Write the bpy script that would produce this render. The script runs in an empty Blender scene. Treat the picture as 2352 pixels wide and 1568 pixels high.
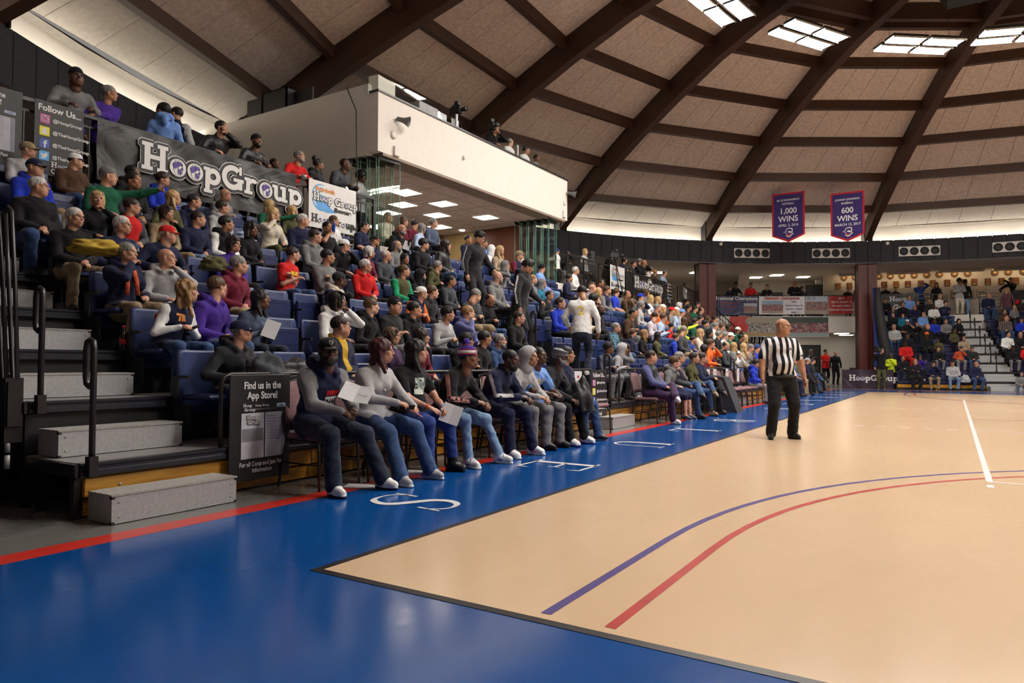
import bpy, bmesh, math, random, time
import numpy as np
import openvdb
from mathutils import Vector, Matrix, Euler, noise
from mathutils.bvhtree import BVHTree
T_START = time.time()
rnd = random.Random(7)
SC = bpy.context.scene
COL = SC.collection
PI = math.pi

# ------------------------------------------------------------------ camera, world, exposure
def make_camera():
    cd = bpy.data.cameras.new('camera'); co = bpy.data.objects.new('camera', cd); COL.objects.link(co)
    yaw, pitch, roll = -0.560786589, 0.0311608762, 0.00292688798
    fwd = Vector((math.sin(yaw)*math.cos(pitch), math.cos(yaw)*math.cos(pitch), math.sin(pitch)))
    right = Vector((math.cos(yaw), -math.sin(yaw), 0)); up = right.cross(fwd)
    r2 = right*math.cos(roll) + up*math.sin(roll); u2 = -right*math.sin(roll) + up*math.cos(roll)
    M = Matrix((r2, u2, -fwd)).transposed().to_4x4(); M.translation = (2.8428716, -2.6543094, 1.09891326)
    co.matrix_world = M
    cd.sensor_width = 36.0; cd.lens = 1611.0/2352*36; cd.clip_end = 300
    SC.camera = co
make_camera()
SC.view_settings.view_transform = 'Standard'
SC.view_settings.look = 'None'
SC.view_settings.exposure = 0.0
SC.view_settings.gamma = 1.0
SC.view_settings.use_curve_mapping = False
W = bpy.data.worlds.new('world'); SC.world = W; W.use_nodes = True
W.node_tree.nodes['Background'].inputs[0].default_value = (1.0, 0.93, 0.85, 1)
W.node_tree.nodes['Background'].inputs[1].default_value = 0.25
SC.cycles.max_bounces = 6
SC.cycles.diffuse_bounces = 3
SC.cycles.glossy_bounces = 3
SC.cycles.transmission_bounces = 6
SC.cycles.transparent_max_bounces = 28

# ------------------------------------------------------------------ colour and materials
PAL = dict(black=(.008,.008,.010), charcoal=(.022,.023,.027), slate=(.05,.055,.065), grey=(.17,.17,.175), lgrey=(.38,.38,.39),
    white=(.72,.72,.71), cream=(.58,.52,.42), navy=(.010,.013,.045), blue=(.02,.045,.20), royal=(.012,.035,.42), sky=(.16,.30,.66),
    lblue=(.38,.48,.68), teal=(.01,.16,.26), purple=(.055,.020,.24), plum=(.05,.022,.07), maroon=(.14,.010,.028), red=(.52,.012,.012), brick=(.42,.06,.02),
    orange=(.75,.14,.02), yellow=(.66,.80,.03), gold=(.55,.34,.03), green=(.008,.09,.045), kelly=(.01,.27,.12), olive=(.075,.072,.028),
    khaki=(.27,.20,.12), tan=(.36,.27,.19), brown=(.07,.035,.018), denim=(.035,.070,.17), ldenim=(.16,.26,.42), ddenim=(.012,.018,.035),
    pink=(.62,.30,.27), lav=(.10,.11,.26), pstripe=(.55,.50,.55), steel=(.075,.10,.16))
SKIN = [(.60,.345,.25), (.50,.27,.18), (.39,.195,.115), (.21,.098,.055), (.098,.043,.026)]
HAIRC = dict(k=(.010,.008,.008), d=(.025,.014,.010), n=(.075,.038,.018), g=(.20,.19,.18), w=(.52,.50,.48), y=(.42,.27,.12), r=(.055,.012,.012), o=(.27,.15,.06))
MATS = {}
def nmat(name):
    m = bpy.data.materials.new(name); m.use_nodes = True
    nt = m.node_tree; b = nt.nodes['Principled BSDF']
    return m, nt, b
def N(nt, typ, **kw):
    n = nt.nodes.new(typ)
    for k, v in kw.items():
        if k.startswith('i_'):
            n.inputs[k[2:].replace('_', ' ')].default_value = v
        else: setattr(n, k, v)
    return n
def L(nt, a, b): nt.links.new(a, b)
def bump(nt, b, height, strength=.3, dist=.01):
    bn = N(nt, 'ShaderNodeBump'); bn.inputs['Strength'].default_value = strength; bn.inputs['Distance'].default_value = dist
    L(nt, height, bn.inputs['Height']); L(nt, bn.outputs[0], b.inputs['Normal'])
def mix(nt, fac, a, b2):
    m = N(nt, 'ShaderNodeMix', data_type='RGBA')
    for v, i in ((fac, 0), (a, 6), (b2, 7)):
        if isinstance(v, (int, float)): m.inputs[i].default_value = v
        elif isinstance(v, tuple): m.inputs[i].default_value = (*v[:3], 1)
        else: L(nt, v, m.inputs[i])
    return m.outputs[2]
def ramp(nt, fac, stops):
    r = N(nt, 'ShaderNodeValToRGB'); cr = r.color_ramp
    while len(cr.elements) > 1: cr.elements.remove(cr.elements[-1])
    cr.elements[0].position = stops[0][0]; cr.elements[0].color = (*stops[0][1], 1)
    for p, c in stops[1:]:
        e = cr.elements.new(p); e.color = (*c, 1)
    L(nt, fac, r.inputs[0]); return r.outputs[0]
def plain(name, col, rough=.6, metal=0.0, spec=.5, emit=0, noise_amt=.12, nscale=6.0, bumpy=0.0, coat=0.0):
    key = ('plain', name)
    if key in MATS: return MATS[key]
    m, nt, b = nmat(name)
    tc = N(nt, 'ShaderNodeTexCoord'); nz = N(nt, 'ShaderNodeTexNoise'); nz.inputs['Scale'].default_value = nscale; nz.inputs['Detail'].default_value = 4
    L(nt, tc.outputs['Object'], nz.inputs['Vector'])
    lo = tuple(c*(1-noise_amt) for c in col); hi = tuple(min(1, c*(1+noise_amt)) for c in col)
    c = ramp(nt, nz.outputs['Fac'], [(.3, lo), (.7, hi)])
    L(nt, c, b.inputs['Base Color'])
    b.inputs['Roughness'].default_value = rough; b.inputs['Metallic'].default_value = metal; b.inputs['Specular IOR Level'].default_value = spec
    if coat: b.inputs['Coat Weight'].default_value = coat
    if emit:
        b.inputs['Emission Color'].default_value = (*col, 1); b.inputs['Emission Strength'].default_value = emit
    if bumpy: bump(nt, b, nz.outputs['Fac'], bumpy, .02)
    MATS[key] = m; return m
def c3(c): return PAL[c] if isinstance(c, str) else tuple(c)
def cloth(c, kind=''):
    key = ('cloth', c, kind)
    if key in MATS: return MATS[key]
    col = c3(c); m, nt, b = nmat('fabric_' + (c if isinstance(c, str) else 'dyed') + kind)
    tc = N(nt, 'ShaderNodeTexCoord')
    nz = N(nt, 'ShaderNodeTexNoise'); nz.inputs['Scale'].default_value = 9; nz.inputs['Detail'].default_value = 5; nz.inputs['Distortion'].default_value = .8
    L(nt, tc.outputs['Object'], nz.inputs['Vector'])
    var = .30 if kind == 'denim' else .14
    base = ramp(nt, nz.outputs['Fac'], [(.25, tuple(x*(1-var) for x in col)), (.75, tuple(x*(1+var*1.4)+.002 for x in col))])
    if kind == 'plaid':
        at = N(nt, 'ShaderNodeAttribute', attribute_name='tuv'); sp = N(nt, 'ShaderNodeSeparateXYZ'); L(nt, at.outputs['Vector'], sp.inputs[0])
        for i, o in ((0, sp.outputs[0]), (1, sp.outputs[1])):
            mu = N(nt, 'ShaderNodeMath', operation='MULTIPLY'); L(nt, o, mu.inputs[0]); mu.inputs[1].default_value = 16
            fr = N(nt, 'ShaderNodeMath', operation='FRACT'); L(nt, mu.outputs[0], fr.inputs[0])
            gt = N(nt, 'ShaderNodeMath', operation='GREATER_THAN'); L(nt, fr.outputs[0], gt.inputs[0]); gt.inputs[1].default_value = .62
            m2 = N(nt, 'ShaderNodeMath', operation='MULTIPLY'); L(nt, gt.outputs[0], m2.inputs[0]); m2.inputs[1].default_value = .55
            base = mix(nt, m2.outputs[0], base, (.01, .01, .015) if i else (.40, .40, .42))
    if kind == 'referee':
        at = N(nt, 'ShaderNodeAttribute', attribute_name='tuv'); sp = N(nt, 'ShaderNodeSeparateXYZ'); L(nt, at.outputs['Vector'], sp.inputs[0])
        mu = N(nt, 'ShaderNodeMath', operation='MULTIPLY'); L(nt, sp.outputs[0], mu.inputs[0]); mu.inputs[1].default_value = 11.5
        ad = N(nt, 'ShaderNodeMath', operation='ADD'); L(nt, mu.outputs[0], ad.inputs[0]); ad.inputs[1].default_value = 100.27
        fr = N(nt, 'ShaderNodeMath', operation='FRACT'); L(nt, ad.outputs[0], fr.inputs[0])
        gt = N(nt, 'ShaderNodeMath', operation='GREATER_THAN'); L(nt, fr.outputs[0], gt.inputs[0]); gt.inputs[1].default_value = .5
        base = mix(nt, gt.outputs[0], (.70, .69, .72), (.008, .008, .012))
    if kind == 'knit':
        wv = N(nt, 'ShaderNodeTexWave'); wv.inputs['Scale'].default_value = 42; wv.inputs['Distortion'].default_value = 1.5
        L(nt, tc.outputs['Object'], wv.inputs['Vector']); bump(nt, b, wv.outputs['Fac'], .35, .0015)
    else:
        n2 = N(nt, 'ShaderNodeTexNoise'); n2.inputs['Scale'].default_value = 9 if kind != 'puffer' else 8; n2.inputs['Detail'].default_value = 4; n2.inputs['Distortion'].default_value = .5
        L(nt, tc.outputs['Object'], n2.inputs['Vector']); bump(nt, b, n2.outputs['Fac'], .6, .02)
    L(nt, base, b.inputs['Base Color'])
    b.inputs['Roughness'].default_value = .45 if kind in ('puffer', 'leather') else .85
    b.inputs['Specular IOR Level'].default_value = .4 if kind in ('puffer', 'leather') else .2
    b.inputs['Sheen Weight'].default_value = .08
    MATS[key] = m; return m
def skinmat(i, hair='d'):
    key = ('skin', i, hair)
    if key in MATS: return MATS[key]
    m, nt, b = nmat('skin_tone'); col = SKIN[i]
    tc = N(nt, 'ShaderNodeTexCoord'); nz = N(nt, 'ShaderNodeTexNoise'); nz.inputs['Scale'].default_value = 14; nz.inputs['Detail'].default_value = 3
    L(nt, tc.outputs['Object'], nz.inputs['Vector'])
    base = ramp(nt, nz.outputs['Fac'], [(.3, (col[0]*.88, col[1]*.82, col[2]*.8)), (.7, (min(1, col[0]*1.12), col[1]*1.1, col[2]*1.08))])
    at = N(nt, 'ShaderNodeAttribute', attribute_name='fm'); sp = N(nt, 'ShaderNodeSeparateColor'); L(nt, at.outputs['Color'], sp.inputs[0])
    base = mix(nt, sp.outputs[0], base, (col[0]*.75, col[1]*.42, col[2]*.42))
    hc = HAIRC[hair]; base = mix(nt, sp.outputs[1], base, tuple(.5*h+.12*c for h, c in zip(hc, col)))
    L(nt, base, b.inputs['Base Color']); b.inputs['Roughness'].default_value = .46; b.inputs['Specular IOR Level'].default_value = .4
    b.inputs['Subsurface Weight'].default_value = 0.0
    MATS[key] = m; return m
def hairmat(h):
    key = ('hair', h)
    if key in MATS: return MATS[key]
    m, nt, b = nmat('hair_strands'); col = HAIRC[h]
    tc = N(nt, 'ShaderNodeTexCoord'); mp = N(nt, 'ShaderNodeMapping'); mp.inputs['Scale'].default_value = (70, 70, 14); L(nt, tc.outputs['Object'], mp.inputs[0])
    nz = N(nt, 'ShaderNodeTexNoise'); nz.inputs['Scale'].default_value = 1.0; nz.inputs['Detail'].default_value = 3; L(nt, mp.outputs[0], nz.inputs['Vector'])
    L(nt, ramp(nt, nz.outputs['Fac'], [(.3, tuple(c*.5 for c in col)), (.7, tuple(c*1.6+.004 for c in col))]), b.inputs['Base Color'])
    bump(nt, b, nz.outputs['Fac'], .8, .006); b.inputs['Roughness'].default_value = .5; b.inputs['Specular IOR Level'].default_value = .35
    MATS[key] = m; return m

# ------------------------------------------------------------------ generic mesh helpers
def mesh_np(name, verts, faces, mats, fmat=None, smooth=False):
    me = bpy.data.meshes.new(name)
    me.from_pydata([tuple(v) for v in verts], [], [tuple(f) for f in faces])
    for m in mats: me.materials.append(m)
    if fmat is not None: me.polygons.foreach_set('material_index', list(fmat))
    if smooth: me.polygons.foreach_set('use_smooth', [True]*len(me.polygons))
    me.update(); return me
class MB:
    def __init__(s): s.v = []; s.f = []; s.m = []; s.sm = []
    def add(s, vs, fs, mi=0, smooth=False):
        o = len(s.v); s.v += [tuple(v) for v in vs]; s.f += [tuple(i+o for i in f) for f in fs]; s.m += [mi]*len(fs); s.sm += [smooth]*len(fs); return s
    def box(s, x0, x1, y0, y1, z0, z1, mi=0):
        v = [(x, y, z) for x in (x0, x1) for y in (y0, y1) for z in (z0, z1)]
        return s.add(v, [(0,1,3,2), (4,6,7,5), (0,4,5,1), (2,3,7,6), (0,2,6,4), (1,5,7,3)], mi)
    def bbox(s, c, ax, ay, az, hx, hy, hz, mi=0):   # oriented box, half sizes
        c = Vector(c); v = [c + ax*(i*hx) + ay*(j*hy) + az*(k*hz) for i in (-1,1) for j in (-1,1) for k in (-1,1)]
        return s.add(v, [(0,1,3,2), (4,6,7,5), (0,4,5,1), (2,3,7,6), (0,2,6,4), (1,5,7,3)], mi)
    def rbox(s, x0, x1, y0, y1, z0, z1, r=.01, mi=0):   # box with chamfered edges
        bm = bmesh.new(); bmesh.ops.create_cube(bm, size=1)
        for v in bm.verts: v.co = Vector(((x0+x1)/2 + v.co.x*(x1-x0), (y0+y1)/2 + v.co.y*(y1-y0), (z0+z1)/2 + v.co.z*(z1-z0)))
        bmesh.ops.bevel(bm, geom=bm.edges[:], offset=r, segments=1, affect='EDGES')
        bm.verts.index_update(); s.add([v.co[:] for v in bm.verts], [[v.index for v in f.verts] for f in bm.faces], mi, False); bm.free(); return s
    def tube(s, pts, r, n=8, mi=0, closed=False, caps=True, smooth=True, flat=None):
        P = [Vector(p) for p in pts]; m = len(P); rs = r if isinstance(r, (list, tuple)) else [r]*m; vs = []; ref = None
        for i in range(m):
            if closed: d = (P[(i+1) % m] - P[i-1])
            else: d = (P[min(i+1, m-1)] - P[max(i-1, 0)])
            d = d.normalized() if d.length > 1e-9 else Vector((0,0,1))
            if ref is None: ref = Vector((0,0,1)) if abs(d.z) < .9 else Vector((1,0,0))
            a = d.cross(ref).normalized(); b = a.cross(d).normalized(); ref = b
            for k in range(n):
                t = 2*PI*(k+.5)/n; vs.append(P[i] + (a*math.cos(t) + b*math.sin(t)*(flat or 1))*rs[i])
        fs = []
        for i in range(m if closed else m-1):
            j = (i+1) % m
            for k in range(n):
                k2 = (k+1) % n; fs.append((i*n+k, i*n+k2, j*n+k2, j*n+k))
        if caps and not closed: fs.append(tuple(range(n-1, -1, -1))); fs.append(tuple((m-1)*n+k for k in range(n)))
        return s.add(vs, fs, mi, smooth)
    def lathe(s, prof, n=16, mi=0, c=(0,0,0), smooth=True):
        vs = []; fs = []; m = len(prof)
        for r, z in prof:
            for k in range(n): t = 2*PI*k/n; vs.append((c[0]+r*math.cos(t), c[1]+r*math.sin(t), c[2]+z))
        for i in range(m-1):
            for k in range(n): k2 = (k+1) % n; fs.append((i*n+k, i*n+k2, (i+1)*n+k2, (i+1)*n+k))
        fs.append(tuple(range(n-1, -1, -1))); fs.append(tuple((m-1)*n+k for k in range(n)))
        return s.add(vs, fs, mi, smooth)
    def prism(s, poly, z0, z1, mi=0):    # poly in xy
        n = len(poly); vs = [(x, y, z0) for x, y in poly] + [(x, y, z1) for x, y in poly]
        fs = [tuple(range(n-1, -1, -1)), tuple(range(n, 2*n))] + [(i, (i+1) % n, n+(i+1) % n, n+i) for i in range(n)]
        return s.add(vs, fs, mi)
    def xf(s, M):
        s.v = [tuple(M @ Vector(v)) for v in s.v]; return s
    def mesh(s, name, mats):
        mats = mats if isinstance(mats, (list, tuple)) else [mats]
        me = bpy.data.meshes.new(name); me.from_pydata(s.v, [], s.f)
        for m in mats: me.materials.append(m)
        me.polygons.foreach_set('material_index', s.m); me.polygons.foreach_set('use_smooth', s.sm); me.update(); return me
def tag(o, label=None, cat=None, group=None, kind=None):
    if label: o['label'] = label
    if cat: o['category'] = cat
    if group: o['group'] = group
    if kind: o['kind'] = kind
    return o
def ob(name, data, parent=None, M=None, loc=None, rz=0):
    o = bpy.data.objects.new(name, data); COL.objects.link(o)
    if M is not None: o.matrix_world = M
    elif loc is not None or rz: o.location = loc or (0,0,0); o.rotation_euler = (0, 0, rz)
    if parent is not None: o.parent = parent
    return o
def empty(name, loc=(0,0,0), rz=0, M=None):
    o = bpy.data.objects.new(name, None); COL.objects.link(o); o.empty_display_size = .2
    if M is not None: o.matrix_world = M
    else: o.location = loc; o.rotation_euler = (0, 0, rz)
    return o
def struct(name, me, parent=None, M=None):
    o = ob(name, me, parent, M)
    if parent is None: o['kind'] = 'structure'
    return o
FONTN = [0]
def text_mesh(txt, size=1.0, ext=.004, mat=None, bold=0.0, align='CENTER', xs=1.0, spacing=1.0):
    cu = bpy.data.curves.new('lettering', 'FONT'); cu.body = txt; cu.size = size; cu.extrude = ext; cu.align_x = align; cu.align_y = 'CENTER'
    cu.offset = bold; cu.resolution_u = 3; cu.space_character = spacing
    o = bpy.data.objects.new('lettering', cu); COL.objects.link(o)
    dg = bpy.context.evaluated_depsgraph_get(); me = bpy.data.meshes.new_from_object(o.evaluated_get(dg))
    bpy.data.objects.remove(o); bpy.data.curves.remove(cu)
    if xs != 1.0:
        for v in me.vertices: v.co.x *= xs
    me.materials.clear()
    if mat: me.materials.append(mat)
    return me
# ------------------------------------------------------------------ signed-distance bodies
def _cone(p, a, b, ra, rb, fl=None):
    a = np.array(a, float); b = np.array(b, float)
    if fl is not None:
        n, s = fl; n = np.array(n, float); q = p - a; p = p + ((s-1)*(q @ n))[..., None]*n; b = b + (s-1)*((b-a) @ n)*n
    ab = b-a; L2 = max(ab @ ab, 1e-12); q = p-a; t = np.clip((q @ ab)/L2, 0, 1)
    d = np.sqrt(((q - t[..., None]*ab)**2).sum(-1)) - (ra + (rb-ra)*t)
    return d if fl is None else d/((1+fl[1])*.5)
def _ell(p, c, r, R=None):
    q = p - np.array(c, float)
    if R is not None: q = q @ R
    r = np.array(r, float); k0 = np.sqrt(((q/r)**2).sum(-1)); k1 = np.sqrt(((q/(r*r))**2).sum(-1)) + 1e-9
    return k0*(k0-1)/k1
class SDF:
    def __init__(s): s.p = []
    def cone(s, a, b, ra, rb, z=0, k=.02, fl=None, op='+'): s.p.append(('c', (a, b, ra, rb, fl), z, k, op)); return s
    def ell(s, c, r, z=0, k=.02, R=None, op='+'): s.p.append(('e', (c, r, R), z, k, op)); return s
    def ev(s, pr, P): return _cone(P, *pr[1][:4], pr[1][4]) if pr[0] == 'c' else _ell(P, *pr[1])
    def bb(s, pr):
        if pr[0] == 'c':
            a, b, ra, rb, fl = pr[1]; a = np.array(a, float); b = np.array(b, float); r = max(ra, rb)
            return np.minimum(a, b)-r, np.maximum(a, b)+r
        c, r, R = pr[1]; c = np.array(c, float); m = np.array(r, float) if R is None else np.full(3, max(r)); return c-m, c+m
    def mesh(s, res, noise_fn=None):
        bbs = [s.bb(p) for p in s.p]
        lo = np.min([b[0] for b, p in zip(bbs, s.p) if p[4] == '+'], 0) - 3*res; hi = np.max([b[1] for b, p in zip(bbs, s.p) if p[4] == '+'], 0) + 3*res
        n = np.ceil((hi-lo)/res).astype(int)+1; D = np.full(n, .2, np.float32)
        ax = [lo[i] + res*np.arange(n[i]) for i in range(3)]
        for (b0, b1), pr in zip(bbs, s.p):
            m = pr[3] + 3*res; i0 = np.maximum(((b0-m-lo)/res).astype(int), 0); i1 = np.minimum(np.ceil((b1+m-lo)/res).astype(int)+1, n)
            if (i1 <= i0).any(): continue
            sl = tuple(slice(i0[i], i1[i]) for i in range(3))
            G = np.stack(np.meshgrid(*[ax[i][sl[i]] for i in range(3)], indexing='ij'), -1)
            d = s.ev(pr, G); cur = D[sl]; k = max(pr[3], 1e-5)
            if pr[4] == '+': h = np.maximum(k-np.abs(d-cur), 0)/k; D[sl] = np.minimum(d, cur) - h*h*k*.25
            else: h = np.maximum(k-np.abs(-d-cur), 0)/k; D[sl] = np.maximum(-d, cur) + h*h*k*.25
        if noise_fn is not None: D = noise_fn(D, ax)
        g = openvdb.FloatGrid(.2); g.copyFromArray(D.astype(np.float32)); 
        g.transform = openvdb.createLinearTransform(voxelSize=res)
        pts, quads = g.convertToQuads(0.0)
        V = np.asarray(pts, float) + lo; Q = np.asarray(quads, int)[:, ::-1]
        return V, Q
    def zones(s, P):
        best = np.full(len(P), 9.); z = np.zeros(len(P), int)
        for pr in s.p:
            if pr[4] != '+' or pr[2] < 0: continue
            d = s.ev(pr, P); m = d < best; best[m] = d[m]; z[m] = pr[2]
        return z
def nrm(v): v = np.array(v, float); return v/(np.linalg.norm(v)+1e-12)
# zones / material slots
SK, TOP, SLV, FORE, INN, BOT, SHO, SOL, EYW, IRI, CUF, SHIN = range(12)
def wrinkle(amp):
    def f(D, ax):
        if not amp: return D
        X, Y, Z = np.meshgrid(*ax, indexing='ij', sparse=True)
        w = np.sin(X*25+2.4*np.sin(Z*15+Y*9))*np.sin(Z*31+2.2*np.sin(Y*17+X*14)) + .8*np.abs(np.sin(Z*34+X*20*np.sign(X)+2.0*np.sin(Y*19)+1.3*np.sin(X*23)))**3 - .3
        return D + amp*w.astype(np.float32)
    return f
# ---- heads (face towards +Y, origin between the ears)
HEADS = {}
def head_np(var='m', res=.005):
    key = (var, round(res, 4))
    if key in HEADS: return HEADS[key]
    S = SDF(); f = var in 'fc'; w = {'m': 1.0, 'f': .93, 'h': 1.10, 'c': .95}[var]; jw = {'m': 1.0, 'f': .86, 'h': 1.22, 'c': .9}[var]
    S.ell((0, -.014, .036), (.074*w, .094, .083), k=.03)
    S.ell((0, .024, -.028), (.057*w, .064, .082), k=.03)
    S.ell((0, .058, -.088), (.026*jw, .024, .022), k=.03)
    for x in (-1, 1):
        S.ell((x*.043*jw, .008, -.058), (.027*jw, .038, .032), k=.03)
        S.ell((x*.041*w, .056, -.014), (.024, .025, .022), k=.02)
        if var == 'h': S.ell((x*.045, .045, -.05), (.03, .03, .032), k=.03)
        S.ell((x*.076*w, -.010, -.002), (.009, .019, .031), k=.008)
    S.ell((0, .076, .034), (.050*w, .015, .012), k=.02)
    for x in (-1, 1): S.ell((x*.031, .098, .012), (.020, .015, .012), op='-', k=.012)
    S.cone((0, .084, .020), (0, .104, -.018), .0075, .0105, k=.010)
    S.ell((0, .108, -.024), (.012, .011, .009), k=.008)
    for x in (-1, 1): S.ell((x*.013, .096, -.026), (.008, .010, .007), k=.006)
    S.ell((0, .078, -.056), (.030, .018, .022), k=.02)
    S.ell((0, .094, -.0505), (.023, .0075, .0048), k=.006); S.ell((0, .092, -.0605), (.019, .0085, .0062), k=.006)
    for x in (-1, 1): S.ell((x*.031, .0765, .0205), (.0165, .0115, .0042), k=.006)     # upper lids
    S.ell((0, .102, -.0555), (.021, .010, .0016), op='-', k=.003)
    nr = {'m': .056, 'f': .046, 'h': .068, 'c': .044}[var]
    S.cone((0, -.022, -.05), (0, -.040, -.155), nr, nr*1.06, k=.03)
    if var == 'h': S.ell((0, .03, -.095), (.055, .045, .028), k=.03)
    V, Q = S.mesh(res)
    def bl(c, r, p=2.0):
        d = np.sqrt((((V-np.array(c))/np.array(r))**2).sum(1)); return np.clip(1.6-d, 0, 1)**p
    lips = np.maximum(bl((0, .098, -.0505), (.024, .012, .005)), bl((0, .096, -.0615), (.020, .012, .007)))
    brow = np.maximum(bl((.033, .085, .0405), (.020, .02, .0042)), bl((-.033, .085, .0405), (.020, .02, .0042)))
    lash = np.maximum(bl((.031, .084, .0165), (.015, .010, .0022), 1), bl((-.031, .084, .0165), (.015, .010, .0022), 1))*.8
    F = np.zeros((len(V), 4)); F[:, 0] = lips*(.75 if f else .5); F[:, 1] = np.clip(brow*(.75 if f else .9)+lash, 0, 1); F[:, 3] = 1
    # eyeballs
    EV = []; EQ = []; EZ = []
    for x in (-1, 1):
        c = np.array((x*.031, .0775, .0125)); o = len(EV); nu, nv = 10, 6; r = .0125
        for j in range(nv+1):
            th = PI*j/nv
            for i in range(nu):
                ph = 2*PI*i/nu; EV.append(c + r*np.array((math.sin(th)*math.cos(ph), math.cos(th), math.sin(th)*math.sin(ph))))
        for j in range(nv):
            for i in range(nu):
                i2 = (i+1) % nu; EQ.append((o+j*nu+i, o+(j+1)*nu+i, o+(j+1)*nu+i2, o+j*nu+i2)); EZ.append(IRI if j < 2 else EYW)
    EV = np.array(EV); EQ = np.array(EQ)
    V2 = np.concatenate([V, EV]); Q2 = np.concatenate([Q, EQ+len(V)]); Z = np.concatenate([np.full(len(Q), SK), np.array(EZ)])
    F2 = np.concatenate([F, np.tile([0, 0, 0, 1.], (len(EV), 1))])
    HEADS[key] = (V2, Q2, Z, F2); return HEADS[key]
# ---- hands: wrist at origin, fingers +Y, palm towards -Z, thumb towards +X (right hand, palm down)
HANDS = {}
def hand_np(kind='relax', res=.0045):
    key = (kind, round(res, 4))
    if key in HANDS: return HANDS[key]
    S = SDF(); c = {'relax': .35, 'curl': .85, 'fist': 1.35, 'flat': .08, 'point': 1.4}[kind]
    S.cone((0, -.03, 0), (0, .012, 0), .024, .025, k=.015, fl=((0, 0, 1), 1.25))
    S.cone((.012, .02, 0), (.018, .075, 0), .017, .013, k=.014); S.cone((-.014, .02, 0), (-.022, .070, 0), .017, .013, k=.014); S.cone((0, .02, .001), (0, .078, .001), .018, .014, k=.014)
    for x, l, yy in ((.030, .070, .082), (.010, .080, .086), (-.011, .073, .083), (-.030, .058, .074)):
        cc = .05 if (kind == 'point' and x == .030) else c
        p = np.array((x*.95, yy-.008, 0)); a = cc*.6; rr = .0092 if abs(x) < .02 else .0085
        for j, seg in enumerate((.44, .32, .24)):
            d = np.array((x*.8*(1-min(cc, 1)), math.cos(a), -math.sin(a))); q = p + d*seg*l; S.cone(p, q, rr, rr*.92, k=.004); p = q; a += cc*.85; rr *= .93
    q1 = (.040, .045, -.012-.01*c); q2 = (.046-.02*c, .072, -.022-.012*c)
    S.cone((.016, .012, -.004), q1, .014, .0115, k=.012); S.cone(q1, q2, .0108, .0088, k=.004)
    V, Q = S.mesh(res); HANDS[key] = (V, Q); return HANDS[key]
def frame(y, zh):
    y = nrm(y); x = nrm(np.cross(y, zh)); z = np.cross(x, y); return np.stack([x, y, z], 1)
def ik(a, t, l1, l2, pole):
    a = np.array(a, float); t = np.array(t, float); d = t-a; D = np.linalg.norm(d); D2 = min(max(D, abs(l1-l2)+.01), l1+l2-.004); d = d/max(D, 1e-9); t = a + d*D2
    x = (l1*l1-l2*l2+D2*D2)/(2*D2); h = math.sqrt(max(l1*l1-x*x, 0)); p = np.array(pole, float); p = p - (p@d)*d; p = nrm(p)
    return a + d*x + p*h, t
def rotz(a): c, s = math.cos(a), math.sin(a); return np.array(((c, -s, 0), (s, c, 0), (0, 0, 1.)))
def rotx(a): c, s = math.cos(a), math.sin(a); return np.array(((1., 0, 0), (0, c, -s), (0, s, c)))
def roty(a): c, s = math.cos(a), math.sin(a); return np.array(((c, 0, s), (0, 1., 0), (-s, 0, c)))
HPOSE = {   # seated hand targets (left, right) and hand kinds: L is +X side mirrored; coordinates x, y forward, z above the seat top
    'lap': ((-.045, .27, .20), (.045, .29, .18), 'curl', 'curl'),
    'knees': ((-.14, .36, .20), (.14, .36, .20), 'relax', 'relax'),
    'between': ((-.045, .42, .14), (.045, .43, .12), 'curl', 'curl'),
    'cross': ((.07, .20, .37), (-.04, .235, .33), 'curl', 'curl'),
    'phone': ((-.05, .33, .30), (.05, .33, .30), 'curl', 'curl'),
    'chinl': ((-.05, .22, .60), (.10, .28, .22), 'curl', 'relax'),
    'chinr': ((-.10, .28, .22), (.05, .22, .60), 'relax', 'curl'),
    'point': ((-.62, .42, .66), (.10, .30, .20), 'point', 'relax'),
    'thigh': ((-.15, .25, .18), (.15, .25, .18), 'relax', 'relax'),
    'spread': ((-.22, .34, .22), (.22, .34, .22), 'relax', 'relax'),
}
def smooth_seams(V, Q, Z, it=4):
    E = np.concatenate([Q[:, [i, (i+1) % 4]] for i in range(4)]); Fz = np.tile(Z, 4); E = np.sort(E, 1)
    key = E[:, 0].astype(np.int64)*len(V)+E[:, 1]; o = np.argsort(key, kind='stable'); k2 = key[o]; z2 = Fz[o]; e2 = E[o]
    m = (k2[1:] == k2[:-1]) & (z2[1:] != z2[:-1]); B = e2[1:][m]
    if not len(B): return V
    V = V.copy()
    for _ in range(it):
        acc = np.zeros_like(V); cnt = np.zeros(len(V)); np.add.at(acc, B[:, 0], V[B[:, 1]]); np.add.at(acc, B[:, 1], V[B[:, 0]]); np.add.at(cnt, B[:, 0], 1); np.add.at(cnt, B[:, 1], 1)
        ix = cnt >= 2; V[ix] = .45*V[ix] + .55*acc[ix]/cnt[ix][:, None]
    return V
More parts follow.
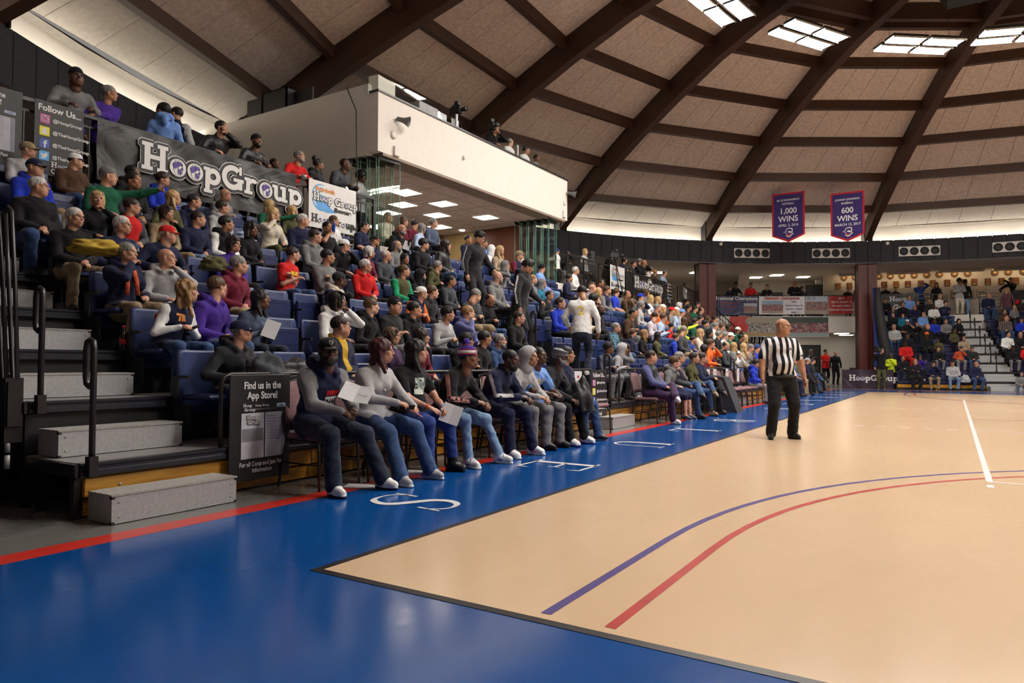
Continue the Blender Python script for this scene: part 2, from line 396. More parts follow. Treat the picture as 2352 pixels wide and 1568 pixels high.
def body_np(P):
    """P: pose dict -> verts, quads, zones, face-mask, torso uv, joints"""
    sit = P.get('sit', True); w = P.get('w', 1.0); fem = P.get('fem', False); res = P.get('res', .012); hk = P.get('h', 1.0)
    seat = P.get('seat', .42); lean = math.radians(P.get('lean', 6 if sit else 0)); ty = math.radians(P.get('ty', 0)); side = math.radians(P.get('side', 0))
    S = SDF(); tz = rotz(ty)
    hz = seat+.095 if sit else .93
    pel = np.array((0, 0, hz)); up = roty(side) @ np.array((0, math.sin(lean), math.cos(lean))); fw = roty(side) @ np.array((0, math.cos(lean), -math.sin(lean)))
    if ty: up2 = tz @ up; fw2 = tz @ fw
    else: up2, fw2 = up, fw
    rt = nrm(np.cross(fw2, up2)); shw = (.172 if fem else .192)*(.5+.5*w)
    tl = .50 if sit else .52
    chest = pel + up2*.30 + fw2*.01; nk = pel + up2*tl - fw2*.005; hunch = P.get('hunch', .02 if sit else .005)
    nk = nk + fw2*hunch; sh = {s: nk - up2*.082 + rt*s*shw*.97 - fw2*.012 for s in (-1, 1)}
    bulk = P.get('bulk', 1.06); tn = (.135 if not fem else .122)*w; belly = P.get('belly', 0)
    fl = lambda s: (fw2, s)
    # torso
    S.cone(pel, pel+up2*.13, .155*w*(1.03 if fem else 1), .140*w, TOP, k=.05, fl=fl(1.30))
    S.cone(pel+up2*.12, chest+up2*.06, tn*1.02*bulk, (.150 if not fem else .132)*w*bulk, TOP, k=.05, fl=fl(1.30))
    S.cone(chest+up2*.04-rt*.055*w, chest+up2*.04+rt*.055*w, .112*bulk*(.5+.5*w), .112*bulk*(.5+.5*w), TOP, k=.05)
    for s in (-1, 1): S.cone(nk-up2*.045+rt*s*.03-fw2*.015, sh[s]*.93+sh[-s]*.07, .052*bulk, .054*bulk, TOP, k=.035)
    S.cone(sh[-1]*.88+sh[1]*.12-up2*.05, sh[1]*.88+sh[-1]*.12-up2*.05, .078*bulk*(.6+.4*w), .078*bulk*(.6+.4*w), TOP, k=.05)
    S.cone(nk-up2*.06, nk+up2*.030, .085*bulk, .060, TOP, k=.03, fl=fl(1.08))
    if belly: S.ell(pel+up2*.13+fw2*(.06+.03*belly), (.135*w, .10+.05*belly, .14), TOP, k=.06)
    if fem:
        for s in (-1, 1): S.ell(chest+up2*.015+rt*s*.066+fw2*.085, (.058, .052, .058), TOP, k=.04)
    if P.get('hood', False):
        S.cone(nk-fw2*.105+up2*.030-rt*.060, nk-fw2*.105+up2*.030+rt*.060, .060, .060, TOP, k=.01); S.cone(nk-fw2*.14-up2*.08, nk-fw2*.125+up2*.0, .050, .062, TOP, k=.02)
        for s in (-1, 1): S.cone(nk-fw2*.055+rt*s*.098+up2*.030, nk+fw2*.080+rt*s*.058-up2*.030, .046, .034, TOP, k=.005)
    elif P.get('collar', False):
        for s in (-1, 1): S.cone(nk-fw2*.055+rt*s*.050+up2*.042, nk+fw2*.070+rt*s*.040+up2*.0, .032, .024, INN if P['collar'] == 'in' else TOP, k=.01)
    # head
    yaw = math.radians(P.get('hy', 0)); pit = math.radians(P.get('hp', 0)); rol = math.radians(P.get('hr', 0))
    HR = tz @ rotz(yaw) @ rotx(-pit) @ roty(rol); hs = P.get('hs', 1.0)
    hc = nk + up2*.080 + np.array((0, 0, .066)) + (HR @ np.array((0, .035, 0))) + fw2*.012
    hc = hc*1.0
    S.cone(nk-up2*.03, hc+HR@np.array((0, -.03, -.07)), .054, .046, SK, k=.02)
    # arms
    shl = P.get('short', False); ar = (.056 if not fem else .047)*(.6+.4*w)*(1+.5*(bulk-1)); hands = []
    hp = P.get('hands', 'lap')
    base = np.array((0, 0, seat)) if sit else np.array((0, 0, 0))
    if isinstance(hp, str): hl, hr_, kl, kr = HPOSE[hp]
    else: hl, hr_, kl, kr = hp
    al, fl_ = (.275, .250)
    for s, tgt, kind in ((-1, hl, kl), (1, hr_, kr)):
        tg = base + np.array(tgt, float); tg = tz @ tg if sit and P.get('handty') else tg
        pole = P.get('polel' if s < 0 else 'poler', (s*.9, -.5, -.75))
        el, wr = ik(sh[s], tg, al, fl_, pole)
        S.cone(sh[s]-rt*s*.016, el, ar*1.16, ar*.98, SLV, k=.03)
        if shl:
            mid = sh[s]+(el-sh[s])*.72; S.p.pop(); S.cone(sh[s]-rt*s*.012, mid, ar*1.18, ar*1.22, SLV, k=.02); S.cone(mid, el, ar*.88, ar*.80, SK, k=.004)
            S.cone(el, wr, ar*.82, ar*.52, SK, k=.012)
        else:
            S.cone(el, wr-(wr-el)*.03, ar*.99, ar*.74, FORE, k=.018)
            S.cone(wr-(wr-el)*.12, wr-(wr-el)*.02, ar*.74, ar*.70, CUF, k=.004)
        fd = nrm(wr-el); pn = P.get('palml' if s < 0 else 'palmr', None)
        if pn is None: pn = (-s*.5, -.1, -.85)
        bend = P.get('bend', .25); hd = nrm(fd*(1-bend) + bend*nrm(np.array(P.get('hdir', (-s*.5, .6, -.25)))))
        hands.append((s, wr, frame(hd, -np.array(pn)), kind))
    # legs
    lw = (.085 if not fem else .083)*(.55+.45*w)*P.get('leg', 1.0); tight = P.get('tight', False)
    hip = {s: pel + np.array((s*.092*w, .02 if sit else 0, -.012 if sit else -.03)) for s in (-1, 1)}
    footf = []; feet = P.get('feet'); fdirs = P.get('fdir', ((-.15, 1, 0), (.15, 1, 0)))
    if feet is None: feet = ((-.13, .46, .085), (.13, .44, .085)) if sit else ((-.10, .0, .085), (.10, .0, .085))
    for s, tgt, fd in ((-1, feet[0], fdirs[0]), (1, feet[1], fdirs[1])):
        kp = P.get('kpole', {}).get(s, (s*.12, .5, 1.0) if sit else (s*.1, 1, 0)); kn, an = ik(hip[s], tgt, .43, .425, kp)
        S.cone(hip[s], kn, lw*1.10, lw*.84, BOT, k=.03)
        lowr = (lw*.66, lw*.50) if tight else (lw*.74, lw*.66)
        lb = P.get('shinbare', False)
        if lb: S.cone(kn, an, lw*.58, lw*.42, SHIN, k=.004); S.cone(hip[s]+(kn-hip[s])*.7, kn+(an-kn)*.06, lw*.92, lw*.86, BOT, k=.02)
        else: S.cone(kn, an+(kn-an)*.02, lowr[0]*1.02, lowr[1], BOT, k=.03); S.cone(kn+(an-kn)*.55, an+(kn-an)*.03, lowr[1]*1.02, lowr[1]*1.05, SHIN, k=.02)
        if P.get('boot'): S.cone(kn+(an-kn)*.22, an, lw*.62, lw*.46, SHO, k=.01)
        fd = nrm(fd); dn = P.get('fdn', {}).get(s, np.array((0, 0, -1.))); dn = nrm(np.array(dn)-(np.array(dn)@fd)*fd); sd = np.cross(fd, dn)
        hk2 = P.get('shoe', 1.0); footf.append((an, fd, dn, sd, hk2))
        S.cone(an+dn*.005-fd*.015, an+dn*.035-fd*.035, .042*hk2, .036*hk2, SHO, k=.02)
        S.cone(an+dn*.035-fd*.03, an+dn*.045+fd*.115, .036*hk2, .034*hk2, SHO, k=.03, fl=(sd, 1.0)); S.cone(an+dn*.01+fd*.02, an+dn*.035+fd*.09, .035*hk2, .030*hk2, SHO, k=.02)
        S.cone(an+dn*.068-fd*.045, an+dn*.070+fd*.125, .034*hk2, .033*hk2, SOL, k=.004, fl=(dn, 2.4))
    if P.get('laces'): pass
    if sit: S.cone(hip[-1], hip[1], .10*w, .10*w, BOT, k=.04); S.cone(pel+up2*.10, pel+up2*.0+fw2*.02, .148*w*bulk, (.170 if not fem else .165)*w*bulk, TOP, k=.012, fl=fl(1.28))
    else:
        hem = P.get('hem', .11); S.cone(pel-up*.02, pel-up*.10, .145*w, .135*w, BOT, k=.04, fl=fl(1.25)); S.cone(pel+up*.02, pel-up*hem, .158*w*bulk, .160*w*bulk, TOP, k=.008, fl=fl(1.28))
    for x in P.get('extra', []): getattr(S, x[0])(*x[1], **x[2])
    V, Q = S.mesh(res, wrinkle(P.get('wr', .0028)))
    C = V[Q].mean(1); Z = S.zones(C)
    rel = C-nk; u = rel@rt; v = rel@up2; f = rel@fw2
    hgt = (C-pel)@up2; fp = (C-pel)@fw2; tb = (Z == TOP) | (Z == BOT)
    if sit: Z[tb & (hgt > .035) & (fp < .21)] = TOP; Z[(Z == TOP) & (hgt < -.02)] = BOT
    else: Z[tb & (hgt > -P.get('hem', .11)) & (hgt < .3)] = TOP; Z[(Z == TOP) & (hgt <= -P.get('hem', .11))] = BOT
    ow = P.get('open', None)
    if ow is not None:
        front = (f > -.02) & np.isin(Z, (TOP,)); m = front & (np.abs(u) < np.maximum(0, ow[0] + (ow[1]-ow[0])*(-v)/.45)) & (-v < ow[2]); Z[m] = INN
    V = smooth_seams(V, Q, Z)
    vr = V-nk; TUV = np.stack([vr@rt, vr@up2, vr@fw2], 1)
    FM = np.tile([0, 0, 0, 1.], (len(V), 1))
    hv = P.get('head', 'f' if fem else 'm'); HV, HQ, HZ, HF = head_np(hv, P.get('hres', .005)); HVt = (HV*hs) @ HR.T + hc
    Vs = [V, HVt]; Qs = [Q, HQ+len(V)]; Zs = [Z, HZ]; Fs = [FM, HF]; off = len(V)+len(HV)
    for s, wr, R, kind in hands:
        hV, hQ = hand_np(kind, P.get('handres', .0045)); sc = (.88 if fem else 1.0)*P.get('hands_s', 1.0)
        M = np.diag([-s*1., 1., 1.])  # thumb inward
        hv_ = (hV*sc) @ M @ R.T + wr; q = hQ[:, ::-1] if s > 0 else hQ
        if np.linalg.det(R) < 0: q = q[:, ::-1]
        Vs.append(hv_); Qs.append(q+off); Zs.append(np.full(len(hQ), SK)); Fs.append(np.tile([0, 0, 0, 1.], (len(hV), 1))); off += len(hV)
    V = np.concatenate(Vs); Q = np.concatenate(Qs); Z = np.concatenate(Zs); FM = np.concatenate(Fs)
    T = np.zeros((len(V), 3)); T[:len(TUV)] = TUV
    return V*hk, Q, Z, FM, T, dict(head=(HR, hc*hk, hs*hk), nk=nk*hk, up=up2, fw=fw2, rt=rt, sh=sh, hands=[(s, w_*hk, R, k) for s, w_, R, k in hands], pel=pel*hk, chest=chest*hk, feet=footf)
def body_mesh(P):
    V, Q, Z, FM, T, J = body_np(P)
    me = bpy.data.meshes.new('body'); me.vertices.add(len(V)); me.vertices.foreach_set('co', V.astype(np.float32).ravel())
    me.loops.add(len(Q)*4); me.loops.foreach_set('vertex_index', Q.astype(np.int32).ravel()); me.polygons.add(len(Q))
    me.polygons.foreach_set('loop_start', np.arange(0, len(Q)*4, 4, dtype=np.int32)); me.polygons.foreach_set('loop_total', np.full(len(Q), 4, np.int32))
    for i in range(12): me.materials.append(MATDUMMY)
    me.polygons.foreach_set('material_index', Z.astype(np.int32)); me.polygons.foreach_set('use_smooth', np.ones(len(Q), bool))
    a = me.attributes.new('fm', 'FLOAT_COLOR', 'POINT'); a.data.foreach_set('color', FM.astype(np.float32).ravel())
    b = me.attributes.new('tuv', 'FLOAT_VECTOR', 'POINT'); b.data.foreach_set('vector', T.astype(np.float32).ravel())
    me.update(); me.validate(); return me, J
MATDUMMY = plain('fabric_default', (.1, .1, .1))
EYEW = plain('eye_white', (.62, .58, .55), rough=.25, noise_amt=.02); 
def irismat(): return plain('eye_iris', (.020, .010, .006), rough=.15, noise_amt=.1)
# ---- hair and headwear, all in head space
HAIRM = {}
def hair_mesh(st, res=.006):
    key = (st, round(res, 4))
    if key in HAIRM: return HAIRM[key]
    S = SDF(); amp = .0016; fr = 140
    cap = lambda g, dz=0, dy=0: S.ell((0, -.022+dy, .040+dz), (.076+g, .096+g, .084+g), k=.02)
    def face_cut(y=.100, z=.002, r=(.060, .058, .090)): S.ell((0, y, z), r, op='-', k=.012)
    def under(z=-.03): S.ell((0, .045, z-.06), (.20, .085, .085), op='-', k=.02)
    if st == 's': cap(.009); face_cut(); under(-.01); S.ell((0, 0, -.10), (.2, .2, .085), op='-', k=.015); amp = .0022
    elif st == 'q': cap(.016, .006, .006); face_cut(.108, -.012); S.ell((0, 0, -.10), (.2, .2, .085), op='-', k=.015); S.ell((0, .045, .115), (.050, .040, .018), k=.02); under(-.01); amp = .004
    elif st == 'a': cap(.0035); face_cut(.100, -.002, (.060, .052, .078)); S.ell((0, 0, -.10), (.2, .2, .090), op='-', k=.006); S.ell((0, .06, -.05), (.2, .075, .075), op='-', k=.006); amp = .0008
    elif st == 'f': cap(.006); S.ell((0, .02, .13), (.070, .105, .085), op='-', k=.012); S.ell((0, .08, .03), (.2, .08, .12), op='-', k=.012); S.ell((0, 0, -.115), (.2, .2, .085), op='-', k=.015); amp = .002
    elif st == 'm':
        cap(.016); S.cone((-.066, -.01, .0), (-.070, .0, -.075), .030, .022, k=.03); S.cone((.066, -.01, .0), (.070, .0, -.075), .030, .022, k=.03)
        S.cone((0, -.06, .0), (0, -.075, -.075), .055, .045, k=.03, fl=((0, 1, 0), 1.2)); S.cone((-.05, .055, .085), (.05, .06, .08), .022, .022, k=.02); face_cut(.112, -.022, (.058, .062, .085)); amp = .003
    elif st in ('l', 'L'):
        cap(.015); n = -.20 if st == 'l' else -.27
        for x in (-1, 1):
            S.cone((x*.064, -.01, .02), (x*.074, -.005, -.10), .030, .028, k=.03); S.cone((x*.074, -.005, -.10), (x*.088, .035, n), .029, .018, k=.02)
        S.cone((0, -.06, .0), (0, -.085, n*.85), .062, .055, k=.03, fl=((0, 1, 0), 1.25)); face_cut(.108, -.03, (.052, .066, .095)); amp = .0055 if st == 'l' else .010; fr = 90 if st == 'l' else 70
    elif st == 'c':
        cap(.036, 0, -.01)
        for x in (-1, 1): S.cone((x*.075, -.02, .02), (x*.098, -.005, -.12), .045, .042, k=.03)
        S.cone((0, -.075, .0), (0, -.09, -.15), .075, .06, k=.03); face_cut(.118, -.03, (.055, .07, .088)); amp = .011; fr = 62
    elif st == 'A': cap(.034, .008, -.004); face_cut(.115, -.018, (.066, .058, .086)); S.ell((0, 0, -.12), (.2, .2, .09), op='-', k=.015); amp = .006; fr = 110
    elif st == 't':
        cap(.008); face_cut(); under(-.02); S.ell((0, 0, -.115), (.2, .2, .085), op='-', k=.015); S.cone((0, -.105, .055), (0, -.15, .02), .030, .030, k=.02); S.cone((0, -.15, .02), (0, -.155, -.13), .030, .014, k=.02); amp = .0025
    elif st == 'u':
        cap(.006); face_cut(); under(-.02); S.ell((0, 0, -.115), (.2, .2, .085), op='-', k=.015); S.ell((0, -.085, .13), (.062, .058, .056), k=.015); amp = .006; fr = 90
    elif st == 'd':
        cap(.016); face_cut(.110, -.02, (.056, .060, .085)); S.ell((0, 0, -.14), (.2, .2, .085), op='-', k=.015)
        r = random.Random(3)
        for i in range(26):
            a = PI*(.06 + .88*i/25)+PI; x = .086*math.cos(a); y = -.015 + .096*math.sin(a)*1.0
            ln = r.uniform(.15, .21); S.cone((x*.9, y, .03), (x*1.12+r.uniform(-.01, .01), y*1.05+.01, .03-ln), .013, .009, k=.004)
        for i in range(7): x = (i-3)*.022; S.cone((x, .02, .118), (x*1.5, .088, .075), .012, .010, k=.006)
        for x in (-1, 1):
            for j in range(3): S.cone((x*.072, .045-.02*j, .07), (x*.085, .05-.02*j, -.10), .012, .009, k=.004)
        amp = .002
    elif st == 'beard':
        S.ell((0, .036, -.068), (.060, .062, .056), k=.02); S.ell((0, .062, -.092), (.036, .034, .032), k=.02); S.ell((0, .098, -.040), (.028, .010, .005), k=.006)
        for x in (-1, 1): S.cone((x*.064, .012, -.01), (x*.050, .035, -.065), .014, .026, k=.02)
        S.ell((0, .112, -.055), (.026, .022, .0105), op='-', k=.004); S.ell((0, .085, -.005), (.052, .07, .036), op='-', k=.01); amp = .002
    elif st == 'H':     # hood pulled up
        S.ell((0, -.024, .038), (.108, .124, .120), k=.03); S.cone((0, -.05, -.06), (0, -.055, -.13), .09, .095, k=.04); S.ell((0, .125, -.012), (.074, .105, .108), op='-', k=.012); S.ell((0, .0, .02), (.086, .112, .10), op='-', k=.01); amp = .0015; fr = 40
    elif st == 'B':     # beanie
        S.ell((0, -.018, .062), (.086, .104, .088), k=.02); S.ell((0, .03, -.045), (.3, .3, .088), op='-', k=.006); S.cone((0, -.018, .05), (0, -.018, .062), .088, .086, k=.01, fl=((0, 1, 0), .86)); S.ell((0, .03, -.055), (.3, .3, .088), op='-', k=.006); amp = .0012
    nf = lambda D, ax: D + (amp*(np.sin(ax[0][:, None, None]*fr+2*np.sin(ax[2][None, None, :]*fr*.21))*np.cos(ax[1][None, :, None]*fr*.9+ax[2][None, None, :]*(fr*.3)))).astype(np.float32)
    V, Q = S.mesh(res, nf); me = mesh_np('hair', V, Q, [MATDUMMY], None, True); HAIRM[key] = me; return me
def cap_mesh(kind='cap'):
    key = ('capmesh', kind)
    if key in HAIRM: return HAIRM[key]
    mb = MB(); nu, nv = 24, 8; vs = []; fs = []
    for j in range(nv+1):
        th = (PI*.5)*j/nv; 
        for i in range(nu):
            ph = 2*PI*i/nu; flatc = .02 if kind == 'flat' else 0
            vs.append((.087*math.cos(ph)*max(0, math.cos(th))**.8, -.016+.106*math.sin(ph)*max(0, math.cos(th))**.8, .040 + (.088 if kind != 'flat' else .066)*math.sin(th) - .012*math.sin(ph)*0))
    for j in range(nv):
        for i in range(nu): i2 = (i+1) % nu; fs.append((j*nu+i, j*nu+i2, (j+1)*nu+i2, (j+1)*nu+i))
    mb.add(vs, fs, 0, True)
    # band
    mb.add([(.0885*math.cos(2*PI*i/nu), -.016+.1075*math.sin(2*PI*i/nu), z) for z in (.028, .044) for i in range(nu)], [(i, (i+1) % nu, nu+(i+1) % nu, nu+i) for i in range(nu)], 0, True)
    # brim
    L_ = .068 if kind == 'cap' else .030; bv = []; n = 12
    for j in range(5):
        t = j/4
        for i in range(n+1):
            a = PI*(.16+.68*i/n); r0x, r0y = .087, .106; x = r0x*math.cos(a); y = -.016+r0y*math.sin(a) + t*L_*max(0, math.sin((a-PI*.16)/.68))**.6
            bv.append((x*(1-.10*t), y, .034-.012*t-.22*x*x*6*t))
    bf = [(j*(n+1)+i, j*(n+1)+i+1, (j+1)*(n+1)+i+1, (j+1)*(n+1)+i) for j in range(4) for i in range(n)]
    mb.add(bv, bf, 1, True); mb.add([(x, y, z-.004) for x, y, z in bv], [f[::-1] for f in bf], 1, True)
    if kind == 'flat':
        mb.add([( .094*math.cos(2*PI*i/20)*s, .012+.112*math.sin(2*PI*i/20)*s, .098-.03*math.sin(2*PI*i/20)-(1-s)*-.012) for s in (1.0, .55) for i in range(20)] , [(i, (i+1) % 20, 20+(i+1) % 20, 20+i) for i in range(20)] + [tuple(range(20, 40))], 0, True)
        mb.add([(.094*math.cos(2*PI*i/20), .012+.112*math.sin(2*PI*i/20), .098-.03*math.sin(2*PI*i/20)) for i in range(20)] + [(.087*math.cos(2*PI*i/20), -.016+.106*math.sin(2*PI*i/20), .045) for i in range(20)], [(20+i, 20+(i+1) % 20, (i+1) % 20, i) for i in range(20)], 0, True)
    if kind == 'cap': mb.lathe([(.001, .004), (.006, .002), (.007, 0)], 8, 0, (0, -.016, .126))
    me = mb.mesh('cap', [MATDUMMY, MATDUMMY]); HAIRM[key] = me; return me
def glasses_mesh():
    key = ('glasses',)
    if key in HAIRM: return HAIRM[key]
    mb = MB()
    for x in (-1, 1):
        mb.tube([(x*.033+.021*math.cos(t)*1.0, .0945-.004*abs(math.cos(t)), .010+.0155*math.sin(t)) for t in [2*PI*i/12 for i in range(12)]], .0016, 4, 0, closed=True)
        mb.tube([(x*.054, .090, .014), (x*.078, .060, .014), (x*.082, -.005, .010)], .0016, 4)
    mb.tube([(-.012, .0965, .013), (0, .099, .016), (.012, .0965, .013)], .0015, 4)
    me = mb.mesh('glasses', [plain('glasses_frame', (.012, .010, .010), rough=.25)]); HAIRM[key] = me; return me
def hm(J):
    HR, hc, hs = J['head']; M = Matrix([list(r) for r in HR]).to_4x4(); M.translation = Vector(hc); return M @ Matrix.Scale(hs, 4)
def setmats(o, d):
    """object-level materials from an outfit dict"""
    sk = skinmat(d.get('skin', 1), d.get('hc', 'd')); k = d.get('kind', ''); kb = d.get('bkind', '')
    top = cloth(d['top'], k); slv = cloth(d['slv'], d.get('skind', k if d['slv'] == d['top'] else '')) if d.get('slv') else top
    inn = cloth(d['inn'], '') if d.get('inn') else top; bot = cloth(d.get('bot', 'denim'), 'denim' if 'denim' in str(d.get('bot', 'denim')) else kb)
    sho = cloth(d.get('sho', 'black'), 'leather'); sol = cloth(d.get('sol', 'white' if d.get('sho', 'black') != 'black' else 'black'), '')
    ms = [sk, top, slv, (sk if d.get('short') else slv), inn, bot, sho, sol, EYEW, irismat(), (cloth(d['cuf']) if d.get('cuf') else (sk if d.get('short') else slv)), cloth(d['shin']) if d.get('shin') in PAL else bot]
    if d.get('shin') == 'skin': ms[11] = sk
    for i, m in enumerate(ms):
        s = o.material_slots[i]; s.link = 'OBJECT'; s.material = m
def dress(root, J, d, hres=.006):
    """hair, hats, glasses, beard as children of the body"""
    M = hm(J); st = d.get('hair', 's'); parts = []
    def add(name, me, mats):
        o = ob(name, me); o.parent = root; o.matrix_local = M
        for i, m in enumerate(mats):
            if i < len(o.material_slots): o.material_slots[i].link = 'OBJECT'; o.material_slots[i].material = m
        parts.append(o); return o
    hat = d.get('hat')
    if st and st != 'b':
        st2 = st
        if hat and hat[0] in 'KWFB': st2 = {'q': 'a', 'A': 'a', 'u': 'a', 's': 'a', 'f': 'a', 't': 'a', 'm': 'a'}.get(st, st)
        if not (hat and hat[0] == 'H'): add('hair', hair_mesh(st2, hres), [hairmat(d.get('hc', 'd'))])
        elif st in 'lL': pass
    if d.get('beard'): add('beard', hair_mesh('beard', hres), [hairmat(d.get('bc', d.get('hc', 'd')))])
    if hat:
        c = hat[1]; c2 = hat[2] if len(hat) > 2 else c
        if hat[0] == 'K': add('cap', cap_mesh('cap'), [cloth(c), cloth(c2)])
        if hat[0] == 'W':
            o = add('cap', cap_mesh('cap'), [cloth(c), cloth(c2)]); o.matrix_local = M @ Matrix.Rotation(PI, 4, 'Z') @ Matrix.Translation((0, .03, 0))
        if hat[0] == 'F': add('flat_cap', cap_mesh('flat'), [cloth(c), cloth(c2)])
        if hat[0] == 'B': add('beanie', hair_mesh('B', hres), [cloth(c, 'knit')])
        if hat[0] == 'H': add('hood', hair_mesh('H', hres+.002), [cloth(c)])
    if d.get('gl'): add('glasses', glasses_mesh(), [])
    return parts
# ================================================================== the building
OX, OY = 7.62, 14.32           # centre of the round hall
def pol(az, r, z=0.0): a = math.radians(az); return Vector((OX+r*math.cos(a), OY+r*math.sin(a), z))
def Mpol(az, r=0.0, z=0.0):     # frame: +X outwards, +Y anticlockwise, origin on the circle
    a = math.radians(az); return Matrix.Translation(pol(az, r, z)) @ Matrix.Rotation(a, 4, 'Z')
m_wood = None
def mat_wood(name, c1, c2, scale=3.0, rough=.5, axis=0, ring=True):
    m, nt, b = nmat(name); tc = N(nt, 'ShaderNodeTexCoord'); mp = N(nt, 'ShaderNodeMapping')
    sc = [1.0, 1.0, 1.0]; sc[axis] = .08; mp.inputs['Scale'].default_value = tuple(s*scale for s in sc); L(nt, tc.outputs['Object'], mp.inputs[0])
    nz = N(nt, 'ShaderNodeTexNoise'); nz.inputs['Scale'].default_value = 4; nz.inputs['Detail'].default_value = 6; nz.inputs['Distortion'].default_value = 1.6; L(nt, mp.outputs[0], nz.inputs['Vector'])
    mu = N(nt, 'ShaderNodeMath', operation='MULTIPLY'); mu.inputs[1].default_value = 14 if ring else 3; L(nt, nz.outputs['Fac'], mu.inputs[0])
    si = N(nt, 'ShaderNodeMath', operation='SINE'); L(nt, mu.outputs[0], si.inputs[0]); ad = N(nt, 'ShaderNodeMath', operation='MULTIPLY_ADD'); ad.inputs[1].default_value = .5; ad.inputs[2].default_value = .5; L(nt, si.outputs[0], ad.inputs[0])
    L(nt, ramp(nt, ad.outputs[0], [(0, c1), (.6, tuple(.5*(a+b_) for a, b_ in zip(c1, c2))), (1, c2)]), b.inputs['Base Color']); b.inputs['Roughness'].default_value = rough; return m
def mat_court(name, col, vary, rough, coat=.0, sc=.9, nb=.03):
    m, nt, b = nmat(name); tc = N(nt, 'ShaderNodeTexCoord')
    mp = N(nt, 'ShaderNodeMapping'); mp.inputs['Scale'].default_value = (1, .45, 1); L(nt, tc.outputs['Object'], mp.inputs[0])
    nz = N(nt, 'ShaderNodeTexNoise'); nz.inputs['Scale'].default_value = sc; nz.inputs['Detail'].default_value = 8; nz.inputs['Roughness'].default_value = .62; nz.inputs['Distortion'].default_value = .6; L(nt, mp.outputs[0], nz.inputs['Vector'])
    n2 = N(nt, 'ShaderNodeTexNoise'); n2.inputs['Scale'].default_value = 24; n2.inputs['Detail'].default_value = 5; L(nt, mp.outputs[0], n2.inputs['Vector'])
    base = ramp(nt, nz.outputs['Fac'], [(.28, tuple(c*(1-vary) for c in col)), (.72, tuple(min(1, c*(1+vary)) for c in col))])
    L(nt, base, b.inputs['Base Color'])
    rr = N(nt, 'ShaderNodeMapRange'); rr.inputs['To Min'].default_value = rough*.7; rr.inputs['To Max'].default_value = rough*1.35; L(nt, n2.outputs['Fac'], rr.inputs['Value']); L(nt, rr.outputs[0], b.inputs['Roughness'])
    bump(nt, b, nz.outputs['Fac'], nb, .05); b.inputs['Coat Weight'].default_value = coat; b.inputs['Coat Roughness'].default_value = .12
    b.inputs['Specular IOR Level'].default_value = .5; return m
M_BLUE = mat_court('blue_court_paint', (.003, .064, .262), .13, .16)
M_TAN = mat_court('tan_court_surface', (.66, .47, .295), .055, .20)
M_GREYF = mat_court('grey_floor_paint', (.16, .155, .145), .12, .22)
M_BLACKL = plain('black_line_paint', (.012, .010, .012), rough=.35)
M_WHITEL = plain('white_line_paint', (.72, .70, .70), rough=.3, noise_amt=.04)
M_REDL = plain('red_line_paint', (.55, .03, .02), rough=.28, noise_amt=.05)
M_REDA = plain('red_arc_paint', (.46, .035, .03), rough=.3); M_BLUA = plain('violet_arc_paint', (.075, .05, .22), rough=.3)
BLKM = plain('black_metal', (.016, .014, .014), rough=.35, spec=.5); BLKP = plain('black_plastic', (.012, .012, .013), rough=.5)
ALU = plain('galvanised_steel', (.42, .42, .43), rough=.42, metal=.25, noise_amt=.12, nscale=38)
ALUT = plain('grey_step_tread', (.36, .34, .31), rough=.5, noise_amt=.15, nscale=30)
DECK = plain('deck_board_grey', (.22, .215, .21), rough=.5); WALLW = plain('white_wall_paint', (.74, .70, .64), rough=.75, noise_amt=.02)
WALLB = plain('beige_wall_paint', (.50, .45, .38), rough=.8, noise_amt=.03); DARKP = plain('dark_acoustic_felt', (.030, .030, .036), rough=.9, noise_amt=.25, nscale=30)
PINE = mat_wood('varnished_pine', (.62, .32, .045), (.40, .16, .015), 2.2, .3, 1); GLU = mat_wood('brown_glulam', (.085, .036, .014), (.045, .018, .008), 1.2, .55, 0, False)
WCHER = mat_wood('cherry_panel', (.26, .075, .03), (.18, .045, .018), 1.0, .35, 2, False)
CEILP = plain('acoustic_board', (.60, .50, .43), rough=.95, noise_amt=.16, nscale=9, bumpy=.3); CEILW = plain('cove_lit_acoustic_board', (.74, .70, .64), rough=.95, noise_amt=.08, nscale=9)  # second board tone has the cove light put into its colour
SOFF = plain('soffit_plaster', (.50, .44, .38), rough=.9, noise_amt=.03); MAROONC = plain('maroon_steel', (.085, .009, .008), rough=.45)
def emis(name, col, s):
    m, nt, b = nmat(name); b.inputs['Base Color'].default_value = (*col, 1); b.inputs['Emission Color'].default_value = (*col, 1); b.inputs['Emission Strength'].default_value = s; return m
def glassm(name, col, rough=.02, alpha=.25):
    m, nt, b = nmat(name); b.inputs['Base Color'].default_value = (*col, 1); b.inputs['Roughness'].default_value = rough; b.inputs['Transmission Weight'].default_value = 1; b.inputs['IOR'].default_value = 1.45
    tr = N(nt, 'ShaderNodeBsdfTransparent'); tr.inputs[0].default_value = (*col, 1); mx = N(nt, 'ShaderNodeMixShader'); lw = N(nt, 'ShaderNodeLayerWeight'); lw.inputs[0].default_value = .5
    pw = N(nt, 'ShaderNodeMath', operation='POWER'); L(nt, lw.outputs['Facing'], pw.inputs[0]); pw.inputs[1].default_value = 4.0; fr = N(nt, 'ShaderNodeMath', operation='MULTIPLY_ADD'); L(nt, pw.outputs[0], fr.inputs[0]); fr.inputs[1].default_value = .5; fr.inputs[2].default_value = .035
    gl = N(nt, 'ShaderNodeBsdfGlossy'); gl.inputs['Roughness'].default_value = rough; L(nt, fr.outputs[0], mx.inputs[0]); L(nt, tr.outputs[0], mx.inputs[1]); L(nt, gl.outputs[0], mx.inputs[2])
    L(nt, mx.outputs[0], nt.nodes['Material Output'].inputs['Surface']); return m
